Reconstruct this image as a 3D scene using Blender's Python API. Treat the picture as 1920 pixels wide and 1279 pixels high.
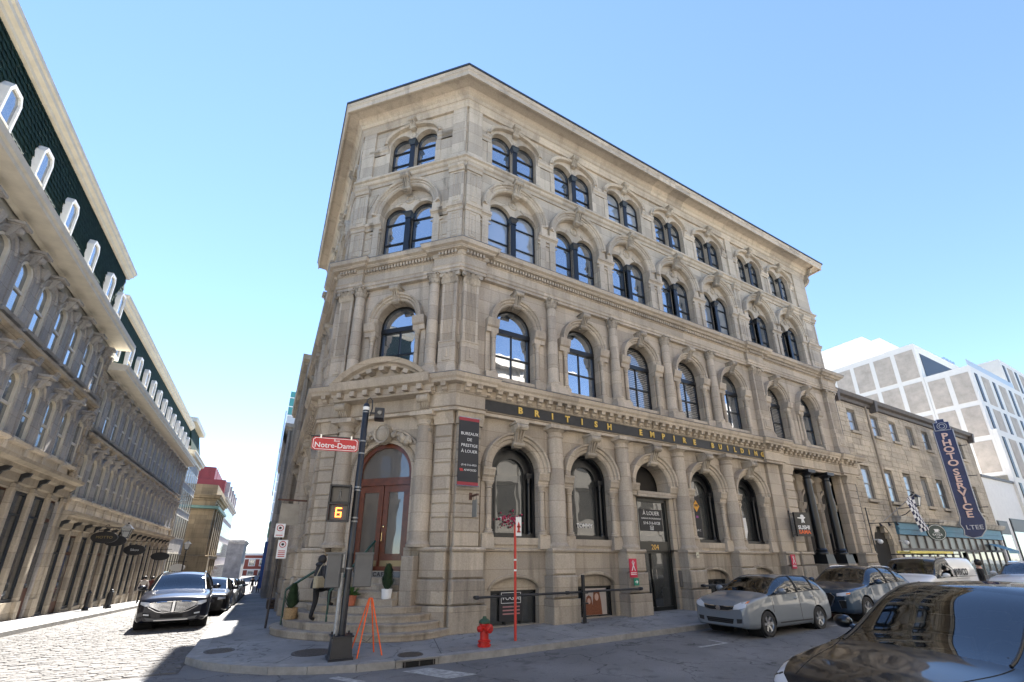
import bpy, math, random
import numpy as np
from mathutils import Vector, Matrix
from mathutils.bvhtree import BVHTree
R = math.radians
random.seed(7)
S = bpy.context.scene
C = S.collection
for o in list(bpy.data.objects): bpy.data.objects.remove(o)
# ---------------------------------------------------------------- camera
cam = bpy.data.cameras.new('camera'); cam_o = bpy.data.objects.new('camera', cam); C.objects.link(cam_o)
cam.sensor_width = 36.0; cam.lens = 15.24; cam.shift_y = 0.0768
cam.clip_start = 0.1; cam.clip_end = 3000
cam_o.location = (-4.8156, -12.6006, 1.95)
cam_o.rotation_euler = (R(90 + 17.885), 0, R(-28.768))
S.camera = cam_o
# ---------------------------------------------------------------- world, sun, exposure
SUN_AZ, SUN_EL = 8.0, 57.0          # azimuth measured from +Y towards +X
w = bpy.data.worlds.new('World'); S.world = w; w.use_nodes = True
nt = w.node_tree; bg = nt.nodes['Background']
sky = nt.nodes.new('ShaderNodeTexSky'); sky.sky_type = 'NISHITA'; sky.sun_disc = False
sky.sun_elevation = R(SUN_EL); sky.sun_rotation = R(SUN_AZ)
sky.air_density = 0.85; sky.dust_density = 0.0; sky.ozone_density = 3.0
nt.links.new(sky.outputs[0], bg.inputs[0]); bg.inputs[1].default_value = 0.070
sl = bpy.data.lights.new('sun', 'SUN'); sl.energy = 5.0; sl.angle = R(0.53); sl.color = (1.0, 0.96, 0.90)
so = bpy.data.objects.new('sun', sl); C.objects.link(so)
_sd = Vector((math.sin(R(SUN_AZ))*math.cos(R(SUN_EL)), math.cos(R(SUN_AZ))*math.cos(R(SUN_EL)), math.sin(R(SUN_EL))))
so.rotation_euler = _sd.to_track_quat('Z', 'Y').to_euler(); so.location = (0, 20, 60)
S.view_settings.view_transform = 'Standard'; S.view_settings.look = 'None'
S.view_settings.exposure = 2.42; S.view_settings.gamma = 1.0
S.view_settings.use_curve_mapping = False
S.render.engine = 'CYCLES'
S.cycles.max_bounces = 8; S.cycles.diffuse_bounces = 4; S.cycles.glossy_bounces = 4
S.cycles.transmission_bounces = 4; S.cycles.caustics_reflective = False; S.cycles.caustics_refractive = False

# ---------------------------------------------------------------- materials
MATS = {}
def nodes_mat(name):
    m = bpy.data.materials.new(name); m.use_nodes = True
    return m, m.node_tree, m.node_tree.nodes['Principled BSDF']
def N(nt, typ, **kw):
    n = nt.nodes.new(typ)
    for k, v in kw.items(): setattr(n, k, v)
    return n
def plain(name, col, rough=0.6, metal=0.0, var=0.0, scale=3.0, bump=0.0, bscale=40.0, coat=0.0, spec=0.5):
    """principled colour with world-space noise variation and fine relief"""
    if name in MATS: return MATS[name]
    m, nt, b = nodes_mat(name)
    b.inputs['Roughness'].default_value = rough; b.inputs['Metallic'].default_value = metal
    b.inputs['Coat Weight'].default_value = coat; b.inputs['Coat Roughness'].default_value = 0.02
    b.inputs['Specular IOR Level'].default_value = spec
    if var > 0 or bump > 0: g = N(nt, 'ShaderNodeNewGeometry')
    if var > 0:
        t = N(nt, 'ShaderNodeTexNoise'); t.inputs['Scale'].default_value = scale; t.inputs['Detail'].default_value = 6; t.inputs['Roughness'].default_value = 0.65
        nt.links.new(g.outputs['Position'], t.inputs['Vector'])
        r = N(nt, 'ShaderNodeValToRGB')
        r.color_ramp.elements[0].position = 0.3; r.color_ramp.elements[1].position = 0.7
        r.color_ramp.elements[0].color = tuple(c*(1-var) for c in col[:3])+(1,)
        r.color_ramp.elements[1].color = tuple(min(1, c*(1+var*0.6)) for c in col[:3])+(1,)
        nt.links.new(t.outputs['Fac'], r.inputs[0]); nt.links.new(r.outputs[0], b.inputs['Base Color'])
    else: b.inputs['Base Color'].default_value = tuple(col[:3])+(1,)
    if bump > 0:
        t2 = N(nt, 'ShaderNodeTexNoise'); t2.inputs['Scale'].default_value = bscale; t2.inputs['Detail'].default_value = 5
        nt.links.new(g.outputs['Position'], t2.inputs['Vector'])
        bp = N(nt, 'ShaderNodeBump'); bp.inputs['Strength'].default_value = bump; bp.inputs['Distance'].default_value = 0.02
        nt.links.new(t2.outputs['Fac'], bp.inputs['Height']); nt.links.new(bp.outputs[0], b.inputs['Normal'])
    MATS[name] = m; return m
def stone(name, col, dark, warm, grime=0.5, bump=0.35):
    """weathered limestone: broad tone patches, fine grain, vertical rain streaks and sooty blotches of their own shape"""
    m, nt, b = nodes_mat(name); L = nt.links.new
    b.inputs['Roughness'].default_value = 0.85; b.inputs['Specular IOR Level'].default_value = 0.25
    g = N(nt, 'ShaderNodeNewGeometry')
    def noise(sc, det=5, rough=0.6, stretch=None):
        t = N(nt, 'ShaderNodeTexNoise'); t.inputs['Scale'].default_value = sc; t.inputs['Detail'].default_value = det; t.inputs['Roughness'].default_value = rough
        if stretch:
            mp = N(nt, 'ShaderNodeMapping'); mp.inputs['Scale'].default_value = stretch
            L(g.outputs['Position'], mp.inputs['Vector']); L(mp.outputs[0], t.inputs['Vector'])
        else: L(g.outputs['Position'], t.inputs['Vector'])
        return t
    def ramp(src, p0, p1, c0, c1):
        r = N(nt, 'ShaderNodeValToRGB'); r.color_ramp.elements[0].position = p0; r.color_ramp.elements[1].position = p1
        r.color_ramp.elements[0].color = tuple(c0)+(1,); r.color_ramp.elements[1].color = tuple(c1)+(1,)
        L(src, r.inputs[0]); return r
    def mix(fac, a, bb, mode='MIX'):
        x = N(nt, 'ShaderNodeMix', data_type='RGBA', blend_type=mode)
        if isinstance(fac, float): x.inputs[0].default_value = fac
        else: L(fac, x.inputs[0])
        L(a, x.inputs[6]); L(bb, x.inputs[7]); return x.outputs[2]
    base = ramp(noise(0.7, 6).outputs['Fac'], 0.35, 0.68, col, warm)
    grain = ramp(noise(22, 4, 0.7).outputs['Fac'], 0.3, 0.75, (0.80, 0.80, 0.80), (1.12, 1.12, 1.12))
    x = mix(1.0, base.outputs[0], grain.outputs[0], 'MULTIPLY')
    sn = N(nt, 'ShaderNodeVectorMath', operation='SNAP'); sn.inputs[1].default_value = (1.15, 1.15, .55); L(g.outputs['Position'], sn.inputs[0])
    wn = N(nt, 'ShaderNodeTexWhiteNoise'); L(sn.outputs[0], wn.inputs['Vector'])
    blk = ramp(wn.outputs['Value'], 0.0, 1.0, (0.78, 0.775, 0.775), (1.10, 1.085, 1.06)); x = mix(1.0, x, blk.outputs[0], 'MULTIPLY')
    sp_ = N(nt, 'ShaderNodeSeparateXYZ'); L(g.outputs['Position'], sp_.inputs[0]); fz = N(nt, 'ShaderNodeMath', operation='MULTIPLY'); fz.inputs[1].default_value = 1/.55; L(sp_.outputs['Z'], fz.inputs[0]); fq = N(nt, 'ShaderNodeMath', operation='FRACT'); L(fz.outputs[0], fq.inputs[0])
    jn = ramp(fq.outputs[0], .018, .034, (.62, .60, .58), (1, 1, 1)); x = mix(1.0, x, jn.outputs[0], 'MULTIPLY')
    streak = ramp(noise(1.0, 5, 0.6, (3.0, 3.0, 0.28)).outputs['Fac'], 0.50, 0.72, (0, 0, 0), (grime, grime, grime))
    dk = N(nt, 'ShaderNodeRGB'); dk.outputs[0].default_value = tuple(dark)+(1,)
    x = mix(streak.outputs[0], x, dk.outputs[0])
    blot = ramp(noise(2.6, 8, 0.75).outputs['Fac'], 0.62, 0.72, (0, 0, 0), (grime*0.9,)*3)
    x = mix(blot.outputs[0], x, dk.outputs[0])
    L(x, b.inputs['Base Color'])
    t2 = noise(55, 6, 0.7); t3 = noise(6, 4)
    ad = N(nt, 'ShaderNodeMath', operation='ADD'); L(t2.outputs['Fac'], ad.inputs[0]); L(t3.outputs['Fac'], ad.inputs[1])
    bp = N(nt, 'ShaderNodeBump'); bp.inputs['Strength'].default_value = bump; bp.inputs['Distance'].default_value = 0.015
    L(ad.outputs[0], bp.inputs['Height']); L(bp.outputs[0], b.inputs['Normal'])
    MATS[name] = m; return m
def glass(name, tint=(0.10, 0.12, 0.14), refl=0.60, wav=0.008):
    """window pane seen from outside: dark room behind, sky and street mirrored in slightly wavy glass"""
    m, nt, b = nodes_mat(name); L = nt.links.new
    b.inputs['Base Color'].default_value = tuple(tint)+(1,); b.inputs['Roughness'].default_value = 0.25
    gl = N(nt, 'ShaderNodeBsdfGlossy'); gl.inputs['Roughness'].default_value = 0.015; gl.inputs['Color'].default_value = (0.93, 0.96, 1, 1)
    g = N(nt, 'ShaderNodeNewGeometry'); t = N(nt, 'ShaderNodeTexNoise'); t.inputs['Scale'].default_value = 1.6; t.inputs['Detail'].default_value = 1
    L(g.outputs['Position'], t.inputs['Vector'])
    bp = N(nt, 'ShaderNodeBump'); bp.inputs['Strength'].default_value = 0.5; bp.inputs['Distance'].default_value = wav
    L(t.outputs['Fac'], bp.inputs['Height']); L(bp.outputs[0], gl.inputs['Normal'])
    fr = N(nt, 'ShaderNodeFresnel'); fr.inputs['IOR'].default_value = 1.5
    mr = N(nt, 'ShaderNodeMapRange'); mr.inputs[1].default_value = 0.04; mr.inputs[2].default_value = 1.0; mr.inputs[3].default_value = refl; mr.inputs[4].default_value = 1.0
    L(fr.outputs[0], mr.inputs[0])
    ms = N(nt, 'ShaderNodeMixShader'); L(mr.outputs[0], ms.inputs[0]); L(b.outputs[0], ms.inputs[1]); L(gl.outputs[0], ms.inputs[2])
    L(ms.outputs[0], nt.nodes['Material Output'].inputs[0])
    MATS[name] = m; return m
def emit(name, col, s):
    m, nt, b = nodes_mat(name)
    b.inputs['Base Color'].default_value = tuple(col)+(1,); b.inputs['Emission Color'].default_value = tuple(col)+(1,); b.inputs['Emission Strength'].default_value = s
    MATS[name] = m; return m

# ---------------------------------------------------------------- mesh collector
class MB:
    def __init__(s): s.v = []; s.f = []
    def add(s, vs, fs):
        k = len(s.v); s.v += [tuple(p) for p in vs]; s.f += [tuple(i+k for i in f) for f in fs]; return s
    def box(s, x0, x1, y0, y1, z0, z1):
        return s.add([(x0,y0,z0),(x1,y0,z0),(x1,y1,z0),(x0,y1,z0),(x0,y0,z1),(x1,y0,z1),(x1,y1,z1),(x0,y1,z1)],
                     [(0,3,2,1),(4,5,6,7),(0,1,5,4),(1,2,6,5),(2,3,7,6),(3,0,4,7)])
    def cbox(s, x0, x1, y0, y1, z0, z1, c=0.02):
        """box whose outward (-y) face is chamfered on all four sides"""
        return s.add([(x0,y0+c,z0),(x1,y0+c,z0),(x1,y1,z0),(x0,y1,z0),(x0,y0+c,z1),(x1,y0+c,z1),(x1,y1,z1),(x0,y1,z1),
                      (x0+c,y0,z0+c),(x1-c,y0,z0+c),(x1-c,y0,z1-c),(x0+c,y0,z1-c)],
                     [(0,3,2,1),(4,5,6,7),(1,2,6,5),(2,3,7,6),(3,0,4,7),(8,9,10,11),(0,1,9,8),(1,5,10,9),(5,4,11,10),(4,0,8,11)])
    def frustum(s, x0, x1, y0, y1, z0, z1, e, inset_back=False):
        """box whose bottom is wider by e on x and outward y"""
        return s.add([(x0-e,y0-e,z0),(x1+e,y0-e,z0),(x1+e,y1,z0),(x0-e,y1,z0),(x0,y0,z1),(x1,y0,z1),(x1,y1,z1),(x0,y1,z1)],
                     [(0,3,2,1),(4,5,6,7),(0,1,5,4),(1,2,6,5),(2,3,7,6),(3,0,4,7)])
    def prism(s, poly, y0, y1):
        """polygon in x,z (counter-clockwise seen from -y) extruded from y0 (front) to y1"""
        n = len(poly)
        vs = [(p[0], y0, p[1]) for p in poly]+[(p[0], y1, p[1]) for p in poly]
        return s.add(vs, [tuple(range(n)), tuple(range(2*n-1, n-1, -1))]+[((i+1) % n, i, n+i, n+(i+1) % n) for i in range(n)])
    def zprism(s, poly, z0, z1):
        n = len(poly)
        vs = [(p[0], p[1], z0) for p in poly]+[(p[0], p[1], z1) for p in poly]
        return s.add(vs, [tuple(range(n-1, -1, -1)), tuple(range(n, 2*n))]+[(i, (i+1) % n, n+(i+1) % n, n+i) for i in range(n)])
    def face(s, poly, y):
        return s.add([(p[0], y, p[1]) for p in poly], [tuple(range(len(poly)))])
    def lathe(s, prof, cx=0, cy=0, n=16, a0=0.0, a1=2*math.pi, cap=True):
        full = abs(a1-a0-2*math.pi) < 1e-6; m = n if full else n+1
        vs = []
        for r, z in prof:
            for i in range(m):
                a = a0+(a1-a0)*i/n
                vs.append((cx+r*math.cos(a), cy+r*math.sin(a), z))
        fs = []
        for k in range(len(prof)-1):
            for i in range(n):
                j = (i+1) % m if full else i+1
                fs.append((k*m+i, k*m+j, (k+1)*m+j, (k+1)*m+i))
        if full and cap:
            if prof[0][0] > 1e-5: fs.append(tuple(range(m-1, -1, -1)))
            if prof[-1][0] > 1e-5: fs.append(tuple((len(prof)-1)*m+i for i in range(m)))
        return s.add(vs, fs)
    def arc(s, prof, cx, cz, rx, rz, a0, a1, n=20):
        """closed profile of (radial offset, y) swept round an elliptic arc in the xz plane"""
        p = len(prof); vs = []
        for i in range(n+1):
            a = R(a0+(a1-a0)*i/n)
            for dr, y in prof: vs.append((cx+(rx+dr)*math.cos(a), y, cz+(rz+dr)*math.sin(a)))
        fs = []
        for i in range(n):
            for k in range(p):
                fs.append((i*p+k, i*p+(k+1) % p, (i+1)*p+(k+1) % p, (i+1)*p+k))
        fs += [tuple(range(p-1, -1, -1)), tuple(n*p+k for k in range(p))]
        return s.add(vs, fs)
    def exx(s, prof, x0, x1):
        """closed profile of (y, z) extruded along x"""
        p = len(prof); vs = [(x0, y, z) for y, z in prof]+[(x1, y, z) for y, z in prof]
        return s.add(vs, [tuple(range(p)), tuple(range(2*p-1, p-1, -1))]+[((k+1) % p, k, p+k, p+(k+1) % p) for k in range(p)])
    def path(s, prof, pts, close_ends=True):
        """closed profile of (outward, z) mitred along a plan polyline; outward is to the right of travel"""
        n = len(pts); p = len(prof); vs = []
        for i in range(n):
            d0 = Vector(pts[i])-Vector(pts[i-1]) if i > 0 else Vector(pts[1])-Vector(pts[0])
            d1 = Vector(pts[i+1])-Vector(pts[i]) if i < n-1 else d0
            d0.normalize(); d1.normalize()
            n0 = Vector((d0.y, -d0.x)); n1 = Vector((d1.y, -d1.x))
            b = n0+n1; b = b/max(b.dot(n0), 0.15) if b.length > 1e-6 else n0
            for o, z in prof: vs.append((pts[i][0]+b.x*o, pts[i][1]+b.y*o, z))
        fs = []
        for i in range(n-1):
            for k in range(p):
                fs.append((i*p+k, (i+1)*p+k, (i+1)*p+(k+1) % p, i*p+(k+1) % p))
        if close_ends: fs += [tuple(range(p)), tuple((n-1)*p+k for k in range(p-1, -1, -1))]
        return s.add(vs, fs)
    def tube(s, pts, r, n=8, cap=True):
        pts = [Vector(p) for p in pts]; rs = r if isinstance(r, (list, tuple)) else [r]*len(pts); vs = []
        up0 = None
        for i, p in enumerate(pts):
            d = (pts[min(i+1, len(pts)-1)]-pts[max(i-1, 0)]).normalized()
            ref = Vector((0, 0, 1)) if abs(d.z) < 0.95 else Vector((0, 1, 0))
            if up0 is not None and (up0-d*up0.dot(d)).length > 0.2: ref = up0
            a = d.cross(ref).normalized(); b = a.cross(d).normalized(); up0 = b
            for k in range(n):
                t = 2*math.pi*k/n; q = p+a*(rs[i]*math.cos(t))+b*(rs[i]*math.sin(t)); vs.append(tuple(q))
        fs = [(i*n+k, i*n+(k+1) % n, (i+1)*n+(k+1) % n, (i+1)*n+k) for i in range(len(pts)-1) for k in range(n)]
        if cap: fs += [tuple(range(n-1, -1, -1)), tuple((len(pts)-1)*n+k for k in range(n))]
        return s.add(vs, fs)
    def ball(s, c, r, nu=10, nv=6, sc=(1, 1, 1)):
        pr = [(max(1e-6, r*math.sin(math.pi*i/nv)), -r*math.cos(math.pi*i/nv)) for i in range(nv+1)]
        k = len(s.v); s.lathe(pr, 0, 0, nu)
        for i in range(k, len(s.v)):
            x, y, z = s.v[i]; s.v[i] = (c[0]+x*sc[0], c[1]+y*sc[1], c[2]+z*sc[2])
        return s
    def xf(s, M, k0=0):
        for i in range(k0, len(s.v)): s.v[i] = tuple(M @ Vector(s.v[i]))
        return s
    def merge(s, o): return s.add(o.v, o.f)
    def mesh(s, name, mat, smooth=True, ang=32, fix=True):
        me = bpy.data.meshes.new(name); me.from_pydata(s.v, [], s.f)
        if fix:
            import bmesh
            b = bmesh.new(); b.from_mesh(me); bmesh.ops.recalc_face_normals(b, faces=b.faces); b.to_mesh(me); b.free()
        for mm in (mat if isinstance(mat, (list, tuple)) else [mat]): me.materials.append(mm)
        if smooth:
            me.shade_smooth(); me.set_sharp_from_angle(angle=R(ang))
        me.update(); return me
    def build(s, name, mat, parent=None, loc=(0, 0, 0), rz=0.0, smooth=True, ang=32, fix=True):
        return put(name, s.mesh(name, mat, smooth, ang, fix), parent, loc, rz)
def put(name, me, parent=None, loc=(0, 0, 0), rz=0.0):
    o = bpy.data.objects.new(name, me); C.objects.link(o)
    o.location = loc; o.rotation_euler = (0, 0, rz); o.parent = parent
    return o
def tag(o, label=None, cat=None, group=None, kind=None):
    for k, v in (('label', label), ('category', cat), ('group', group), ('kind', kind)):
        if v: o[k] = v
    return o
def thing(name, label, cat, loc=(0, 0, 0), rz=0.0, group=None):
    return tag(put(name, None, None, loc, rz), label, cat, group)
def copy_tree(o, parent=None):
    c = o.copy(); C.objects.link(c); c.parent = parent
    for ch in list(o.children): copy_tree(ch, c)
    return c
def text_mesh(txt, size, mat, depth=0.004, align='CENTER', spacing=1.0, name='lettering', sx=1.0, bold=0.0):
    """text in the local xz plane, facing -y, centred on its own middle"""
    cu = bpy.data.curves.new(name, 'FONT'); cu.body = txt; cu.size = size; cu.align_x = align; cu.align_y = 'CENTER'
    cu.extrude = depth; cu.space_character = spacing; cu.offset = bold; cu.resolution_u = 3
    o = bpy.data.objects.new('t', cu); C.objects.link(o)
    dg = bpy.context.evaluated_depsgraph_get(); me = bpy.data.meshes.new_from_object(o.evaluated_get(dg))
    bpy.data.objects.remove(o); bpy.data.curves.remove(cu)
    me.transform(Matrix.Diagonal((sx, 1, 1, 1))); me.transform(Matrix.Rotation(R(90), 4, 'X'))
    me.materials.clear(); me.materials.append(mat); me.name = name
    return me
def zg(x, y):
    """pavement height: the cross street climbs to the right, the cobbled side street falls away"""
    z = 0.015*max(x, 0.0) if x > 0 else 0.0
    if x < -2 and y > 6: z -= 0.04*(y-6)
    return z

def blind_glass(name, c0, c1, refl):
    m = glass(name, c0, refl); nt = m.node_tree; L = nt.links.new; b = nt.nodes['Principled BSDF']
    g = N(nt, 'ShaderNodeNewGeometry'); sp = N(nt, 'ShaderNodeSeparateXYZ'); L(g.outputs['Position'], sp.inputs[0]); mu = N(nt, 'ShaderNodeMath', operation='MULTIPLY'); mu.inputs[1].default_value = 11.0; L(sp.outputs['Z'], mu.inputs[0]); fr = N(nt, 'ShaderNodeMath', operation='FRACT'); L(mu.outputs[0], fr.inputs[0])
    r = N(nt, 'ShaderNodeValToRGB'); r.color_ramp.elements[0].position = .25; r.color_ramp.elements[1].position = .6; r.color_ramp.elements[0].color = tuple(c0)+(1,); r.color_ramp.elements[1].color = tuple(c1)+(1,); L(fr.outputs[0], r.inputs[0]); L(r.outputs[0], b.inputs['Base Color']); return m
# ---------------------------------------------------------------- palette
LIME = stone('limestone_beige', (0.47, 0.408, 0.33), (0.14, 0.12, 0.10), (0.53, 0.46, 0.375), 0.38)
LIME2 = stone('limestone_weathered', (0.41, 0.355, 0.29), (0.10, 0.087, 0.074), (0.48, 0.42, 0.34), 0.62, 0.6)
LIMEC = stone('limestone_carved', (0.42, 0.37, 0.30), (0.10, 0.088, 0.075), (0.49, 0.43, 0.35), 0.75, 0.5)
GREYST = stone('greystone', (0.45, 0.43, 0.405), (0.17, 0.16, 0.15), (0.52, 0.49, 0.45), 0.5, 0.5)
BUFF = stone('buff_ashlar', (0.49, 0.425, 0.335), (0.18, 0.15, 0.115), (0.56, 0.485, 0.38), 0.4, 0.6)
BLACK = plain('black_paint', (0.012, 0.013, 0.015), 0.32, var=0.25, scale=8)
BLACKM = plain('black_iron', (0.016, 0.017, 0.02), 0.45, bump=0.2, bscale=60)
GLASS = glass('window_glass')
GLASSD = glass('shop_glass', (0.03, 0.033, 0.034), 0.06)
DOORG = glass('door_glass', (.10, .085, .07), .10, .004)
GBLIND = blind_glass('blind_glass', (.05, .05, .05), (.26, .25, .23), .22)
GROLL = glass('roller_blind_glass', (.34, .37, .40), .42)
CREAM = plain('cream_paint', (0.72, 0.665, 0.55), 0.55, var=0.12, scale=2.5)
WHITEP = plain('white_paint', (0.78, 0.78, 0.77), 0.45, var=0.06, scale=5)
GOLD = plain('gold_leaf', (0.62, 0.42, 0.10), 0.45, metal=0.4)
SLATE = plain('green_slate', (0.016, 0.040, 0.029), 0.85, spec=.15, var=0.45, scale=5, bump=0.3, bscale=25)
WOODR = plain('red_brown_wood', (0.13, 0.036, 0.015), 0.35, var=0.4, scale=6, bump=0.15, bscale=50, coat=0.2)
ROOFM = plain('dark_roof_metal', (0.03, 0.04, 0.055), 0.45)
# ================================================================ GROUND
_zg0 = zg
def zg(x, y):
    z = 0.015*min(max(x, 0.0), 120)
    if x < -2: z -= 0.04*min(max(y-6, 0), 64)
    return z
def zr(x, y): return zg(x, y)-0.13
def pave(name, col, crack, stain, rough=.85, slab=None):
    """worn paving: broad patches, fine aggregate, hairline cracks and dark spots"""
    m, nt, b = nodes_mat(name); L = nt.links.new; b.inputs['Roughness'].default_value = rough; b.inputs['Specular IOR Level'].default_value = .3
    g = N(nt, 'ShaderNodeNewGeometry')
    def noise(sc, det=5, dist=0):
        t = N(nt, 'ShaderNodeTexNoise'); t.inputs['Scale'].default_value = sc; t.inputs['Detail'].default_value = det; t.inputs['Distortion'].default_value = dist; L(g.outputs['Position'], t.inputs['Vector']); return t.outputs['Fac']
    def ramp(src, p0, p1, a, c_):
        r = N(nt, 'ShaderNodeValToRGB'); r.color_ramp.elements[0].position = p0; r.color_ramp.elements[1].position = p1
        r.color_ramp.elements[0].color = (a, a, a, 1) if isinstance(a, float) else tuple(a)+(1,); r.color_ramp.elements[1].color = (c_, c_, c_, 1) if isinstance(c_, float) else tuple(c_)+(1,); L(src, r.inputs[0]); return r.outputs[0]
    def mul(a, c_):
        x = N(nt, 'ShaderNodeMix', data_type='RGBA', blend_type='MULTIPLY'); x.inputs[0].default_value = 1.0; L(a, x.inputs[6]); L(c_, x.inputs[7]); return x.outputs[2]
    x = ramp(noise(.45, 6), .35, .65, tuple(c_*.78 for c_ in col), tuple(min(1, c_*1.18) for c_ in col))
    x = mul(x, ramp(noise(70, 3), .3, .7, .78, 1.15)); x = mul(x, ramp(noise(3.2, 6, .6), .55, .70, 1.0, 1-stain)); x = mul(x, ramp(noise(9, 4), .66, .72, 1.0, 1-stain*.8))
    ad = N(nt, 'ShaderNodeVectorMath', operation='ADD'); nz = N(nt, 'ShaderNodeTexNoise'); nz.inputs['Scale'].default_value = 1.6; nz.inputs['Detail'].default_value = 4; L(g.outputs['Position'], nz.inputs['Vector'])
    L(g.outputs['Position'], ad.inputs[0]); L(nz.outputs['Color'], ad.inputs[1])
    v = N(nt, 'ShaderNodeTexVoronoi', feature='DISTANCE_TO_EDGE'); v.inputs['Scale'].default_value = .42; L(ad.outputs[0], v.inputs['Vector'])
    x = mul(x, ramp(v.outputs['Distance'], .002, .008, 1-crack, 1.0)); L(x, b.inputs['Base Color'])
    bp = N(nt, 'ShaderNodeBump'); bp.inputs['Strength'].default_value = .45; bp.inputs['Distance'].default_value = .012; L(noise(110, 4), bp.inputs['Height']); L(bp.outputs[0], b.inputs['Normal'])
    MATS[name] = m; return m
ASPH = pave('asphalt', (.175, .172, .172), .6, .34)
CONC = pave('pavement_concrete', (.26, .255, .25), .5, .32)
KERB = plain('kerb_granite', (0.27, 0.262, 0.25), 0.8, var=0.3, scale=4, bump=0.5, bscale=50)
COBM = plain('cobble_joint', (0.085, 0.075, 0.066), 0.9, var=0.3, scale=6, bump=0.4, bscale=80)
COBS = plain('cobble_stone', (0.11, 0.104, 0.098), 0.8, var=0.30, scale=5.5, bump=0.5, bscale=60)
LINE = plain('road_paint', (0.36, 0.36, 0.35), 0.75, var=0.55, scale=9)
def sheet(name, xs, ys, zf, mat, dz=0.0):
    b = MB(); vs = [(x, y, zf(x, y)+dz) for y in ys for x in xs]; n = len(xs)
    return tag(b.add(vs, [(j*n+i, j*n+i+1, (j+1)*n+i+1, (j+1)*n+i) for j in range(len(ys)-1) for i in range(n-1)]).build(name, mat, smooth=False, fix=False), kind='structure')
sheet('ground', [-900, -60, -13, -10.9, -5.9, -3.5, -2.001, -2, 0, 20, 60, 120, 900], [-900, -60, -15, -3, 0, 6, 20, 40, 70, 900], zr, ASPH)
cob = sheet('cobbled_street', [-10.9, -8.4, -5.9], [-1.3, 0, 6, 12, 20, 30, 40, 55, 70], zr, COBM, 0.004)
# paving stones of the side street: nearest ones one by one, the rest as one mass
unit = MB().add([(-.5,-.5,0),(.5,-.5,0),(.5,.5,0),(-.5,.5,0),(-.44,-.40,1),(.44,-.40,1),(.44,.40,1),(-.44,.40,1)],
                [(4,5,6,7),(0,1,5,4),(1,2,6,5),(2,3,7,6),(3,0,4,7)]).mesh('paving_stone', COBS, smooth=False)
rest = MB(); cnt = 0; y = -1.25
rr = random.Random(3)
while y < 26:
    dy = rr.uniform(.115, .145) if y < 14 else rr.uniform(.16, .2); x = -10.9+rr.uniform(0, .1)
    while x < -6.0:
        dx = rr.uniform(.19, .31) if y < 14 else rr.uniform(.28, .42)
        h = rr.uniform(.006, .017); g = .016
        x1 = min(x+dx, -5.92)
        if x1-x > .08:
            cx, cy = (x+x1)/2, y+dy/2; z0 = zr(cx, cy)+.003
            if cnt < 300 and cx > -10.3 and y > -0.9 and y < 3.0 and (abs(cx+7.6) < 2.4):
                o = put('paving_stone', unit, cob, (cx, cy, z0)); o.scale = (x1-x-g, dy-g, h); o.rotation_euler = (rr.uniform(-.05, .05), rr.uniform(-.04, .04), rr.uniform(-.03, .03)); cnt += 1
            else:
                a, b2 = (x1-x-g)/2, (dy-g)/2; t = rr.uniform(-.006, .006)
                rest.add([(cx-a,cy-b2,z0),(cx+a,cy-b2,z0),(cx+a,cy+b2,z0),(cx-a,cy+b2,z0),(cx-a*.88,cy-b2*.8,z0+h+t),(cx+a*.88,cy-b2*.8,z0+h-t),(cx+a*.88,cy+b2*.8,z0+h),(cx-a*.88,cy+b2*.8,z0+h)],
                         [(4,5,6,7),(0,1,5,4),(1,2,6,5),(2,3,7,6),(3,0,4,7)])
        x = x1
    y += dy
tag(rest.build('paving_stones', COBS, cob, smooth=False, fix=False), kind='stuff')
# pavements with kerbs
def pavement(name, pairs, kw=0.28):
    """pairs of (kerb point, building-side point); concrete slab plus separate kerb stones"""
    b = MB(); top = []
    for (kx, ky), (bx, by) in pairs:
        d = Vector((bx-kx, by-ky)).normalized()*kw
        top.append(((kx+d.x, ky+d.y), (bx, by), (kx, ky)))
    vs = []
    for k, bb, o in top: vs += [(k[0], k[1], zg(*k)), (bb[0], bb[1], zg(*k))]
    b.add(vs, [(2*i, 2*i+1, 2*i+3, 2*i+2) for i in range(len(top)-1)])
    p = tag(b.build(name, CONC, smooth=False, fix=False), kind='structure')
    for i in range(len(top)-1):
        (k0, _, o0), (k1, _, o1) = top[i], top[i+1]
        q = [o0, o1, k1, k0]; q = [Vector((a, c)) for a, c in q]; m = sum(q, Vector((0, 0)))/4
        q = [m+(v-m)*(1-.006/max(.05, (v-m).length)) for v in q]
        zt = [zg(*o0), zg(*o1), zg(*k1), zg(*k0)]
        bb = MB(); bb.add([(v.x, v.y, zt[j]-.25) for j, v in enumerate(q)]+[(v.x, v.y, zt[j]+.008) for j, v in enumerate(q)],
                          [(4,5,6,7),(0,1,5,4),(1,2,6,5),(2,3,7,6),(3,0,4,7)])
        bb.build('kerb_stone', KERB, p, smooth=False)
    return p
prs = [((-5.9, yy), (-3.0, yy)) for yy in (70, 55, 42, 32, 25, 20, 16, 13, 10.5, 8.5, 6.8, 5.2, 3.6, 2.0, 0.8)]
prs += [((-5.92, -.35), (-3.0, .5)), ((-5.55, -1.09), (-2.8, .2)), ((-5.04, -1.7), (-2.6, .1)), ((-4.41, -2.23), (-2.3, 0)), ((-3.75, -2.58), (-2.0, 0)), ((-2.9, -2.84), (-1.5, 0)), ((-2.15, -2.9), (-1.0, .2)), ((-1.25, -2.92), (-.5, .4))]
prs += [((xx, -2.92), (xx+.0, .6)) for xx in (.6, 2.4, 4.2, 6, 8, 10, 12.5, 15, 18, 22, 27, 33, 45, 60, 90, 120)]
walk = pavement('corner_pavement', prs)
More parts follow.
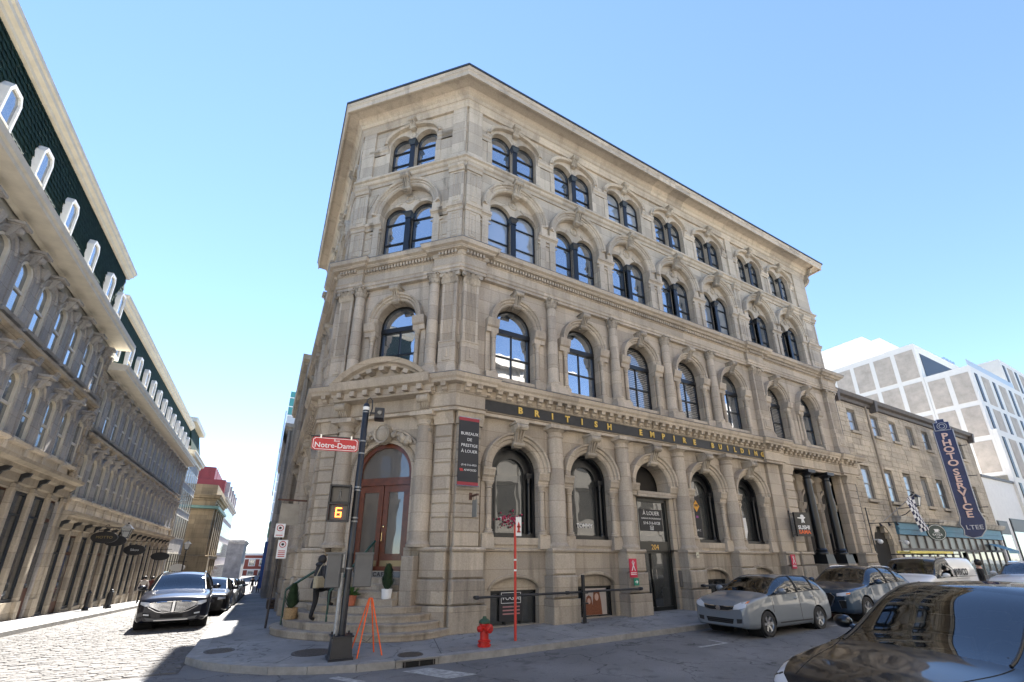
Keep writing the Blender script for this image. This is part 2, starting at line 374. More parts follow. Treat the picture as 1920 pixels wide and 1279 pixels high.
pavement('far_pavement', [((-10.9, yy), (-13.2, yy)) for yy in (-2.9, -1.5, 0, 2, 4, 6, 8, 10, 12, 14.5, 17, 20, 24, 30, 40, 55, 70)])
pavement('near_pavement', [((xx, -12.05), (xx, -14.6)) for xx in (-60, -30, -14, -9, -5, -2, 1, 4, 8, 13, 20, 40, 90)])
# expansion joints scored across the slab (thin recessed-looking dark fillets)
JNT = plain('joint_tar', (0.05, 0.05, 0.05), 0.9)
for x0, y0, x1, y1 in [(-5.6, 3.5, -3.3, 2.6), (-5.6, .9, -4.2, .6), (-4.3, -2.0, -3.4, -.2), (-1.1, -2.65, -.5, -.3), (2.5, -2.65, 2.5, -.4), (5.6, -2.65, 5.6, -.4), (8.7, -2.65, 8.7, -.4), (-5.6, 7.5, -3.5, 7.5), (-5.6, 11, -3.5, 11)]:
    d = Vector((x1-x0, y1-y0)).normalized(); nn = Vector((-d.y, d.x))*.008
    MB().add([(x0-nn.x, y0-nn.y, zg(x0, y0)+.004), (x1-nn.x, y1-nn.y, zg(x1, y1)+.004), (x1+nn.x, y1+nn.y, zg(x1, y1)+.004), (x0+nn.x, y0+nn.y, zg(x0, y0)+.004)], [(0, 1, 2, 3)]).build('slab_joint', JNT, walk, smooth=False)
# painted markings
def mark(name, pts, label):
    o = MB().add([(x, y, zr(x, y)+.005) for x, y in pts], [tuple(range(len(pts)))]).build(name, LINE, smooth=False)
    return tag(o, kind='structure')
mark('road_marking', [(-3.42, -3.05), (-3.24, -3.0), (-2.86, -3.6), (-3.05, -3.66)], '')
mark('road_marking', [(-2.1, -3.2), (-1.55, -3.16), (-.9, -4.1), (-1.5, -4.15)], '')
mark('road_marking', [(4.7, -4.66), (5.75, -4.66), (5.75, -4.56), (4.7, -4.56)], '')
mark('road_marking', [(5.65, -4.56), (5.75, -4.56), (5.75, -4.1), (5.65, -4.1)], '')
mark('road_marking', [(10.6, -4.66), (11.5, -4.66), (11.5, -4.56), (10.6, -4.56)], '')
mark('road_marking', [(-12, -1.75), (-6.35, -1.75), (-6.35, -1.62), (-12, -1.62)], '')
# iron covers
IRON = plain('cast_iron', (0.07, 0.062, 0.058), 0.6, var=0.4, scale=20, bump=0.6, bscale=70)
def manhole(name, x, y, r, label, grp=None, sq=1.0):
    t = thing(name, label, 'manhole cover', (x, y, zg(x, y)+.002 if True else 0))
    MB().lathe([(r, 0), (r, .012), (r*.93, .012), (r*.92, .006), (1e-4, .006)], n=28).build('rim', IRON, t)
    b = MB()
    for i in range(-5, 6):
        h = math.sqrt(max(0, .78-(i/6)**2))*r*.93
        b.box(-h, h, i*r/6-.009, i*r/6+.009, .004, .011)
    b.build('ridges', IRON, t)
    return t
manhole('manhole_cover', -5.35, .05, .30, 'small round iron cover at the rounded pavement corner by the cobbles')
manhole('manhole_cover', -3.55, -1.15, .42, 'wide round iron cover in the pavement below the curved steps')
manhole('manhole_cover', -1.72, -2.42, .27, 'round iron cover set above the kerb drain beside the hydrant')
t = thing('storm_drain', 'dark storm drain slot in the kerb under a concrete hood', 'drain', (-1.68, -2.78, 0))
MB().box(-.48, .48, -.16, .02, -.004, .022).build('hood', CONC, t)
MB().box(-.34, .34, -.172, -.165, -.12, -.02).build('opening', plain('drain_dark', (.004, .004, .004), .9), t)
for i in range(3): MB().box(-.30+i*.3-.012, -.30+i*.3+.012, -.185, -.173, -.12, -.02).build('bar', IRON, t)
# ================================================================ CORNER BUILDING
c = 3.5; LEN_R = 24.7; LEFT_Y = 15.0
HB = 1.5725
BAYS = [2.22+i*3.145 for i in range(5)]; BAYS2 = [18.51, 21.60]
main = thing('corner_building', 'four-storey beige limestone building with angled corner entrance and black BRITISH EMPIRE BUILDING sign', 'building')
class Fr:                       # facade frame: local x along the wall, local y inwards
    def __init__(s, ox, oy, rz): s.o = (ox, oy); s.rz = rz; s.c = math.cos(rz); s.s = math.sin(rz)
    def loc(s, u, y=0, z=0): return (s.o[0]+u*s.c-y*s.s, s.o[1]+u*s.s+y*s.c, z)
FR = Fr(0, 0, 0); FC = Fr(-c, c, R(-45)); FL = Fr(-c, LEFT_Y, R(-90))
CW = c*math.sqrt(2)
def place(kit, fr, u, parent=main, y=0, z=0):
    """kit: list of (name, mesh, dx, dy, dz, [children])"""
    out = []
    for it in kit:
        n, me, dx, dy, dz = it[:5]
        o = put(n, me, parent, fr.loc(u+dx, y+dy, z+dz), fr.rz); out.append(o)
        for ch in (it[5] if len(it) > 5 else []): put(ch[0], ch[1], o, ch[2:5], 0)
    return out
def arcpts(cx, zs, rx, rz, n=16, a0=0, a1=180):
    return [(cx+rx*math.cos(R(a0+(a1-a0)*i/n)), zs+rz*math.sin(R(a0+(a1-a0)*i/n))) for i in range(n+1)]
def wall_arch(b, x0, x1, z0, z1, ops, depth=.36, n=16):
    """front wall strip x0..x1, z0..z1 at y=0 with arched openings (cx, half width, bottom, spring, rise); reveals go in by depth"""
    xs = x0
    for cx, hw, zb, zs, rise in sorted(ops):
        l, r = cx-hw, cx+hw
        if l > xs+1e-4: b.face([(xs, z0), (l, z0), (l, z1), (xs, z1)], 0)
        if zb > z0+1e-4: b.face([(l, z0), (r, z0), (r, zb), (l, zb)], 0)
        ap = arcpts(cx, zs, hw, rise, n)[::-1]
        for i in range(n):
            (xa, za), (xb, zb2) = ap[i], ap[i+1]
            b.face([(xa, za), (xb, zb2), (xb, z1), (xa, z1)], 0)
        ring = [(l, zb)]+ap+[(r, zb)]
        m = len(ring)
        for i in range(m):
            p, q = ring[i], ring[(i+1) % m]
            b.add([(p[0], 0, p[1]), (q[0], 0, q[1]), (q[0], depth, q[1]), (p[0], depth, p[1])], [(0, 1, 2, 3)])
        xs = r
    if x1 > xs+1e-4: b.face([(xs, z0), (x1, z0), (x1, z1), (xs, z1)], 0)
    return b
def arch_poly(hw, zb, zs, rise, n=14): return [(-hw, zb), (hw, zb)]+arcpts(0, zs, hw, rise, n)
def frame_ring(b, hw, zb, zs, rise, t, y0, y1, n=14):
    o = arch_poly(hw, zb, zs, rise, n); i = arch_poly(hw-t, zb+t, zs, rise-t, n); m = len(o)
    for y, fl in ((y0, 0),):
        b.add([(p[0], y, p[1]) for p in o]+[(p[0], y, p[1]) for p in i], [(k, (k+1) % m, m+(k+1) % m, m+k) for k in range(m)])
    b.add([(p[0], y0, p[1]) for p in i]+[(p[0], y1, p[1]) for p in i], [(k, (k+1) % m, m+(k+1) % m, m+k) for k in range(m)])
    return b
def keystone_mesh(w0, w1, z0, z1, d, mat=LIMEC, name='keystone'):
    """scrolled console keystone: tapering body, volute on top, small one at the foot, ribs"""
    b = MB()
    b.add([(-w0, 0, z0), (w0, 0, z0), (w1, 0, z1), (-w1, 0, z1), (-w0, -d*.45, z0), (w0, -d*.45, z0), (w1, -d, z1), (-w1, -d, z1)],
          [(4,5,6,7),(0,4,7,3),(5,1,2,6),(0,1,5,4),(7,6,2,3)])
    h = z1-z0
    for zz, r, yy in ((z1-h*.14, h*.15, -d*1.0), (z0+h*.14, h*.10, -d*.5)):
        k = len(b.v); b.lathe([(1e-4, -w1*1.08), (r, -w1*1.08), (r, w1*1.08), (1e-4, w1*1.08)], n=10)
        b.xf(Matrix.Translation((0, yy, zz)) @ Matrix.Rotation(R(90), 4, 'Y'), k)
    for s in (-1, 0, 1): b.add([(s*w0*.6-.018, -d*.45-.02, z0+.03), (s*w0*.6+.018, -d*.45-.02, z0+.03), (s*w1*.6+.018, -d-.025, z1-h*.25), (s*w1*.6-.018, -d-.025, z1-h*.25),
              (s*w0*.6-.018, 0, z0+.03), (s*w0*.6+.018, 0, z0+.03), (s*w1*.6+.018, 0, z1-h*.25), (s*w1*.6-.018, 0, z1-h*.25)], [(0,1,2,3),(0,4,5,1),(3,2,6,7),(0,3,7,4),(1,5,6,2)])
    b.box(-w1*1.25, w1*1.25, -d*1.15, 0, z1, z1+h*.09)
    return b.mesh(name, mat)
def corinth(r, h, name='capital', mat=LIMEC):
    """bell, two rows of curling leaves, corner volutes and a moulded abacus; origin at its foot"""
    b = MB(); b.lathe([(r, 0), (r*1.12, .02), (r*1.0, .05), (r*1.02, h*.6), (r*1.25, h*.85)], n=14)
    for row, (n, z0, z1, rr, off) in enumerate(((8, .04, h*.50, r*1.05, 0), (8, h*.22, h*.80, r*1.10, .5))):
        for i in range(n):
            a = 2*math.pi*(i+off)/n; w = r*.34
            ca, sa = math.cos(a), math.sin(a)
            pr = [(rr, z0, w), (rr*1.10, z0+(z1-z0)*.55, w*1.05), (rr*1.28, z1*.97, w*.8), (rr*1.48, z1, w*.45), (rr*1.46, z1-.05*h/.5, w*.2)]
            vs = []
            for q, zz, ww in pr: vs += [(q*ca-ww*sa, q*sa+ww*ca, zz), ((q+.018)*ca, (q+.018)*sa, zz+.004), (q*ca+ww*sa, q*sa-ww*ca, zz)]
            b.add(vs, [(3*k+j, 3*k+j+1, 3*k+j+4, 3*k+j+3) for k in range(len(pr)-1) for j in range(2)])
    for i in range(4):
        a = R(45+90*i); k = len(b.v)
        b.lathe([(1e-4, -.03), (r*.26, -.03), (r*.26, .03), (1e-4, .03)], n=10)
        b.xf(Matrix.Translation((r*1.45*math.cos(a), r*1.45*math.sin(a), h*.80)) @ Matrix.Rotation(a+R(90), 4, 'Z') @ Matrix.Rotation(R(90), 4, 'Y') @ Matrix.Rotation(R(90), 4, 'Z'), k)
    e = r*1.5; q = r*1.18
    pl = []
    for i in range(4):
        a = R(45+90*i); a2 = R(90+90*i)
        pl += [(e*1.22*math.cos(a-.07), e*1.22*math.sin(a-.07)), (e*1.22*math.cos(a+.07), e*1.22*math.sin(a+.07)), (q*1.06*math.cos(a2), q*1.06*math.sin(a2))]
    b.zprism(pl, h*.9, h); return b.mesh(name, mat, ang=40)
def column_mesh(r0, r1, z0, z1, ring=None, name='column', mat=LIME, n=22):
    h = z1-z0; p = [(r0*1.30, z0), (r0*1.30, z0+.07), (r0*1.22, z0+.10), (r0*1.30, z0+.14), (r0*1.22, z0+.19), (r0*1.06, z0+.21), (r0, z0+.26)]
    if ring: p += [(r0, ring-.03), (r0*1.07, ring-.02), (r0*1.07, ring+.02), (r0*.985, ring+.03)]
    for t in (.45, .6, .75, .88): 
        zz = z0+h*t
        if not ring or zz > ring+.05: p.append((r0+(r1-r0)*((t-.25)/.75)**1.4 if t > .25 else r0, zz))
    p += [(r1, z1)]
    return MB().lathe(p, n=n).mesh(name, mat)

# ---------- core mass and roof
pl = [(-c+.7, LEFT_Y-.3), (-c+.7, c+.3), (.3, .7), (LEN_R-.6, .7), (LEN_R-.1, 1.2), (LEN_R-.1, 16), (-c+.7, 16)]
MB().zprism(pl, -.6, 20.55).build('sun_block_core', plain('dark_interior', (.035, .032, .03), .9), main, smooth=False)  # solid inner box added to stop sun leaking through the hollow shell
MB().zprism([(LEN_R-.5, .05), (LEN_R, .05), (LEN_R, 16.2), (LEN_R-.5, 16.2)], 0, 20.6).build('party_wall', LIME2, main, smooth=False)
MB().zprism([(-c+.1, LEFT_Y), (LEN_R, LEFT_Y), (LEN_R, 16.2), (-c+.1, 16.2)], -.8, 20.6).build('rear_wall', LIME2, main, smooth=False)
PATH = [(-c, LEFT_Y+.4), (-c, c), (0, 0), (LEN_R, 0), (LEN_R, 1.6)]
o_ = 1.0
rf = MB().zprism([(-c-o_, LEFT_Y+.4), (-c-o_, c-.414*o_), (-.414*o_, -o_), (LEN_R+o_, -o_), (LEN_R+o_, 1.6), (LEN_R, 1.6), (LEN_R, 16.2), (-c, 16.2), (-c, LEFT_Y+.4)], 21.06, 21.14).build('roof', ROOFM, main, smooth=False)
# crowning cornice
TOPC = [(0, 20.05), (.10, 20.05), (.12, 20.14), (.16, 20.20), (.16, 20.32), (.24, 20.40), (.26, 20.50), (.34, 20.56), (.36, 20.64), (.42, 20.70), (.84, 20.73), (.84, 20.78), (.80, 20.80), (.80, 20.66), (.90, 20.66), (.90, 20.86), (.94, 20.90), (.97, 21.055), (0, 21.055)]
TOPC = [(0, 20.05), (.10, 20.05), (.12, 20.14), (.16, 20.20), (.16, 20.32), (.24, 20.40), (.26, 20.50), (.34, 20.56), (.36, 20.64), (.42, 20.72), (.82, 20.74), (.83, 20.66), (.90, 20.66), (.90, 20.86), (.93, 20.90), (.96, 21.055), (0, 21.055)]
MB().path(TOPC, PATH).build('cornice', LIME, main, ang=25)
# scrolled end brackets of the crowning cornice
bk = MB()
bk.exx([(0, 19.6), (-.22, 19.75), (-.34, 19.95), (-.30, 20.2), (-.55, 20.35), (-.62, 20.6), (-.85, 20.66), (0, 20.66)], LEN_R+.02, LEN_R+.24)
bk.build('cornice_bracket', LIMEC, main)
# belt course between third and fourth floors
BELT = [(0, 16.92), (.05, 16.92), (.07, 17.02), (.15, 17.10), (.17, 17.20), (.24, 17.24), (.24, 17.32), (.05, 17.40), (0, 17.40)]
MB().path(BELT, PATH).build('belt_course', LIME, main, ang=25)
def jog(pil, out=.14):
    """plan path with breaks forward over the pilasters; pil: dict frame -> list of (u0,u1)"""
    pts = [(-c-.0, LEFT_Y+.4)]
    def add(fr, u, d): pts.append(fr.loc(u, -d)[:2])
    pts = []
    pts.append(FL.loc(-.4, 0)[:2])
    L_ = LEFT_Y-c
    for fr, ln, segs in ((FL, L_, pil.get('L', [])), (FC, CW, pil.get('C', [])), (FR, LEN_R, pil.get('R', []))):
        for a, b in segs:
            st = a <= 0; en = b >= ln; b = min(b, ln)
            k = math.tan(R(22.5))*out
            if not st: add(fr, a, 0); add(fr, a, out)
            if not en: add(fr, b, out); add(fr, b, 0)
            elif fr is not FR: add(fr, b+k, out)
            else: add(fr, b+out, out)
    pts.append((LEN_R+out, 1.6))
    return pts
PIL = {'L': [(LEFT_Y-c-.95, 99)], 'C': [(0, .80), (CW-.80, 99)], 'R': [(0, .70), (16.35, 17.45), (23.55, 99)]}
JP = jog(PIL)
# entablature over the second floor
ENT2 = [(0, 11.80), (.16, 11.80), (.16, 11.90), (.20, 11.92), (.20, 12.02), (.23, 12.06), (.16, 12.08), (.16, 12.42), (.20, 12.45), (.22, 12.60), (.38, 12.62), (.42, 12.70), (.52, 12.74), (.56, 12.88), (0, 12.93)]
MB().path(ENT2, JP).build('entablature', LIME, main, ang=25)
# entablature over the ground floor
ENT1 = [(0, 6.50), (.22, 6.50), (.22, 6.60), (.27, 6.63), (.20, 6.66), (.20, 7.07), (.24, 7.10), (.26, 7.36), (.50, 7.38), (.52, 7.46), (.58, 7.52), (.62, 7.64), (0, 7.69)]
MB().path(ENT1, JP).build('entablature', LIME, main, ang=25)
LEADM = plain('lead_flashing', (.16, .17, .19), .5, var=.2)
MB().path([(0, 7.693), (.63, 7.645), (.635, 7.66), (0, 7.715)], JP).build('lead_flashing', LEADM, main, smooth=False)
MB().path([(0, 12.935), (.57, 12.885), (.575, 12.90), (0, 12.955)], JP).build('lead_flashing', LEADM, main, smooth=False)
# modillions: one object each
mod = MB(); mod.exx([(0, 7.14), (-.06, 7.12), (-.12, 7.17), (-.13, 7.24), (-.22, 7.26), (-.23, 7.375), (0, 7.375)], -.085, .085)
mod.box(-.10, .10, -.24, 0, 7.35, 7.385)
modm = mod.mesh('modillion', LIME, smooth=False)
for fr, ln in ((FL, LEFT_Y-c), (FC, CW), (FR, LEN_R)):
    n = int(ln/.40); 
    for i in range(n):
        u = ln*(i+.5)/n
        key = {id(FL): 'L', id(FC): 'C', id(FR): 'R'}[id(fr)]
        y = -.24-(.14 if any(a < u < b for a, b in PIL.get(key, [])) else 0)
        put('modillion', modm, main, fr.loc(u, y), fr.rz)
# dentil course under the second cornice (small: one joined band per wall)
for fr, ln, key in ((FL, LEFT_Y-c, 'L'), (FC, CW, 'C'), (FR, LEN_R, 'R')):
    b = MB(); n = int(ln/.125)
    for i in range(n):
        u = ln*(i+.5)/n; y = -.20-(.14 if any(a < u < bb for a, bb in PIL.get(key, [])) else 0)
        b.box(u-.036, u+.036, y-.11, y, 12.47, 12.60)
    tag(b.build('dentil_band', LIME, main, fr.o+(0,), fr.rz, smooth=False), kind='stuff')
# ---------- window kits
def window_kit(hw, zb, zs, rise, y, bars_h=(), bars_v=(), t=.07, fm=BLACK, gm=GLASS, bar=.05):
    """arched sash: ring frame + glazing bars as 'window', one pane per light as its children (local origin on the window axis)"""
    b = MB(); frame_ring(b, hw, zb, zs, rise, t, y-.05, y+.06)
    for z in bars_h: b.box(-hw+t*.6, hw-t*.6, y-.035, y+.05, z-bar/2, z+bar/2)
    top = min(bars_h[-1], zs) if bars_h else zs
    for x in bars_v: b.box(x-bar/2, x+bar/2, y-.03, y+.05, zb+t*.5, bars_h[-1] if bars_h else zs)
    fm_ = b.mesh('window', fm, smooth=False)
    kids = []; zz = [zb+t]+list(bars_h); xx = [-hw+t]+list(bars_v)+[hw-t]
    rr = random.Random(int(hw*1000+zb*77))
    for i in range(len(zz)-1):
        for j in range(len(xx)-1):
            tl = rr.uniform(-.006, .006)
            kids.append(('pane', MB().add([(xx[j], y+.012+tl, zz[i]), (xx[j+1], y+.012-tl, zz[i]), (xx[j+1], y+.012-tl, zz[i+1]), (xx[j], y+.012+tl, zz[i+1])], [(0, 1, 2, 3)]).mesh('pane', gm, False, fix=False), 0, 0, 0))
    zl = zz[-1]
    poly = [(-hw+t, zl), (hw-t, zl)]+arcpts(0, zs, hw-t, rise-t, 14) if zl <= zs+1e-3 else None
    if poly is None:      # last bar lies inside the arch
        xr = (hw-t)*math.sqrt(max(0, 1-((zl-zs)/(rise-t))**2)); a = math.degrees(math.asin((zl-zs)/(rise-t)))
        poly = arcpts(0, zs, hw-t, rise-t, 12, a, 180-a)
        lo = zz[-2]
        # the pane below the bar also reaches into the arch
        kids = [k for k in kids if True]
    kids.append(('pane', MB().face(poly, y+.015).mesh('pane', gm, False, fix=False), 0, 0, 0))
    return ('window', fm_, 0, 0, 0, kids)
def shift(it, dx): return (it[0], it[1], it[2]+dx)+tuple(it[3:])
BL_CAP = lambda w, z0, z1, y: MB().frustum(-w, w, y-w, y+w, z0, z1, -.05)
def mullion(w, z0, z1, y):
    b = MB(); b.box(-w, w, y-w, y+w*.8, z0+.12, z1-.2); b.box(-w*1.35, w*1.35, y-w*1.4, y+w*.8, z0, z0+.12)
    m = b.mesh('mullion_column', BLACK, False)
    k = MB(); k.add([(-w, y-w, z1-.2), (w, y-w, z1-.2), (w, y+w*.8, z1-.2), (-w, y+w*.8, z1-.2), (-w*1.7, y-w*1.7, z1-.04), (w*1.7, y-w*1.7, z1-.04), (w*1.7, y+w*.8, z1-.04), (-w*1.7, y+w*.8, z1-.04)],
                    [(0,1,5,4),(1,2,6,5),(2,3,7,6),(3,0,4,7)]); k.box(-w*1.8, w*1.8, y-w*1.8, y+w*.8, z1-.04, z1+.01)
    k.box(-w*1.2, w*1.2, y-w*1.2, y+w*.8, z1-.27, z1-.22)
    return ('mullion_column', m, 0, 0, 0, [('capital', k.mesh('capital', BLACK, False), 0, 0, 0)])
# ---------- fourth floor bay
def bay4(x0=-HB, x1=HB, gm=GLASS):
    z0, z1, zs, r = 17.36, 20.1, 19.03, .495; cx = .60
    k = [('wall_panel', wall_arch(MB(), x0, x1, z0, z1, [(-cx, r, 17.45, zs, r), (cx, r, 17.45, zs, r)]).mesh('wall_panel', LIME, False), 0, 0, 0)]
    wk = window_kit(r-.01, 17.42, zs, r-.01, .26, (18.15, 18.85), (), .05, bar=.045, gm=gm)
    k += [shift(wk, -cx), shift(wk, cx), mullion(.10, 17.42, 19.05, .04)]
    # basket-arched hood with short legs
    hp = [(0, 0), (0, -0.16), (0.07, -0.208), (0.09, -0.16), (0.16, -0.16), (0.16, 0)]
    hb = MB().arc(hp, 0, 19.12, 1.20, .68, 0, 180, 26)
    for s in (-1, 1): hb.box(s*1.28-.08, s*1.28+.08, -.11, 0, 19.0, 19.12)
    k.append(('hood_mould', hb.mesh('hood_mould', LIME), 0, 0, 0))
    k.append(('keystone', keystone_mesh(.10, .14, 19.58, 20.02, .32), 0, 0, 0))
    dm = MB().add([(0, -.02, 19.24), (.13, -.02, 19.42), (0, -.02, 19.60), (-.13, -.02, 19.42), (0, 0, 19.19), (.17, 0, 19.42), (0, 0, 19.65), (-.17, 0, 19.42), (0, .0, 19.30), (.08, 0, 19.42), (0, 0, 19.54), (-.08, 0, 19.42)],
                  [(4,5,1,0),(5,6,2,1),(6,7,3,2),(7,4,0,3),(0,1,9,8),(1,2,10,9),(2,3,11,10),(3,0,8,11)])
    k.append(('diamond_ornament', dm.mesh('diamond_ornament', LIMEC, False), 0, 0, 0))
    for s in (-1, 1):
        im = MB(); a, b_ = (1.16, abs(x1)) if s > 0 else (x0, -1.16)
        im.exx([(0, 18.70), (-.04, 18.70), (-.05, 18.82), (-.10, 18.88), (-.11, 18.98), (0, 19.0)], a, b_)
        k.append(('impost', im.mesh('impost', LIME), 0, 0, 0))
        pr = MB().box(s*1.22-.14 if s > 0 else -1.30, s*1.22+.08 if s > 0 else -1.08, -.03, 0, 17.40, 18.70)
        k.append(('jamb_strip', pr.mesh('jamb_strip', LIME, False), 0, 0, 0))
    return k
# ---------- third floor bay
def bay3(x0=-HB, x1=HB, gm=GLASS):
    z0, z1, zs, r = 12.9, 16.95, 15.29, .52; cx = .625
    b = MB()
    # outer wall around the great arch, tympanum set back 0.14
    RO, ZS = 1.17, 15.29
    wall_arch(b, x0, x1, z0, z1, [(0, RO, 12.95, ZS, RO)], .14, 24)
    k = [('wall_panel', b.mesh('wall_panel', LIME, False), 0, 0, 0)]
    t = MB(); n = 24
    # tympanum: strips between the small arches and the great arch
    N_ = 40; xs = [-RO+2*RO*i/N_ for i in range(N_+1)]
    def low(x):
        for q in (-cx, cx):
            if abs(x-q) < r: return zs+math.sqrt(max(0, r*r-(x-q)**2))
        return None
    def high(x): return ZS+math.sqrt(max(0, RO*RO-x*x))
    brk = sorted(set([round(v, 4) for v in xs]+[-cx-r, -cx+r, cx-r, cx+r]))
    for i in range(len(brk)-1):
        xa, xb = brk[i], brk[i+1]; xm = (xa+xb)/2
        inside = low(xm) is not None
        la = (low(xa) if low(xa) is not None else zs) if inside else 12.95
        lb = (low(xb) if low(xb) is not None else zs) if inside else 12.95
        t.face([(xa, la), (xb, lb), (xb, max(high(xb), lb)), (xa, max(high(xa), la))], .14)
    for q in (-cx, cx):
        ring = [(q-r, 12.95)]+arcpts(q, zs, r, r, 14)[::-1]+[(q+r, 12.95)]
        for i in range(len(ring)-1):
            p, s = ring[i], ring[i+1]
            t.add([(p[0], .14, p[1]), (s[0], .14, s[1]), (s[0], .42, s[1]), (p[0], .42, p[1])], [(0, 1, 2, 3)])
    k.append(('tympanum', t.mesh('tympanum', LIME, False), 0, 0, 0))
    wk = window_kit(r-.01, 12.95, zs, r-.01, .34, (14.1, 15.1), (), .055, bar=.05, gm=gm)
    k += [shift(wk, -cx), shift(wk, cx), mullion(.105, 12.95, 15.32, .18)]
    ap = [(0, 0), (0, -0.087), (0.05, -0.145), (0.13, -0.145), (0.15, -0.189), (0.21, -0.189), (0.23, -0.246), (0.31, -0.275), (0.34, -0.217), (0.34, 0)]
    am = MB().arc(ap, 0, ZS, RO, RO, 0, 180, 30)
    for s in (-1, 1): am.box(min(s*RO, s*(RO+.33)), max(s*RO, s*(RO+.33)), -.14, 0, 15.0, ZS)
    k.append(('arch_mould', am.mesh('arch_mould', LIME), 0, 0, 0))
    k.append(('keystone', keystone_mesh(.11, .17, 16.18, 16.84, .42), 0, 0, 0))
    ro = MB().arc([(0, .14), (0, .10), (.05, .09), (.08, .14)], 0, 16.05, .15, .15, 0, 360, 20); ro.lathe([(.09, 0), (.06, .03), (1e-4, .04)], n=12)
    m_ = len(ro.v)-3*12
    ro.xf(Matrix.Translation((0, .14, 16.05)) @ Matrix.Rotation(R(90), 4, 'X'), m_)
    k.append(('roundel', ro.mesh('roundel', LIMEC), 0, 0, 0))
    for s in (-1, 1):
        tr = MB().prism([(s*.34, 15.92), (s*.52, 15.80), (s*.38, 16.08)][::s], .11, .14)
        k.append(('triangle_ornament', tr.mesh('triangle_ornament', LIMEC, False), 0, 0, 0))
        im = MB(); a, b_ = sorted((s*1.10, s*HB if abs(x1-HB) < .01 else s*1.62))
        im.exx([(0, 14.68), (-.06, 14.68), (-.07, 14.80), (-.15, 14.87), (-.17, 14.98), (0, 15.0)], a, b_)
        im.exx([(0, 14.50), (-.05, 14.50), (-.05, 14.56), (0, 14.58)], a, b_)
        k.append(('impost', im.mesh('impost', LIME), 0, 0, 0))
        pr = MB(); a, b_ = sorted((s*1.20, s*1.47)); pr.box(a, b_, -.06, 0, 13.25, 14.68); pr.frustum(a-.03, b_+.03, -.09, 0, 12.93, 13.25, .02)
        k.append(('pilaster', pr.mesh('pilaster', LIME, False), 0, 0, 0))
    return k
# ---------- second floor bay
def colonnette(r, z0, z1, name='colonnette', mat=LIME):
    return MB().lathe([(r*1.6, z0), (r*1.6, z0+.05), (r*1.25, z0+.08), (r*1.4, z0+.12), (r, z0+.15), (r*.94, z1-.22), (r*1.25, z1-.20), (r, z1-.17), (r*1.15, z1-.10), (r*1.6, z1-.03), (r*1.6, z1)], n=12).mesh(name, mat)
def bay2(x0=-HB, x1=HB, gm=GLASS):
    z0, z1, zs, r = 7.69, 11.85, 10.25, .80
    k = [('wall_panel', wall_arch(MB(), x0, x1, z0, z1, [(0, r, 8.05, zs, r)], .40, 20).mesh('wall_panel', LIME, False), 0, 0, 0)]
    k.append(window_kit(r-.01, 8.02, zs, r-.01, .30, (9.05, 10.05), (0,), .085, bar=.05, gm=gm))
    tb = MB().box(-r+.02, r-.02, .22, .36, 9.98, 10.16); k.append(('transom', tb.mesh('transom', BLACK, False), 0, 0, 0))
    ap = [(0, 0), (0, -0.075), (0.04, -0.135), (0.11, -0.135), (0.13, -0.195), (0.2, -0.195), (0.22, -0.255), (0.28, -0.27), (0.3, 0)]
    k.append(('arch_mould', MB().arc(ap, 0, zs, r, r, 0, 180, 26).mesh('arch_mould', LIME), 0, 0, 0))
    k.append(('keystone', keystone_mesh(.11, .16, 10.94, 11.54, .38), 0, 0, 0))
    for s in (-1, 1):
        a, b_ = sorted((s*.76, s*1.22))
        im = MB().exx([(.05, 9.72), (-.16, 9.72), (-.17, 9.88), (-.24, 9.95), (-.26, 10.10), (-.28, 10.14), (-.28, 10.23), (.05, 10.25)], a, b_)
        k.append(('impost', im.mesh('impost', LIME), 0, 0, 0))
        k.append(('colonnette', colonnette(.085, 8.15, 9.72), s*.92, -.08, 0))
        st = MB(); a, b_ = sorted((s*1.04, s*1.22)); st.box(a, b_, -.06, 0, 8.15, 9.72); st.box(*sorted((s*.78, s*1.24)), -.2, 0, 7.70, 8.15)
        k.append(('jamb_strip', st.mesh('jamb_strip', LIME, False), 0, 0, 0))
    sl_ = MB().box(-.78, .78, -.10, .3, 7.93, 8.05); k.append(('sill', sl_.mesh('sill', LIME, False), 0, 0, 0))
    return k
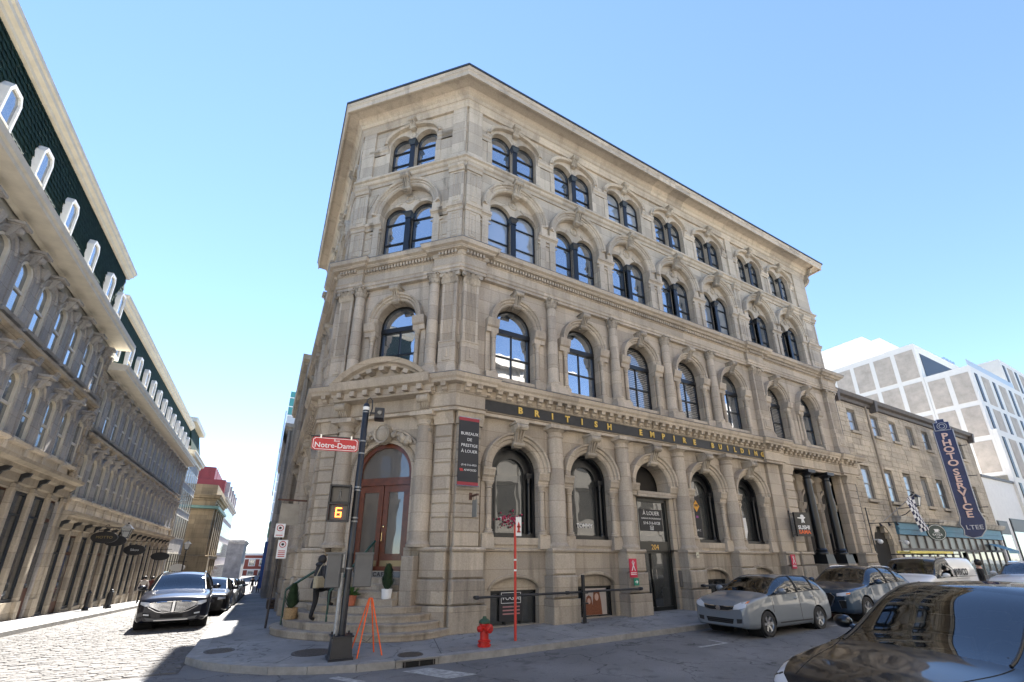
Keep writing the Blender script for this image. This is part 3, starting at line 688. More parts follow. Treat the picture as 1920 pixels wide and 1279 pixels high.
# ---------- ground floor bay
def bay1(x0=-HB, x1=HB, door=False):
    z0, z1, zs, r = 2.25, 6.52, 4.80, .90
    ops = [(0, r, 2.62 if not door else z0, zs, r)]
    k = [('wall_panel', wall_arch(MB(), x0, x1, z0, z1, ops, .55, 20).mesh('wall_panel', LIME, False), 0, 0, 0)]
    ap = [(0, 0), (0, -0.075), (0.05, -0.135), (0.15, -0.15), (0.17, -0.21), (0.26, -0.21), (0.29, -0.285), (0.35, -0.3), (0.37, 0)]
    k.append(('arch_mould', MB().arc(ap, 0, zs, r, r, 0, 180, 26).mesh('arch_mould', LIME), 0, 0, 0))
    k.append(('keystone', keystone_mesh(.14, .20, 5.55, 6.32, .46), 0, 0, 0))
    for s in (-1, 1):
        a, b_ = sorted((s*.84, s*1.26))
        im = MB().exx([(.10, 4.34), (-.12, 4.34), (-.13, 4.48), (-.19, 4.54), (-.21, 4.68), (-.24, 4.72), (-.24, 4.79), (.10, 4.80)], a, b_)
        k.append(('impost', im.mesh('impost', LIME), 0, 0, 0))
        if not door:
            k.append(('colonnette', colonnette(.10, 2.72, 4.34), s*1.0, -.06, 0))
            pd = MB().frustum(*sorted((s*.86, s*1.24)), -.16, 0, 2.27, 2.72, .03); k.append(('pedestal', pd.mesh('pedestal', LIME, False), 0, 0, 0))
        st = MB().box(*sorted((s*1.14, s*1.28)), -.05, 0, 2.27, 4.34); k.append(('jamb_strip', st.mesh('jamb_strip', LIME, False), 0, 0, 0))
    if not door:
        # black timber shopfront: outer ring, inner arched light, two slim black columns with a transom
        b = MB(); frame_ring(b, r-.005, 2.62, zs, r-.005, .10, .22, .40)
        b2 = MB(); frame_ring(b2, .60, 2.72, 4.75, .60, .06, .36, .46)
        pn = MB().face(arch_poly(.56, 2.78, 4.75, .56), .45).mesh('pane', GLASSD, False, fix=False)
        b.merge(b2)
        bk_ = MB(); o = arch_poly(r-.08, 2.70, zs, r-.08, 14); i = arch_poly(.57, 2.75, 4.75, .57, 14); m = len(o)
        b.add([(p[0], .41, p[1]) for p in o]+[(p[0], .41, p[1]) for p in i], [(q, (q+1) % m, m+(q+1) % m, m+q) for q in range(m)])
        b.box(-r+.05, r-.05, .14, .40, 2.62, 2.74)
        k.append(('window', b.mesh('window', BLACK, False), 0, 0, 0, [('pane', pn, 0, 0, 0),
                  ('black_colonnette', colonnette(.055, 2.74, 4.62, 'black_colonnette', BLACK), -.70, .30, 0), ('black_colonnette', colonnette(.055, 2.74, 4.62, 'black_colonnette', BLACK), .70, .30, 0),
                  ('impost_block', MB().box(-.12, .12, .20, .42, 4.62, 4.80).mesh('impost_block', BLACK, False), -.70, 0, 0), ('impost_block', MB().box(-.12, .12, .20, .42, 4.62, 4.80).mesh('impost_block', BLACK, False), .70, 0, 0)]))
    return k
# place repeated bays
K4, K3, K2, K1 = bay4(), bay3(), bay2(), bay1()
LBAYS = [2.95, 6.095, 9.24]
K4B, K3B, K2B = bay4(gm=GROLL), bay3(gm=GROLL), bay2(gm=GBLIND)
for i, u in enumerate(BAYS+BAYS2): place(K4B if i in (2, 6) else K4, FR, u); place(K3B if i in (0, 4) else K3, FR, u); place(K2B if i in (2, 3, 5) else K2, FR, u)
for u in LBAYS: place(K4, FL, u); place(K3, FL, u); place(K2, FL, u); place(K1, FL, u)
for i, u in enumerate(BAYS):
    if i != 2: place(K1, FR, u)
K1D = bay1(door=True); place(K1D, FR, BAYS[2])
KC4, KC3 = bay4(-CW/2, CW/2), bay3(-CW/2, CW/2)
place(KC4, FC, CW/2); place(KC3, FC, CW/2)
KC2 = [k for k in bay2(-CW/2, CW/2)]; place(KC2, FC, CW/2)
# filler walls beside the bays
def filler(fr, a, b_, z0, z1, y=0, mat=LIME): MB().box(a, b_, y, y+.4, z0, z1).build('wall_strip', mat, main, fr.loc(0), fr.rz, smooth=False)
for fr, segs in ((FR, [(0.0, BAYS[0]-HB), (BAYS[4]+HB, BAYS2[0]-HB), (BAYS2[0]+HB, BAYS2[1]-HB+.0), (BAYS2[1]+HB, LEN_R)]), (FL, [(-.4, LBAYS[0]-HB), (LBAYS[2]+HB, LEFT_Y-c)])):
    for a, b_ in segs:
        if b_-a > .01: filler(fr, a, b_, 7.6, 20.1)
for a, b_ in ((0, BAYS[0]-HB), (BAYS[4]+HB, 18.3), (23.5, LEN_R)): filler(FR, a, b_, -.1, 7.0)
for a, b_ in ((-.4, LBAYS[0]-HB), (LBAYS[2]+HB, LEFT_Y-c)): filler(FL, a, b_, -1.2, 7.0)
# ---------- pilasters
def flat_pil(fr, u0, u1, z0, z1, d=.10, panels=()):
    b = MB(); b.box(u0, u1, -d, .02, z0, z1); o = b.build('pilaster', LIME, main, fr.loc(0), fr.rz, smooth=False)
    for (p0, p1) in panels:
        q = MB()
        for e, dd in ((.12, .02), (.17, -.0)):
            pass
        w0, w1 = u0+.15, u1-.15
        for a, b_, zz0, zz1 in ((w0, w1, p0, p0+.05), (w0, w1, p1-.05, p1), (w0, w0+.05, p0+.05, p1-.05), (w1-.05, w1, p0+.05, p1-.05)): q.cbox(a, b_, -d-.025, -d, zz0, zz1, .01)
        w0 += .11; w1 -= .11
        if w1-w0 > .06: q.cbox(w0, w1, -d-.018, -d, p0+.14, p1-.14, .012)
        q.build('panel_mould', LIME, o, (0, 0, 0), 0, smooth=False)
    return o
for fr, segs in ((FR, [(.03, .64), (16.42, 16.90), (23.30, 24.66)]), (FC, [(.02, .62), (CW-.62, CW-.02)]), (FL, [(10.85, 11.46)])):
    for a, b_ in segs:
        flat_pil(fr, a, b_, 17.42, 20.06, .09)
        flat_pil(fr, a, b_, 12.95, 16.9, .11, ((13.5, 14.6), (15.15, 16.55)))
        m = MB().exx([(0, 14.68), (-.14, 14.68), (-.15, 14.80), (-.22, 14.87), (-.24, 14.98), (0, 15.0)], a-.03, b_+.03); m.build('impost', LIME, main, fr.loc(0), fr.rz)
        MB().exx([(0, 16.62), (-.16, 16.62), (-.18, 16.74), (-.24, 16.80), (-.26, 16.90), (0, 16.92)], a-.03, b_+.03).build('pilaster_cap', LIME, main, fr.loc(0), fr.rz)
        MB().frustum(a-.02, b_+.02, -.13, 0, 12.9, 13.3, .03).build('pilaster_base', LIME, main, fr.loc(0), fr.rz, smooth=False)
        MB().frustum(a-.02, b_+.02, -.11, 0, 17.36, 17.62, .03).build('pilaster_base', LIME, main, fr.loc(0), fr.rz, smooth=False)
# chamfer side panels on the third floor
for s in (-1, 1):
    x = CW/2+s*1.72
    q = MB()
    for a, b_, z0, z1 in ((x-.2, x+.2, 13.6, 13.65), (x-.2, x+.2, 14.35, 14.4), (x-.2, x-.15, 13.65, 14.35), (x+.15, x+.2, 13.65, 14.35)): q.cbox(a, b_, -.025, 0, z0, z1, .01)
    q.cbox(x-.09, x+.09, -.02, 0, 13.76, 14.24, .012)
    q.build('panel_mould', LIME, main, FC.loc(0), FC.rz, smooth=False)
    q = MB().prism([(x-.28*s, 16.55), (x+.3*s, 16.55), (x+.3*s, 15.35)][::s], -.03, 0); q.prism([(x-.14*s, 16.46), (x+.22*s, 16.46), (x+.22*s, 15.72)][::s], -.05, 0)
    q.build('spandrel_panel', LIMEC, main, FC.loc(0), FC.rz, smooth=False)
    MB().exx([(0, 14.68), (-.06, 14.68), (-.07, 14.80), (-.15, 14.87), (-.17, 14.98), (0, 15.0)], x-.3, x+.32).build('impost', LIME, main, FC.loc(0), FC.rz)
    MB().exx([(0, 18.70), (-.04, 18.70), (-.05, 18.82), (-.10, 18.88), (-.11, 18.98), (0, 19.0)], x-.36, x+.15).build('impost', LIME, main, FC.loc(0), FC.rz)
# fluted pilasters with corinthian capitals on the second floor
def fluted(fr, u0, u1, d=.22):
    w_ = u1-u0; z0, z1 = 9.05, 11.32
    pts = [(u0, .02), (u0, -d)]; n = 7; m = .09
    for i in range(n):
        a = u0+m+(w_-2*m)*i/n; e = (w_-2*m)/n
        pts += [(a+e*.12, -d), (a+e*.25, -d+.028), (a+e*.75, -d+.028), (a+e*.88, -d)]
    pts += [(u1, -d), (u1, .02)]
    o = MB().zprism([(p[0], p[1]) for p in pts][::-1], z0, z1).build('fluted_pilaster', LIME, main, fr.loc(0), fr.rz, smooth=False)
    b = MB().box(u0-.03, u1+.03, -d-.03, 0, 8.15, 9.0); b.frustum(u0-.05, u1+.05, -d-.05, 0, 7.70, 8.15, .06); b.box(u0-.05, u1+.05, -d-.05, 0, 9.0, 9.05)
    b.cbox(u0+.12, u1-.12, -d-.06, -d-.03, 8.3, 8.85, .02); b.cbox(u0+.24, u1-.24, -d-.085, -d-.06, 8.42, 8.73, .015)
    b.build('pedestal', LIME, o, (0, 0, 0), smooth=False)
    k = MB(); k.box(u0, u1, -d, 0, 11.32, 11.75)
    for row, zz in ((0, 11.36), (1, 11.54)):
        nn = 4-row
        for i in range(nn):
            x = u0+w_*(i+.5)/nn
            k.add([(x-.11, -d-.01, zz), (x+.11, -d-.01, zz), (x+.12, -d-.05, zz+.13), (x-.12, -d-.05, zz+.13), (x+.06, -d-.12, zz+.19), (x-.06, -d-.12, zz+.19), (x, -d-.11, zz+.13), (x, -d-.035, zz+.0), (x, -d-.075, zz+.13)],
                  [(0,7,8,3),(7,1,2,8),(3,8,5),(8,2,4),(8,4,5),(5,4,6)])
    for s in (u0-.03, u1+.03):
        kk = len(k.v); k.lathe([(1e-4, -.05), (.085, -.05), (.085, .05), (1e-4, .05)], n=10); k.xf(Matrix.Translation((s, -d-.05, 11.68)) @ Matrix.Rotation(R(90), 4, 'X'), kk)
    k.box(u0-.10, u1+.10, -d-.12, 0, 11.75, 11.81)
    k.build('capital', LIMEC, o, (0, 0, 0), ang=40)
    return o
for fr, segs in ((FR, [(.05, .62), (16.55, 17.35), (23.75, 24.65)]), (FC, [(.04, .60), (CW-.60, CW-.04)]), (FL, [(10.88, 11.45)])):
    for a, b_ in segs: fluted(fr, a, b_)
# free columns: corinthian on the second floor, plain on the ground floor
r2 = .205
cm2 = column_mesh(r2, r2*.86, 8.05, 11.36, 8.95, n=20); cap2 = corinth(r2*.86, .44)
pd2 = MB().frustum(-.36, .36, -.36, .30, 7.70, 7.93, .04); pd2.box(-.33, .33, -.33, .30, 7.93, 8.06); pd2 = pd2.mesh('pedestal', LIME, False)
def col2(fr, u, y=-.16): place([('column', cm2, 0, 0, 0, [('capital', cap2, 0, 0, 11.36), ('pedestal', pd2, 0, 0, 0)])], fr, u, y=y)
COLS = [BAYS[0]+HB+3.145*i for i in range(4)]
for u in COLS: col2(FR, u)
for u in (LBAYS[0]+HB, LBAYS[1]+HB): col2(FL, u)
for u in (.93, CW-.93): col2(FC, u, -.20)
r1 = .30
p1 = [(r1*1.28, 2.30), (r1*1.28, 2.38), (r1*1.18, 2.42), (r1*1.06, 2.46), (r1, 2.52), (r1, 3.85), (r1*.99, 3.86), (r1*.97, 4.6), (r1*.90, 5.5), (r1*.85, 6.08), (r1*.95, 6.10), (r1*.95, 6.14), (r1*.85, 6.16), (r1*.85, 6.27), (r1*1.0, 6.31), (r1*1.2, 6.37)]
cm1 = MB().lathe(p1, n=24).mesh('column', LIME); ab1 = MB().box(-.40, .40, -.40, .35, 6.37, 6.51).mesh('abacus', LIME, False)
def col1(fr, u, y=-.22): place([('column', cm1, 0, 0, 0, [('abacus', ab1, 0, 0, 0)])], fr, u, y=y)
for u in COLS: col1(FR, u, -.12)
for u in (LBAYS[0]+HB, LBAYS[1]+HB): col1(FL, u, -.12)
for u in (.98, CW-.98): col1(FC, u, -.10)
# ---------- street-level plinth: piers of big blocks under every column, wall with cellar windows between
def pier(fr, u, w_, d, zb=0.0, top=2.3, name='pier'):
    """three courses of rock-faced blocks, each block its own piece"""
    o = MB().box(u-w_/2, u+w_/2, -d+.08, .1, zb-.3, top).build(name, LIME2, main, fr.loc(0), fr.rz, smooth=False)
    zs_ = [zb-.3, zb+.72, zb+1.42, top-.12]
    ex = [.10, .06, .02]
    for i in range(3):
        b = MB(); e = ex[i]
        b.cbox(u-w_/2-e, u+w_/2+e, -d-e, .05, zs_[i]+.012, zs_[i+1]-.012, .045 if i else .02)
        b.build('stone_block', LIME2 if i < 2 else LIME, o, (0, 0, 0), smooth=False)
    MB().exx([(0, top-.12), (-d-.03, top-.12), (-d-.05, top-.06), (-d-.02, top), (0, top)], u-w_/2-.05, u+w_/2+.05).build('pier_cap', LIME, o)
    return o
for u in COLS: pier(FR, u, .84, .46, zb=.015*u)
for u in (LBAYS[0]+HB, LBAYS[1]+HB): pier(FL, u, .84, .42, -.2)
pier(FR, .46, .96, .34); pier(FR, 16.85, 1.0, .34, .25); pier(FR, 17.95, .9, .42, .27); pier(FR, 24.1, 1.15, .40, .36); pier(FL, 11.05, .9, .34); pier(FL, .5, 1.0, .34, -.4)
# rusticated corner piers on the ground floor, banded block by block
def rustic(fr, u0, u1, d, z0=2.3, z1=6.1, n=9):
    o = MB().box(u0+.02, u1-.02, -d+.05, .1, z0, 6.5).build('rusticated_pier', LIME, main, fr.loc(0), fr.rz, smooth=False)
    h = (z1-z0)/n
    for i in range(n): MB().cbox(u0, u1, -d, .05, z0+i*h+.018, z0+(i+1)*h-.018, .022).build('stone_block', LIME, o, (0, 0, 0), smooth=False)
    MB().exx([(0, 6.1), (-d-.02, 6.1), (-d-.03, 6.22), (-d-.10, 6.34), (-d-.12, 6.50), (0, 6.50)], u0-.06, u1+.06).build('pier_cap', LIME, o)
rustic(FR, .05, .86, .16); rustic(FR, 17.55, 18.35, .22); rustic(FR, 23.75, 24.65, .22); rustic(FL, 10.70, 11.46, .16); rustic(FC, .03, .60, .14); rustic(FC, CW-.60, CW-.03, .14); rustic(FL, 0, .9, .18)
flat_pil(FR, 16.45, 17.4, 2.3, 6.5, .14)
# plinth wall with segment-headed cellar windows
def cellar(fr, u, zb, win=True, hw=.86):
    b = MB()
    if win: wall_arch(b, u-HB, u+HB, zb-.3, 2.27, [(u, hw, zb+.02, zb+1.02, .36)], .30, 14)
    else: b.face([(u-HB, zb-.3), (u+HB, zb-.3), (u+HB, 2.27), (u-HB, 2.27)], 0)
    o = b.build('plinth_wall', LIME2, main, fr.loc(0), fr.rz, smooth=False)
    s_ = MB().box(u-.9, u+.9, -.04, .5, 2.40, 2.62); s_.exx([(.0, 2.18), (-.07, 2.20), (-.08, 2.26), (0, 2.29)], u-1.18, u+1.18); s_.box(u-.9, u+.9, .02, .3, 2.27, 2.40)
    s_.build('sill_panel', LIME, main, fr.loc(0), fr.rz, smooth=False)
    if win:
        MB().arc([(0, 0), (0, -.03), (.07, -.035), (.09, 0)], u, zb+1.02, hw+.02, .38, 0, 180, 18).build('arch_mould', LIME2, main, fr.loc(0), fr.rz)
        MB().prism([(u-hw, zb+1.0), (u+hw, zb+1.0)]+arcpts(u, zb+1.02, hw-.005, .355, 14), .16, .26).build('window_hood', LIME2, main, fr.loc(0), fr.rz, smooth=False)
        f = MB()
        for x in (-hw+.02, -.28, .28, hw-.07): f.box(u+x, u+x+.05, .20, .28, zb+.02, zb+1.0)
        f.box(u-hw, u+hw, .20, .28, zb+.92, zb+1.0)
        w_ = f.build('cellar_window', BLACK, main, fr.loc(0), fr.rz, smooth=False)
        for xa, xb in ((-hw+.07, -.28), (-.23, .28), (.33, hw-.07)):
            MB().face([(u+xa, zb+.02), (u+xb, zb+.02), (u+xb, zb+.92), (u+xa, zb+.92)], .255).build('pane', GLASSD, w_, smooth=False, fix=False)
    return o
for i, u in enumerate(BAYS):
    if i != 2: cellar(FR, u, .015*u)
for u in LBAYS: cellar(FL, u, -.15, False)
for a, b_, fr in ((0, BAYS[0]-HB, FR), (BAYS[4]+HB, 18.4, FR), (23.5, LEN_R, FR), (LBAYS[2]+HB, 11.5, FL)): MB().box(a, b_, .01, .4, -.5, 2.27).build('plinth_wall', LIME2, main, fr.loc(0), fr.rz, smooth=False)
# ---------- the sign band
SIGNB = plain('sign_black', (.018, .017, .016), .5, var=.5, scale=5)
sb = MB().box(.74, 16.33, -.235, -.19, 6.68, 7.06).build('sign_band', SIGNB, main, smooth=False)
for word, xa, xb in (('BRITISH', 2.30, 6.30), ('EMPIRE', 7.95, 11.15), ('BUILDING', 12.35, 16.05)):
    for i, ch in enumerate(word):
        x = xa+(xb-xa)*i/(len(word)-1)
        l = put('letter', text_mesh(ch, .32, GOLD, .012, bold=.012), sb, (x, -.25, 6.865)); l['label'] = 'gold letter '+ch
# ---------- the street door, number 204
DK = plain('door_dark', (.012, .014, .013), .3, var=.2)
u = BAYS[2]; zb = .13
dr = thing('x', 'x', 'x') if False else None
b = MB()
for s in (-1, 1): b.box(u+s*.80-.06, u+s*.80+.06, .12, .30, zb, 4.25)
b.box(u-.80, u+.80, .12, .30, 4.15, 4.28); b.box(u-.80, u+.80, .14, .28, 2.18, 2.62); b.box(u-.80, u+.80, .14, .28, zb, zb+.14)
b.box(u-.24, u-.18, .14, .28, zb, 2.18)
dr = b.build('entrance_door', DK, main, smooth=False)
MB().box(u-.76, u-.24, .20, .21, zb+.14, 2.18).build('pane', GLASSD, dr, smooth=False)
MB().box(u-.18, u+.76, .20, .21, zb+.14, 2.18).build('pane', GLASSD, dr, smooth=False)
MB().box(u-.74, u+.74, .20, .21, 2.62, 4.15).build('pane', GLASSD, dr, smooth=False)
MB().face(arch_poly(.86, 4.55, 4.80, .86), .5).build('fanlight_pane', GLASSD, dr, smooth=False, fix=False)
MB().box(u-.92, u+.92, -.16, .35, 4.30, 4.52).build('lintel', LIME, main, smooth=False)
hd = MB().tube([(u-.10, .14, 1.25), (u-.10, .06, 1.25), (u-.10, .06, 1.6), (u-.10, .14, 1.6)], .014); hd.tube([(u-.32, .14, 1.25), (u-.32, .06, 1.25), (u-.32, .06, 1.6), (u-.32, .14, 1.6)], .014)
hd.build('handle', plain('steel', (.6, .6, .6), .25, metal=1), dr)
MB().box(u-.62, u+.62, .185, .195, 3.02, 3.86).build('window_notice', plain('notice_black', (.02, .02, .022), .6), dr, smooth=False)
for t_, sz, zz in (('À LOUER', .22, 3.70), ('BUREAUX PROFESSIONNELS', .085, 3.50), ('514-316-0128', .16, 3.32)):
    put('lettering', text_mesh(t_, sz, WHITEP, .002), dr, (u+.02, .18, zz))
b = MB()
for a, b_, z0, z1 in ((-.09, .09, 3.06, 3.075), (-.09, .09, 3.205, 3.22), (-.09, -.075, 3.06, 3.22), (.075, .09, 3.06, 3.22), (-.03, -.015, 3.075, 3.17), (.015, .03, 3.075, 3.17), (-.03, .03, 3.155, 3.17)): b.box(u+a, u+b_, .176, .184, z0, z1)
b.build('notice_emblem', WHITEP, dr, smooth=False)
put('house_number', text_mesh('204', .27, plain('brass', (.55, .36, .12), .35, metal=.7), .004), dr, (u+.02, .13, 2.40))
for x0 in (u-HB, u+.92): MB().box(x0 if x0 < u else u+.90, x0+.66 if x0 < u else u+HB, .0, .4, -.1, 2.3).build('wall_strip', LIME2, main, smooth=False)
# fanlight scroll grille
g_ = MB()
for s in (-1, 1):
    for k_ in range(3):
        cx_ = u-.55+s*.09*k_; g_.tube([(cx_+.10*math.cos(t)*s, .46, 4.66+.05*k_+.09*math.sin(t)) for t in [i*.5 for i in range(12)]], .012, 6)
g_.build('scroll_grille', plain('grille_cream', (.35, .31, .25), .6), dr)
# entry-phone box
MB().cbox(u+1.0, u+1.28, -.10, 0, .95, 1.55, .02).build('intercom', plain('intercom_grey', (.13, .12, .11), .5), main, smooth=False)
# ---------- black-columned portico at the far end of the ground floor
X0, X1 = 18.4, 23.6
MB().box(X0-.1, X1+.1, .95, 1.05, .2, 6.5).build('wall_panel', LIME2, main, smooth=False)
for cx_ in (19.15, 20.95, 22.75):
    k = [('wall_panel', wall_arch(MB(), -.9, .9, 2.0, 6.5, [(0, .58, 2.2, 4.9, .58)], .25, 16).mesh('wall_panel', LIME, False), 0, 0, 0),
         ('arch_mould', MB().arc([(0, 0), (0, -.06), (.1, -.08), (.2, -.12), (.22, 0)], 0, 4.9, .58, .58, 0, 180, 20).mesh('arch_mould', LIME), 0, 0, 0),
         ('keystone', keystone_mesh(.10, .16, 5.45, 6.1, .3), 0, 0, 0), window_kit(.57, 2.2, 4.9, .57, .14, (3.1, 4.3), (0,), .09, gm=GLASSD)]
    for s in (-1, 1): k.append(('impost', MB().exx([(0, 4.55), (-.12, 4.55), (-.2, 4.8), (-.2, 4.88), (0, 4.9)], *sorted((s*.56, s*.86))).mesh('impost', LIME), 0, 0, 0))
    place(k, FR, cx_, y=.6)
MB().box(X0, X1, .58, .9, .2, 2.0).build('plinth_wall', LIME2, main, smooth=False)
bc = MB().lathe([(.30, 2.2), (.30, 2.28), (.24, 2.34), (.27, 2.4), (.205, 2.5), (.20, 4.2), (.17, 6.05), (.2, 6.08), (.17, 6.12), (.17, 6.2), (.3, 6.34)], n=22).mesh('black_column', BLACK)
bb_ = MB().frustum(-.34, .34, -.34, .34, 1.75, 2.2, .05).mesh('base', BLACK, False); bab = MB().box(-.34, .34, -.34, .34, 6.34, 6.50).mesh('abacus', BLACK, False)
bpd = MB().frustum(-.42, .42, -.42, .42, .25, 1.75, .06).mesh('pedestal', LIME2, False)
for cx_ in (20.02, 21.88): place([('black_column', bc, 0, 0, 0, [('base', bb_, 0, 0, 0), ('abacus', bab, 0, 0, 0), ('pedestal', bpd, 0, 0, 0)])], FR, cx_, y=-.02)
for cx_ in (20.02, 21.88): MB().box(cx_-.16, cx_+.16, .45, .62, 2.0, 6.5).build('pilaster', LIME, main, smooth=False)
MB().box(22.2, 23.5, .40, .56, .35, 3.3).build('iron_gate', BLACKM, main, smooth=False)
MB().box(18.45, 19.2, .35, .5, .35, 3.1).build('iron_gate', BLACKM, main, smooth=False)
# ---------- angled entrance
cu = CW/2
DH, DZ0, DS = .98, 1.62, 4.62
k = [('wall_panel', wall_arch(MB(), .55, CW-.55, 1.3, 6.52, [(cu, DH+.22, DZ0-.3, DS, DH+.22)], .30, 26).mesh('wall_panel', LIME, False), 0, 0, 0)]
place(k, FC, 0)
ap = [(0, .1), (0, -.02), (.10, -.05), (.14, -.02), (.20, -.02), (.24, -.08), (.40, -.10), (.44, -.14), (.50, -.14), (.52, 0)]
sur = MB().arc(ap, cu, DS, DH+.06, DH+.06, 0, 180, 34)
for s in (-1, 1):
    pr = [(a*s+cu+s*(DH+.06), b_) for a, b_ in ap]
    sur.add([(x, y, 1.62) for x, y in pr]+[(x, y, DS) for x, y in pr], [(i, (i+1) % len(pr), len(pr)+(i+1) % len(pr), len(pr)+i) for i in range(len(pr))])
sur.build('door_surround', LIME, main, FC.loc(0), FC.rz)
bd = MB()
for i in range(46):
    a = R(180*(i+.5)/46); bd.ball((cu+(DH+.24)*math.cos(a), -.055, DS+(DH+.24)*math.sin(a)), .028, 6, 4)
for s in (-1, 1):
    for i in range(36): bd.ball((cu+s*(DH+.24), -.055, 1.75+i*.08), .028, 6, 4)
tag(bd.build('bead_moulding', LIMEC, main, FC.loc(0), FC.rz), kind='stuff')
# carved shield and foliage over the arch
cv = MB(); rr = random.Random(5)
cv.ball((cu, -.22, 5.92), .26, 14, 8, (1, .5, 1.15)); cv.arc([(0, -.1), (0, -.3), (.06, -.33), (.08, -.1)], cu, 5.92, .24, .28, 0, 360, 20)
for s in (-1, 1):
    for i in range(26):
        t = rr.random(); a = R(90-s*(14+t*34)); rad = DH+.34+rr.uniform(-.1, .12)
        cv.ball((cu+rad*math.cos(a)*1.0, -.14-rr.random()*.12, DS+rad*math.sin(a)), rr.uniform(.05, .105), 7, 5, (1, .8, rr.uniform(.7, 1.3)))
    for q in range(3):
        th0 = rr.uniform(0, 6); cx_ = cu+s*(.38+.2*q); cz_ = 5.98-.10*q*q*.8
        cv.tube([(cx_+(.13-.012*i)*math.cos(th0+i*.6), -.2, cz_+(.13-.012*i)*math.sin(th0+i*.6)) for i in range(10)], .032, 6)
cv.build('carved_shield', LIMEC, main, FC.loc(0), FC.rz, ang=50)
# shuttered side jambs: ribbed panels beside the door
for s in (-1, 1):
    b = MB(); x = cu+s*(DH+.72)
    for i in range(26): b.box(x-.10, x+.10, -.055, 0, 2.3+i*.082, 2.35+i*.082)
    b.box(x-.15, x-.11, -.06, 0, 2.2, 4.6); b.box(x+.11, x+.15, -.06, 0, 2.2, 4.6)
    tag(b.build('ribbed_panel', LIME, main, FC.loc(0), FC.rz, smooth=False), kind='stuff')
    b = MB().prism([(cu+s*1.02, 6.38), (cu+s*1.62, 6.38), (cu+s*1.62, 5.5)][::s], -.035, 0); b.prism([(cu+s*1.2, 6.30), (cu+s*1.54, 6.30), (cu+s*1.54, 5.8)][::s], -.06, 0)
    b.build('spandrel_panel', LIMEC, main, FC.loc(0), FC.rz, smooth=False)
# door leaves
dw = MB(); frame_ring(dw, DH+.05, DZ0, DS, DH+.05, .13, .10, .30, 20); dw.box(-DH, DH, .10, .28, DS-.36, DS-.12)
door = dw.build('entrance_door', WOODR, main, FC.loc(cu), FC.rz, smooth=False)
MB().face([(-DH+.1, DS-.12), (DH-.1, DS-.12)]+arcpts(0, DS, DH-.08, DH-.08, 20), .2).build('fanlight_pane', DOORG, door, smooth=False, fix=False)
for s in (-1, 1):
    lf = MB(); a, b_ = sorted((s*.015, s*(DH-.08)))
    lf.box(a, a+.17, .16, .24, DZ0, DS-.36); lf.box(b_-.17, b_, .16, .24, DZ0, DS-.36); lf.box(a+.17, b_-.17, .16, .24, DS-.58, DS-.36); lf.box(a+.17, b_-.17, .16, .24, DZ0, DZ0+.50)
    l = lf.build('door_leaf', WOODR, door, smooth=False)
    MB().box(a+.17, b_-.17, .195, .205, DZ0+.50, DS-.58).build('pane', DOORG, door, smooth=False)
    kp = MB().box(a+.05, b_-.05, .15, .16, DZ0+.03, DZ0+.3).build('kick_plate', plain('kick_brass', (.3, .22, .12), .4, metal=.8), door, smooth=False)
h = MB().lathe([(1e-4, 0), (.035, .005), (.03, .04), (1e-4, .05)], n=12); h.xf(Matrix.Translation((.1, .15, 2.95)) @ Matrix.Rotation(R(90), 4, 'X')); h.tube([(.10, .15, 2.45), (.10, .07, 2.5), (.10, .07, 2.75), (.10, .15, 2.8)], .013)
h.build('handle', plain('brass_bright', (.75, .58, .28), .25, metal=1), door)
# brackets either side of the entrance and segmental pediment with its modillions
for u_ in (cu-1.55, cu+1.55):
    b = MB(); b.exx([(0, 5.95), (-.16, 6.0), (-.24, 6.15), (-.22, 6.4), (-.34, 6.55), (-.46, 6.75), (-.50, 7.05), (-.56, 7.12), (0, 7.12)], u_-.17, u_+.17)
    for q in (-.12, -.04, .04, .12):
        b.exx([(-.1, 6.0), (-.27, 6.15), (-.25, 6.4), (-.38, 6.55), (-.50, 6.75), (-.54, 7.0), (-.1, 7.0)], u_+q-.014, u_+q+.014)
    for zz, yy, rad in ((6.92, -.50, .13), (6.16, -.22, .10)):
        kk = len(b.v); b.lathe([(1e-4, -.2), (rad, -.2), (rad, .2), (1e-4, .2)], n=12); b.xf(Matrix.Translation((u_, yy, zz)) @ Matrix.Rotation(R(90), 4, 'Y'), kk)
    b.box(u_-.2, u_+.2, -.28, 0, 5.86, 5.97)
    b.build('scroll_bracket', LIMEC, main, FC.loc(0), FC.rz)
MB().exx([(0, 7.06), (-.60, 7.08), (-.62, 7.34), (-.82, 7.40), (-.86, 7.50), (-.90, 7.66), (0, 7.70)], cu-1.85, cu+1.85).build('pediment_base', LIME, main, FC.loc(0), FC.rz)
rp, hh = 2.25, 7.66-1.52
PR = [(0, 0), (0, -.62), (.06, -.66), (.10, -.80), (.18, -.84), (.24, -.90), (.27, 0)]
a_ = math.degrees(math.acos(1.72/rp))
MB().arc(PR, cu, 8.42-rp-.24, rp, rp, a_+2, 178-a_, 24).build('pediment_arch', LIME, main, FC.loc(0), FC.rz)
MB().prism(arcpts(cu, 8.42-rp-.24, rp+.05, rp+.05, 18, a_, 180-a_), -.40, 0).build('pediment_field', LIME, main, FC.loc(0), FC.rz, smooth=False)
for i in range(7):
    a = R(a_+12+(156-2*a_)*i/6)
    b = MB().box(-.10, .10, -.70, -.40, -.14, 0); b.xf(Matrix.Translation((cu+(rp-.01)*math.cos(a), 0, 8.42-rp-.24+(rp-.01)*math.sin(a))) @ Matrix.Rotation(R(90)-a, 4, 'Y'))
    b.build('modillion', LIME, main, FC.loc(0), FC.rz, smooth=False)
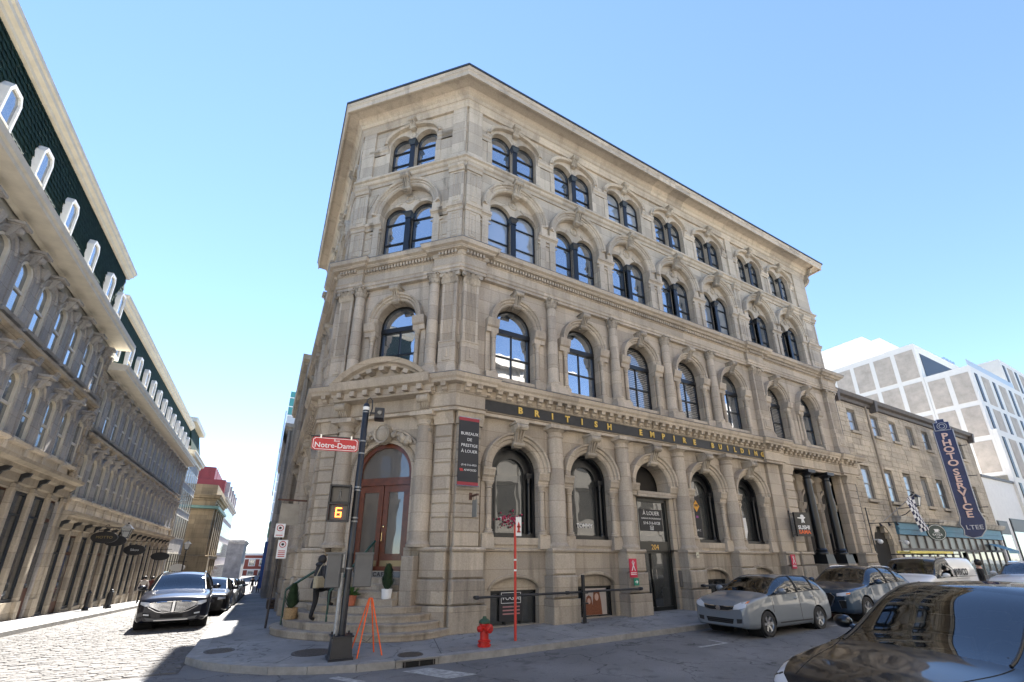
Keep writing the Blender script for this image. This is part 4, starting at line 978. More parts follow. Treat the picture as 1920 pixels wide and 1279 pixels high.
for i in range(7): MB().box(cu-1.5+i*.5-.09, cu-1.5+i*.5+.09, -.78, -.6, 7.16, 7.34).build('modillion', LIME, main, FC.loc(0), FC.rz, smooth=False)
# plinth either side of the stairs
MB().box(.05, CW-.05, .03, .4, -.5, 1.62).build('plinth_wall', LIME2, main, FC.loc(0), FC.rz, smooth=False)
pier(FC, .42, .80, .30); pier(FC, CW-.42, .80, .30)
for a_s, b_s in ((.84, 1.24), (CW-1.24, CW-.84)): MB().cbox(a_s, b_s, -.62, .3, -.3, 2.05, .03).build('stair_cheek', LIME2, main, FC.loc(0), FC.rz, smooth=False)
MB().box(.0, .95, -.04, .4, -.5, 2.3).build('stair_cheek', LIME2, main, FC.loc(0), FC.rz, smooth=False)
MB().box(CW-.95, CW-.62, -.06, .4, -.3, 1.95).build('stair_cheek', LIME2, main, FC.loc(0), FC.rz, smooth=False)
MB().box(CW-1.5, CW-.62, -.05, .3, 1.95, 2.3).build('stair_cheek', LIME, main, FC.loc(0), FC.rz, smooth=False)
MB().box(.62, 1.5, -.05, .3, 1.95, 2.3).build('stair_cheek', LIME, main, FC.loc(0), FC.rz, smooth=False)
# ================================================================ LEFT SIDE OF THE COBBLED STREET
TEALG = glass('old_window_glass', (0.11, 0.125, 0.12), 0.20)
STEEL = plain('steel', (.6, .6, .6), .25, metal=1)
BROWN = plain('brown_door', (.085, .032, .018), .45, var=.3, scale=8)
NAVY = plain('navy_shopfront', (.012, .02, .032), .4)
def stone_row(name, label, x, y0, y1, gz, zsh, z2, z3, zc, zm, sp, dorm, slates, mouldz, win_dy=.0, hoods=True):
    """terrace of grey stone: shop pillars, two floors of arched sashes, bracketed cornice, slate mansard with dormers.
    gz ground, zsh shop cornice top, z2/z3 (sill, spring) of the two floors, zc eaves, zm mansard top"""
    t = thing(name, label, 'building', (x, 0, 0), R(90))
    L = y1-y0
    n = int(round(L/sp)); sp = L/n
    rr = random.Random(int(y0*10))
    # wall kits
    def bay(zb, zs, za, zt, wid=.42):
        k = [('wall_panel', wall_arch(MB(), -sp/2, sp/2, za, zt, [(0, wid, zb, zs, wid*.85)], .30, 10).mesh('wall_panel', GREYST, False), 0, 0, 0)]
        fm = MB(); frame_ring(fm, wid-.005, zb, zs, wid*.85-.005, .09, -.03, .14, 10); mid = (zb+zs+.2)/2
        fm.box(-wid+.05, wid-.05, .0, .12, mid-.045, mid+.045)
        p1 = MB().face([(-wid+.06, zb+.06), (wid-.06, zb+.06), (wid-.06, mid), (-wid+.06, mid)], .05).mesh('pane', TEALG, False, fix=False)
        p2 = MB().face([(-wid+.06, mid), (wid-.06, mid)]+arcpts(0, zs, wid-.06, wid*.85-.06, 10), .07).mesh('pane', TEALG, False, fix=False)
        k.append(('sash_window', fm.mesh('sash_window', CREAM, False), 0, 0, 0, [('pane', p1, 0, 0, 0), ('pane', p2, 0, 0, 0)]))
        am = MB().arc([(0, 0), (0, -.05), (.06, -.07), (.14, -.07), (.17, -.12), (.22, -.12), (.22, 0)], 0, zs, wid+.02, wid*.85+.02, 0, 180, 14)
        for s in (-1, 1): am.box(*sorted((s*(wid+.02), s*(wid+.20))), -.065, 0, zb-.1, zs)
        k.append(('window_surround', am.mesh('window_surround', GREYST), 0, 0, 0))
        ks = MB(); top = zs+wid*.85
        ks.add([(-.09, -.12, top-.08), (.09, -.12, top-.08), (.17, -.34, top+.34), (-.17, -.34, top+.34), (-.09, 0, top-.08), (.09, 0, top-.08), (.17, 0, top+.34), (-.17, 0, top+.34)], [(0,1,2,3),(0,4,5,1),(1,5,6,2),(2,6,7,3),(3,7,4,0)])
        ks.box(-.24, .24, -.42, 0, top+.34, top+.43); ks.ball((0, -.26, top+.18), .12, 7, 5)
        k.append(('carved_keystone', ks.mesh('carved_keystone', GREYST), 0, 0, 0))
        k.append(('sill', MB().exx([(0, zb-.16), (-.16, zb-.14), (-.2, zb-.04), (0, zb)], -wid-.24, wid+.24).mesh('sill', GREYST), 0, 0, 0))
        k.append(('pilaster_strip', MB().box(sp/2-.12, sp/2+.12, -.05, 0, za+.1, zt-.1).mesh('pilaster_strip', GREYST, False), 0, 0, 0))
        cb = MB().frustum(sp/2-.14, sp/2+.14, -.22, 0, zt-.45, zt-.1, -.06); k.append(('console', cb.mesh('console', GREYST, False), 0, 0, 0))
        return k
    fr = Fr(0, 0, 0)
    kits = (bay(z2[0], z2[1], zsh, z3[0]-.35), bay(z3[0], z3[1], z3[0]-.35, zc-.4))
    for i in range(n):
        for kk in kits: place(kk, fr, y0+sp*(i+.5), t)
    MB().exx([(0, z3[0]-.62), (-.08, z3[0]-.62), (-.14, z3[0]-.5), (-.26, z3[0]-.46), (-.28, z3[0]-.36), (0, z3[0]-.28)], y0, y1).build('belt_course', BUFF, t)
    MB().box(y0, y1, .3, .5, gz-3, zc).build('backing_wall', GREYST, t, smooth=False)
    for yy in (y0+.02, y1-.5): MB().box(yy, yy+.5, .0, 9.0, gz-3, zc).build('end_wall', GREYST, t, smooth=False)
    # quoins at the block ends
    q = MB()
    for i in range(int((zc-zsh)/.42)):
        for yy in (y0, y1): 
            w_ = .34 if i % 2 else .24; a, b_ = (yy, yy+w_) if yy == y0 else (yy-w_, yy); q.cbox(a, b_, -.13, 0, zsh+i*.42+.015, zsh+i*.42+.405, .02)
    tag(q.build('quoins', BUFF, t, smooth=False), kind='stuff')
    # frieze and eaves cornice, painted cream
    MB().box(y0, y1, -.04, .3, zc-.4, zc).build('frieze', plain('frieze_grey', (.42, .41, .37), .7, var=.1), t, smooth=False)
    MB().exx([(0, zc), (-.12, zc-.12), (-.2, zc), (-.78, zc+.05), (-.80, zc+.16), (-.86, zc+.2), (-.90, zc+.36), (0, zc+.42)], y0-.15, y1+.12).build('eaves_cornice', CREAM, t)
    # mansard
    dx = mouldz; zb = zc+.40; slope = (zm-zb)
    MB().add([(y0, .10, zb), (y1, .10, zb), (y1, .10+dx, zm), (y0, .10+dx, zm), (y0, 2, zb), (y1, 2, zb), (y1, 2, zm), (y0, 2, zm)], [(0,1,2,3),(1,5,6,2),(0,3,7,4)]).build('mansard_roof', SLATE, t, smooth=False)
    if slates:
        sm = MB(); rows = int(slope/.20)
        for r_ in range(rows):
            f0 = r_/rows; f1 = (r_+1.25)/rows; za, zb2 = zb+slope*f0, min(zm, zb+slope*f1); ya, yb = .10+dx*f0, .10+dx*min(1, f1)
            m = int(L/.26)
            for i in range(m):
                a = y0+L*(i+(.5 if r_ % 2 else 0))/m; b_ = a+L/m-.012
                if b_ > y1 or any(abs((a+b_)/2-q_) < .40 and zb+.45 < za < zb+slope*.66 for q_ in dorm): continue
                j = rr.uniform(0, .008); cm_ = (a+b_)/2
                sm.add([(a, ya-.035-j, za+.05), (cm_, ya-.038-j, za), (b_, ya-.035-j, za+.05), (b_, yb-.012, zb2), (a, yb-.012, zb2)], [(0, 1, 2, 3, 4)])
        tag(sm.build('slates', SLATE, t, smooth=False, fix=False), kind='stuff')
    MB().exx([(.1+dx, zm-.05), (dx-.02, zm-.02), (dx-.05, zm+.08), (dx-.16, zm+.14), (dx-.18, zm+.26), (dx-.24, zm+.30), (dx-.26, zm+.42), (.6+dx, zm+.46), (.6+dx, zm)], y0-.1, y1+.1).build('upper_cornice', CREAM, t)
    MB().box(y0, y1, dx-.2, 9, zm+.43, zm+.49).build('roof_deck', ROOFM, t, smooth=False)
    # dormers
    dz0, dz1 = zb+.55, zb+slope*.68
    for yy in dorm:
        w_, w2 = .35, .34
        prof = [(-w_, dz0), (w_, dz0), (w_, dz1-.26), (w_*.62, dz1), (-w_*.62, dz1), (-w_, dz1-.26)]
        inn = [(-w2+.07, dz0+.16), (w2-.07, dz0+.16), (w2-.07, dz1-.30), (w2*.55, dz1-.12), (-w2*.55, dz1-.12), (-w2+.07, dz1-.30)]
        d = MB(); m = 6; yf, yb = -.02, 1.0
        d.add([(p[0], yf, p[1]) for p in prof]+[(p[0], yf, p[1]) for p in inn]+[(p[0], yf+.12, p[1]) for p in inn], [(i, (i+1) % m, m+(i+1) % m, m+i) for i in range(m)]+[(m+i, m+(i+1) % m, 2*m+(i+1) % m, 2*m+i) for i in range(m)])
        d.add([(p[0], yf, p[1]) for p in prof]+[(p[0], yb, p[1]) for p in prof], [(i, (i+1) % m, m+(i+1) % m, m+i) for i in range(m)])
        do = d.build('dormer', WHITEP, t, (yy, 0, 0), smooth=False)
        MB().face(inn, yf+.06).build('pane', TEALG, do, smooth=False, fix=False)
        mz = dz0+(dz1-dz0)*.38; MB().box(-w2+.1, w2-.1, yf+.01, yf+.07, mz-.035, mz+.035).build('sash_rail', CREAM, do, smooth=False)
    # shops: pillars with dark glazing or brown doors between, arched bay every fourth, black iron brackets
    MB().exx([(0, zsh-.75), (-.10, zsh-.7), (-.12, zsh-.42), (-.28, zsh-.34), (-.30, zsh-.2), (-.52, zsh-.12), (-.56, zsh), (0, zsh+.05)], y0-.05, y1+.05).build('shop_cornice', BUFF, t)
    pw = .27; s2 = 1.5; n2 = int(L/s2); s2 = L/n2
    pm = MB().cbox(-pw/2, pw/2, -.09, .2, gz-.6, zsh-.72, .03); pm.box(-pw/2-.04, pw/2+.04, -.13, .2, gz-.6, gz+.55); pm.box(-pw/2-.04, pw/2+.04, -.13, .2, zsh-.95, zsh-.78)
    pmm = pm.mesh('shop_pillar', BUFF, False)
    for i in range(n2+1): put('shop_pillar', pmm, t, (y0+min(max(i*s2, .15), L-.15), 0, 0))
    br = MB().exx([(0, zsh-.72), (-.16, zsh-.68), (-.20, zsh-.56), (-.34, zsh-.50), (-.40, zsh-.36), (0, zsh-.36)], -.06, .06).mesh('iron_bracket', BLACKM)
    for i in range(n2):
        u = y0+(i+.5)*s2; a, b_ = -s2/2+pw/2+.02, s2/2-pw/2-.02
        isd = (i % 4 in (1, 2)) if name == 'grey_terrace' else (i % 3 == 1)
        zt = zsh-.95; sill = gz+.02 if isd else gz+.55
        if isd:
            o = MB().box(a, b_, .08, .16, sill-.6, zt).build('shop_door', BROWN, t, (u, 0, 0), smooth=False)
            MB().box(a+.14, b_-.14, .065, .075, gz+1.0, zt-.9).build('pane', GLASSD, o, smooth=False); MB().box(a+.1, b_-.1, .06, .08, zt-.75, zt-.1).build('transom_pane', GLASSD, o, smooth=False)
        else:
            f = MB(); f.box(a, a+.07, .05, .16, sill, zt); f.box(b_-.07, b_, .05, .16, sill, zt); f.box(a+.07, b_-.07, .05, .16, zt-.1, zt); f.box(a+.07, b_-.07, .05, .16, sill, sill+.12); f.box(a+.07, b_-.07, .06, .15, zt-.85, zt-.78)
            o = f.build('shop_window', NAVY, t, (u, 0, 0), smooth=False)
            MB().box(a+.07, b_-.07, .10, .11, sill+.12, zt-.1).build('pane', GLASSD, o, smooth=False)
            MB().box(a, b_, -.02, .16, gz-.8, sill).build('stall_riser', BUFF, t, (u, 0, 0), smooth=False)
        put('iron_bracket', br, t, (y0+i*s2+.02, 0, 0))
    MB().box(y0, y1, .0, .3, zsh-.95, zsh-.7).build('shop_lintel', BUFF, t, smooth=False)
    return t
tA = stone_row('grey_terrace', 'near grey stone terrace at left edge with green slate mansard and white dormers', -13, -1.4, 14.2, -.15, 5.3, (5.95, 7.65), (9.35, 10.9), 12.0, 16.05, 1.52, [2.2, 4.5, 6.95, 9.5, 12.0, 13.75][0:5]+[13.8], True, .16)
tB = stone_row('lower_grey_terrace', 'longer and lower grey stone terrace beyond the near one on the cobbled street', -13, 14.35, 41, -.9, 4.0, (4.75, 6.45), (8.05, 9.75), 10.9, 14.7, 1.5, [15.2+2.05*i for i in range(13)], False, .16)
# ---- block with white cornice closing the terrace
def simple_block(name, label, x0, x1, y0, y1, gz, zt, wmat, rows, cols_f, cols_s, corn, parapet=.5, wcol=None):
    """free-standing block seen at its street side (+x) and end (-y): walls, windows with frame and pane, cornice"""
    t = thing(name, label, 'building', (x1, y0, gz))
    W, D, H = x1-x0, y1-y0, zt-gz
    MB().box(-W, 0, 0, D, -1.5, H).build('wall', wmat, t, smooth=False)
    MB().path([(0, H-.7), (.10, H-.66), (.14, H-.45), (.38, H-.36), (.42, H-.14), (.5, H-.1), (.5, H+.02), (0, H+.06)], [(-W, 0), (0, 0), (0, D)][::1]).build('cornice', corn, t)
    MB().box(-W+.1, -.1, .1, D-.1, H, H+parapet).build('parapet', wmat, t, smooth=False)
    fr_ = wcol or CREAM
    for (z0, z1) in rows:
        for i in range(cols_f):
            yy = D*(i+.5)/cols_f; w_ = min(.5, D/cols_f*.32)
            o = MB().box(-.02, .05, -w_-.1, w_+.1, z0-.1, z1+.1).build('window', fr_, t, (0, yy, 0), smooth=False)
            MB().box(.045, .06, -w_, w_, z0, z1).build('pane', TEALG, o, smooth=False)
        for i in range(cols_s):
            xx = -W*(i+.5)/cols_s; w_ = min(.55, W/cols_s*.3)
            o = MB().box(-w_-.1, w_+.1, -.05, .02, z0-.1, z1+.1).build('window', fr_, t, (xx, 0, 0), smooth=False)
            MB().box(-w_, w_, -.06, -.045, z0, z1).build('pane', TEALG, o, smooth=False)
    return t
tC = simple_block('corner_terrace_block', 'pale trimmed stone block with slate attic at the far end of the grey terrace', -22, -12.85, 41.2, 49.5, -1.5, 12.6, GREYST, [(1, 4), (5.6, 7.6), (8.4, 10.2), (11, 12.4)], 6, 3, CREAM)
MB().add([(-8, 0.1, 14.1), (0, .1, 14.1), (0, 8.2, 14.1), (-8, 8.2, 14.1), (-8, .7, 17.2), (-.6, .7, 17.2), (-.6, 7.6, 17.2), (-8, 7.6, 17.2)], [(0,1,5,4),(1,2,6,5),(2,3,7,6),(4,5,6,7)]).build('attic_roof', SLATE, tC, smooth=False)
MB().path([(0, 17.2), (.5, 17.25), (.55, 17.7), (0, 17.75)], [(-8, .7), (-.6, .7), (-.6, 7.6)]).build('upper_cornice', CREAM, tC)
SAND = stone('sandstone_dark', (.30, .235, .15), (.10, .08, .055), (.36, .29, .19), .6)
tD = simple_block('bank_building', 'brown sandstone bank building with tall pilasters and green copper strip', -22, -10.9, 53, 66, -2, 9.6, SAND, [], 0, 0, SAND, 1.3)
COPPER = plain('copper_green', (.15, .27, .24), .6, var=.2)
MB().path([(.0, 9.9), (.42, 9.95), (.45, 10.25), (0, 10.3)], [(-11, 0), (0, 0), (0, 13)]).build('copper_strip', COPPER, tD, smooth=False)
for i in range(5): MB().box(.02, .22, .8+i*2.6, 1.7+i*2.6, 2.5, 10.6).build('pilaster', SAND, tD, smooth=False)
for i in range(4):
    o = MB().box(-.0, .05, 1.9+i*2.6, 3.2+i*2.6, 3.5, 9.8).build('window', BLACKM, tD, smooth=False); MB().box(.045, .06, 2.0+i*2.6, 3.1+i*2.6, 3.6, 9.7).build('pane', GLASSD, o, smooth=False)
for i in range(2):
    o = MB().box(-3.6-i*3.6, -2.2-i*3.6, -.05, .01, 1.0, 3.2).build('window', BLACKM, tD, smooth=False); MB().box(-3.5-i*3.6, -2.3-i*3.6, -.065, -.045, 1.1, 3.1).build('pane', GLASSD, o, smooth=False)
MB().path([(0, 3.9), (.3, 4.0), (.34, 4.4), (0, 4.45)], [(-11, 0), (0, 0), (0, 13)]).build('string_course', SAND, tD)
MB().box(-2.2, .5, -1.4, 0, 0, 4.2).build('porch', SAND, tD, smooth=False)
REDM = plain('red_metal_siding', (.21, .022, .028), .5, var=.15, scale=1)
tE = simple_block('red_roofed_building', 'tall grey stone building with a big red metal rooftop beyond the bank', -24, -11.6, 72, 100, -2.6, 11.6, plain('pinkish_stone', (.36, .30, .29), .8, var=.2), [(1, 3.6), (5, 7.4), (8.4, 10.6), (11.4, 13.2)], 12, 4, GREYST, .3)
MB().box(-12, -2.0, .4, 14, 12.2, 19.0).build('rooftop_house', REDM, tE, smooth=False)
MB().box(-4.6, -.3, .2, 20, 12.2, 17.0).build('rooftop_house', REDM, tE, smooth=False)
for i in range(9): MB().box(-10.5+i*1.1, -10.44+i*1.1, .36, .40, 14.2, 19.0).build('siding_seam', REDM, tE, smooth=False)
for i in range(5):
    b = MB().add([(-.9, 1+i*5.4, 14.2), (.3, 1+i*5.4, 14.2), (.3, 3.6+i*5.4, 14.2), (-.9, 3.6+i*5.4, 14.2), (.3, 2.3+i*5.4, 17.0), (-.9, 2.3+i*5.4, 17.0)], [(1,2,4),(0,5,3),(0,1,4,5),(2,3,5,4)]); b.build('gable_dormer', GREYST, tE, smooth=False)
tF = simple_block('bare_gable_building', 'old building with bare plastered grey gable wall further down the street', -24, -9.2, 118, 140, -2.6, 6.4, plain('patched_plaster', (.27, .25, .23), .9, var=.5, scale=.5), [], 0, 0, GREYST, .3)
BRICK = plain('red_brick', (.27, .075, .055), .8, var=.25, scale=4)
tG = thing('brick_apartment_block', 'red brick and white apartment block closing the end of the street', 'building', (-18, 150, -7))
MB().box(0, 30, 0, 12, 0, 10.6).build('wall', BRICK, tG, smooth=False); MB().box(-.2, 30.2, -.25, 0, 10.2, 10.9).build('cornice', WHITEP, tG, smooth=False)
for f in range(3):
    MB().box(0, 30, -.12, 0, 3.0+f*3.2-.35, 3.0+f*3.2-.05).build('white_band', WHITEP, tG, smooth=False)
    for i in range(10):
        o = MB().box(1.0+i*2.9, 2.8+i*2.9, -.14, 0, 3.2+f*3.2-2.6, 3.2+f*3.2-.5).build('window', WHITEP, tG, smooth=False); MB().box(1.15+i*2.9, 2.65+i*2.9, -.16, -.135, 3.2+f*3.2-2.4, 3.2+f*3.2-.7).build('pane', TEALG, o, smooth=False)
# ---- right side of the cobbled street, beyond the corner building
tN = simple_block('side_street_building', 'narrow stone building with dentilled cornice adjoining the corner building on the side street', -3.7, 4, 15.5, 15.6, 0, 1, LIME2, [], 0, 0, LIME2) if False else None
def right_block(name, label, xf, y0, y1, gz, zt, mat, corn, rows, n):
    t = thing(name, label, 'building', (xf, y0, gz)); D, H = y1-y0, zt-gz
    MB().box(0, 9, 0, D, -2, H).build('wall', mat, t, smooth=False)
    MB().path([(0, H-.6), (.12, H-.55), (.16, H-.36), (.42, H-.3), (.48, H), (0, H+.05)], [(0, D), (0, 0), (9, 0)]).build('cornice', corn, t)
    b = MB()
    for i in range(int(D/.35)): b.box(-.34, -.1, i*.35, i*.35+.17, H-.52, H-.34)
    tag(b.build('dentil_band', corn, t, smooth=False), kind='stuff')
    for z0, z1 in rows:
        for i in range(n):
            yy = D*(i+.5)/n
            o = MB().box(-.08, .02, yy-.6, yy+.6, z0-.12, z1+.12).build('window', CREAM, t, smooth=False); MB().box(-.095, -.075, yy-.48, yy+.48, z0, z1).build('pane', TEALG, o, smooth=False)
        MB().box(-.14, .0, 0, D, z0-.45, z0-.2).build('string_course', mat, t, smooth=False)
    for i in range(n+1): MB().box(-.16, 0, D*i/n-.2, D*i/n+.2, 0, H-.6).build('pilaster', mat, t, smooth=False)
    return t
tN2 = right_block('side_street_building', 'stone building with dentilled cornice adjoining the corner building on the side street', -3.95, 15.6, 28.2, -.7, 14.2, LIME2, BUFF, [(1.2, 3.6), (5.2, 7.6), (9.2, 11.6)], 5)
MB().box(.2, 5, .6, 9, 14.1, 16.6).build('roof_shed', ROOFM, tN2, smooth=False)
tN3 = right_block('far_side_street_building', 'weathered stone building further down the right of the cobbled street', -4.30, 28.6, 52, -1.3, 13.2, GREYST, GREYST, [(1.2, 3.6), (5.2, 7.6), (9.4, 11.8)], 8)
for y_, z_ in ((29.5, 14.6), (31, 11.0)):
    MB().box(-.62, -.5, y_-28.6, y_-28.6+4, z_-2, z_+1.4).build('metal_screen', STEEL, tN3, smooth=False)
MB().box(-.5, 0, 17.6, 19.5, .2, 5.2).build('blue_hoarding', plain('blue_paint', (.01, .07, .28), .5), tN3, smooth=False)
tN4 = right_block('last_side_street_building', 'pale rendered building at the bottom of the cobbled street on its right side', -4.2, 52.5, 90, -2.4, 6.6, GREYST, COPPER, [(1.2, 3.4), (4.6, 6.4)], 9)
tT = thing('glass_tower', 'distant teal glass tower peeping above the side street roofs', 'tower', (.5, 140, -3))
TG = plain('teal_cladding', (.06, .26, .25), .3); MB().box(-5, 9, 0, 14, 50, 58).build('netted_top', TG, tT, smooth=False); MB().box(-5, 9, .1, 14, 0, 50).build('shaft', plain('tower_grey', (.42, .46, .50), .5), tT, smooth=False)
for i in range(18): MB().box(-5.1, 9.1, -.1, 14, 3+i*3.1, 3.3+i*3.1).build('floor_band', WHITEP, tT, smooth=False)
# ---- building across the junction, behind the viewpoint: mirrored in panes and car paint and throwing sunlight back
tO = thing('opposite_building', 'long pale stone commercial building across the street, seen mirrored in windows and car paint', 'building', (0, -14.7, 0))
def opp(x0, x1, H, mat, n, sp):
    MB().box(x0, x1, -9, 0, -.3, H).build('wall', mat, tO, smooth=False)
    MB().box(x0-.1, x1+.1, -.2, .55, H-.5, H+.1).build('cornice', mat, tO, smooth=False)
    f = 4.0
    for k_ in range(int(H/f)):
        MB().box(x0, x1, 0, .22, (k_+1)*f-.55, (k_+1)*f-.15).build('string_course', mat, tO, smooth=False)
        m = int((x1-x0)/sp)
        for i in range(m):
            xx = x0+(x1-x0)*(i+.5)/m
            put('window', opp_w, tO, (xx, 0, k_*f+.9))
    for i in range(int((x1-x0)/sp)+1):
        xx = x0+(x1-x0)*i/int((x1-x0)/sp); MB().box(xx-.25, xx+.25, 0, .3, 0, H-.5).build('pier', mat, tO, smooth=False)
opp_w = MB().box(-.75, .75, 0, .03, 0, 2.3).mesh('window', GLASSD, False)
PALE = plain('pale_limestone', (.52, .48, .42), .85, var=.12)
opp(-16, 2, 13.5, PALE, 4, 2.6); opp(2.1, 16, 17.0, PALE, 4, 2.3); opp(16.1, 34, 14.5, PALE, 4, 2.6); opp(34.1, 60, 17.5, GREYST, 4, 2.6)
# ================================================================ RIGHT: PHOTO SHOP BUILDING, WHITE OFFICE, LOW WHITE SHOP
tP = thing('photo_shop_building', 'three-storey buff stone building with vertical blue photo shop sign, right of the corner building', 'building', (25.0, .1, .38))
PW, PH = 22.0, 11.75
WX = [2.1, 5.1, 7.7, 10.3, 12.9, 16.0, 19.4]
ROW = [(9.35, 10.75, .48), (5.05, 7.0, .52)]
ops = []
MB().box(0, PW, .22, 8, -.6, PH).build('wall', plain('mortar', (.26, .23, .19), .9), tP, smooth=False)
unitb = MB().cbox(-.5, .5, -.5, .5, -.5, .5, .05).mesh('ashlar_block', BUFF, False)
def blocked(xa, xb, za, zb):
    for z0, z1, hw in ROW:
        for wx in WX:
            if xb > wx-hw-.05 and xa < wx+hw+.05 and zb > z0-.05 and za < z1+.05: return True
    if xb > .9 and xa < 3.3 and za < 3.5: return True
    return False
rest = MB(); rr = random.Random(11); cnt = 0; z = 0.0; row = 0
blocks = []
while z < PH-.55:
    h = rr.choice((.30, .34, .38)); x = -.0 if row % 2 else -.3
    if z < 3.95:
        xmax = 4.1
    else: xmax = PW
    while x < xmax:
        w_ = rr.uniform(.55, .95); a, b_ = max(0, x), min(xmax, x+w_); x += w_
        segs = [(a, b_)]
        for z0, z1, hw in ROW:
            for wx in WX:
                if z+h > z0-.02 and z < z1+.02:
                    ns = []
                    for s, e in segs:
                        l, r = wx-hw-.02, wx+hw+.02
                        if e <= l or s >= r: ns.append((s, e))
                        else:
                            if s < l: ns.append((s, l))
                            if e > r: ns.append((r, e))
                    segs = ns
        if z < 3.5:
            ns = []
            for s, e in segs:
                hw_ = 1.15 if z+h < 2.4 else math.sqrt(max(.0, 1.15**2-(z+h-2.4)**2)) if z+h-2.4 < 1.15 else 0
                l, r = 2.1-hw_, 2.1+hw_
                if hw_ == 0 or e <= l or s >= r: ns.append((s, e))
                else:
                    if s < l: ns.append((s, l))
                    if e > r: ns.append((r, e))
            segs = ns
        for s, e in segs:
            if e-s > .05: blocks.append((s, e, z, min(z+h, PH-.5)))
    z += h; row += 1
blocks.sort(key=lambda q: q[0]-.2*(q[1]-q[0]))
for i, (s, e, z0, z1) in enumerate(blocks):
    dd = rr.uniform(0, .02)
    if i < 290:
        o = put('ashlar_block', unitb, tP, ((s+e)/2, .13-dd, (z0+z1)/2)); o.scale = (e-s-.012, .26, z1-z0-.012)
    else: rest.box(s+.006, e-.006, -dd, .25, z0+.006, z1-.006)
tag(rest.build('ashlar_blocks', BUFF, tP, smooth=False), kind='stuff')
CURT = glass('curtained_glass', (.24, .24, .23), .05)
for k_, (z0, z1, hw) in enumerate(ROW):
    for wx in WX:
        f = MB(); f.box(wx-hw, wx-hw+.07, .08, .2, z0, z1); f.box(wx+hw-.07, wx+hw, .08, .2, z0, z1); f.box(wx-hw+.07, wx+hw-.07, .08, .2, z1-.08, z1); f.box(wx-hw+.07, wx+hw-.07, .08, .2, z0, z0+.08); f.box(wx-hw+.07, wx+hw-.07, .09, .19, (z0+z1)/2-.03, (z0+z1)/2+.03)
        o = f.build('sash_window', plain('grey_sash', (.16, .15, .14), .5), tP, smooth=False)
        MB().box(wx-hw+.07, wx+hw-.07, .13, .14, z0+.08, (z0+z1)/2).build('pane', CURT, o, smooth=False); MB().box(wx-hw+.07, wx+hw-.07, .12, .13, (z0+z1)/2, z1-.08).build('pane', CURT, o, smooth=False)
        MB().box(wx-hw-.12, wx+hw+.12, -.13, .1, z0-.17, z0-.01).build('sill', BUFF, tP, smooth=False)
        MB().box(wx-hw, wx+hw, -.015, .2, z1, z1+.02).build('soffit', BUFF, tP, smooth=False)
MB().exx([(.2, PH-.5), (-.10, PH-.45), (-.14, PH-.25), (-.34, PH-.18), (-.42, PH+.05), (.2, PH+.12)], 0, PW).build('gutter', plain('gutter_brown', (.10, .085, .075), .6, var=.3), tP)
for x in (.15, 4.9, 21.7): MB().frustum(x-.2, x+.2, -.45, 0, PH-.75, PH+.02, -.08).build('gutter_bracket', plain('gutter_brown', (.1, .085, .075), .6), tP, smooth=False)
MB().tube([(4.15, -.06, 4), (4.15, -.06, PH-.4)], .06).build('drainpipe', plain('pipe_tan', (.30, .25, .19), .6), tP)
MB().tube([(-.05, -.12, .4), (-.05, -.12, PH-.4)], .11).build('drainpipe', plain('pipe_grey', (.16, .15, .14), .6), tP)
# carriage arch
MB().arc([(0, .1), (0, -.06), (.34, -.06), (.34, .1)], 2.1, 2.4, 1.15, 1.15, 0, 180, 18).build('arch_stones', BUFF, tP, smooth=False)
MB().prism(arch_poly(1.13, -.4, 2.4, 1.13), .215, .219).xf(Matrix.Translation((2.1, 0, 0))).build('carriage_opening', plain('passage_dark', (.02, .018, .015), .9), tP, smooth=False)
# shop front with blue fascia
SHOPG = glass('shop_glass_green', (.085, .095, .08), .06)
CURT = glass('curtained_glass', (.24, .24, .23), .05)
FASC = plain('blue_fascia', (.09, .23, .33), .55, var=.2, scale=5)
MB().box(4.2, PW-.1, -.1, .1, 3.05, 3.75).build('fascia', FASC, tP, smooth=False); MB().box(4.2, PW-.1, -.16, -.1, 3.36, 3.46).build('fascia_mould', FASC, tP, smooth=False)
MB().exx([(.1, 3.75), (-.3, 3.78), (-.42, 3.95), (-.45, 4.12), (.1, 4.2)], 4.0, PW).build('shop_cornice', stone('cornice_flaking', (.42, .38, .32), (.12, .1, .08), (.62, .6, .56), .7), tP)
for i, x in enumerate([4.3+1.22*k_ for k_ in range(15)]):
    MB().box(x-.06, x+.06, -.03, .1, 0, 3.05).build('mullion', plain('shop_taupe', (.21, .185, .16), .6), tP, smooth=False)
    if i < 14:
        MB().box(x+.07, x+1.15, .02, .06, .5, 2.1).build('shop_pane', SHOPG, tP, smooth=False)
        MB().box(x+.07, x+1.15, .04, .06, 2.25, 3.0).build('transom_pane', plain('dusty_glass', (.15, .14, .125), .35), tP, smooth=False)
        MB().box(x+.07, x+1.15, -.04, .06, 2.1, 2.25).build('transom', plain('shop_brown', (.1, .085, .075), .6), tP, smooth=False)
        MB().box(x+.07, x+1.15, -.02, .06, 0, .5).build('stall_riser', plain('shop_brown', (.1, .085, .075), .6), tP, smooth=False)
MB().add([(18.2, -.1, 2.7), (20.4, -.1, 2.7), (20.4, -1.1, 2.2), (18.2, -1.1, 2.2), (18.2, -1.1, 2.0), (20.4, -1.1, 2.0)], [(0,1,2,3),(3,2,5,4)]).build('awning', FASC, tP, smooth=False)
MB().box(13.3, 14.2, .02, .045, .7, 2.05).build('window_poster', plain('poster_grey', (.36, .36, .36), .6), tP, smooth=False)
put('poster_lettering', text_mesh('À LOUER', .2, plain('poster_ink', (.02, .02, .02), .6), .002), tP, (13.75, .015, 1.7))
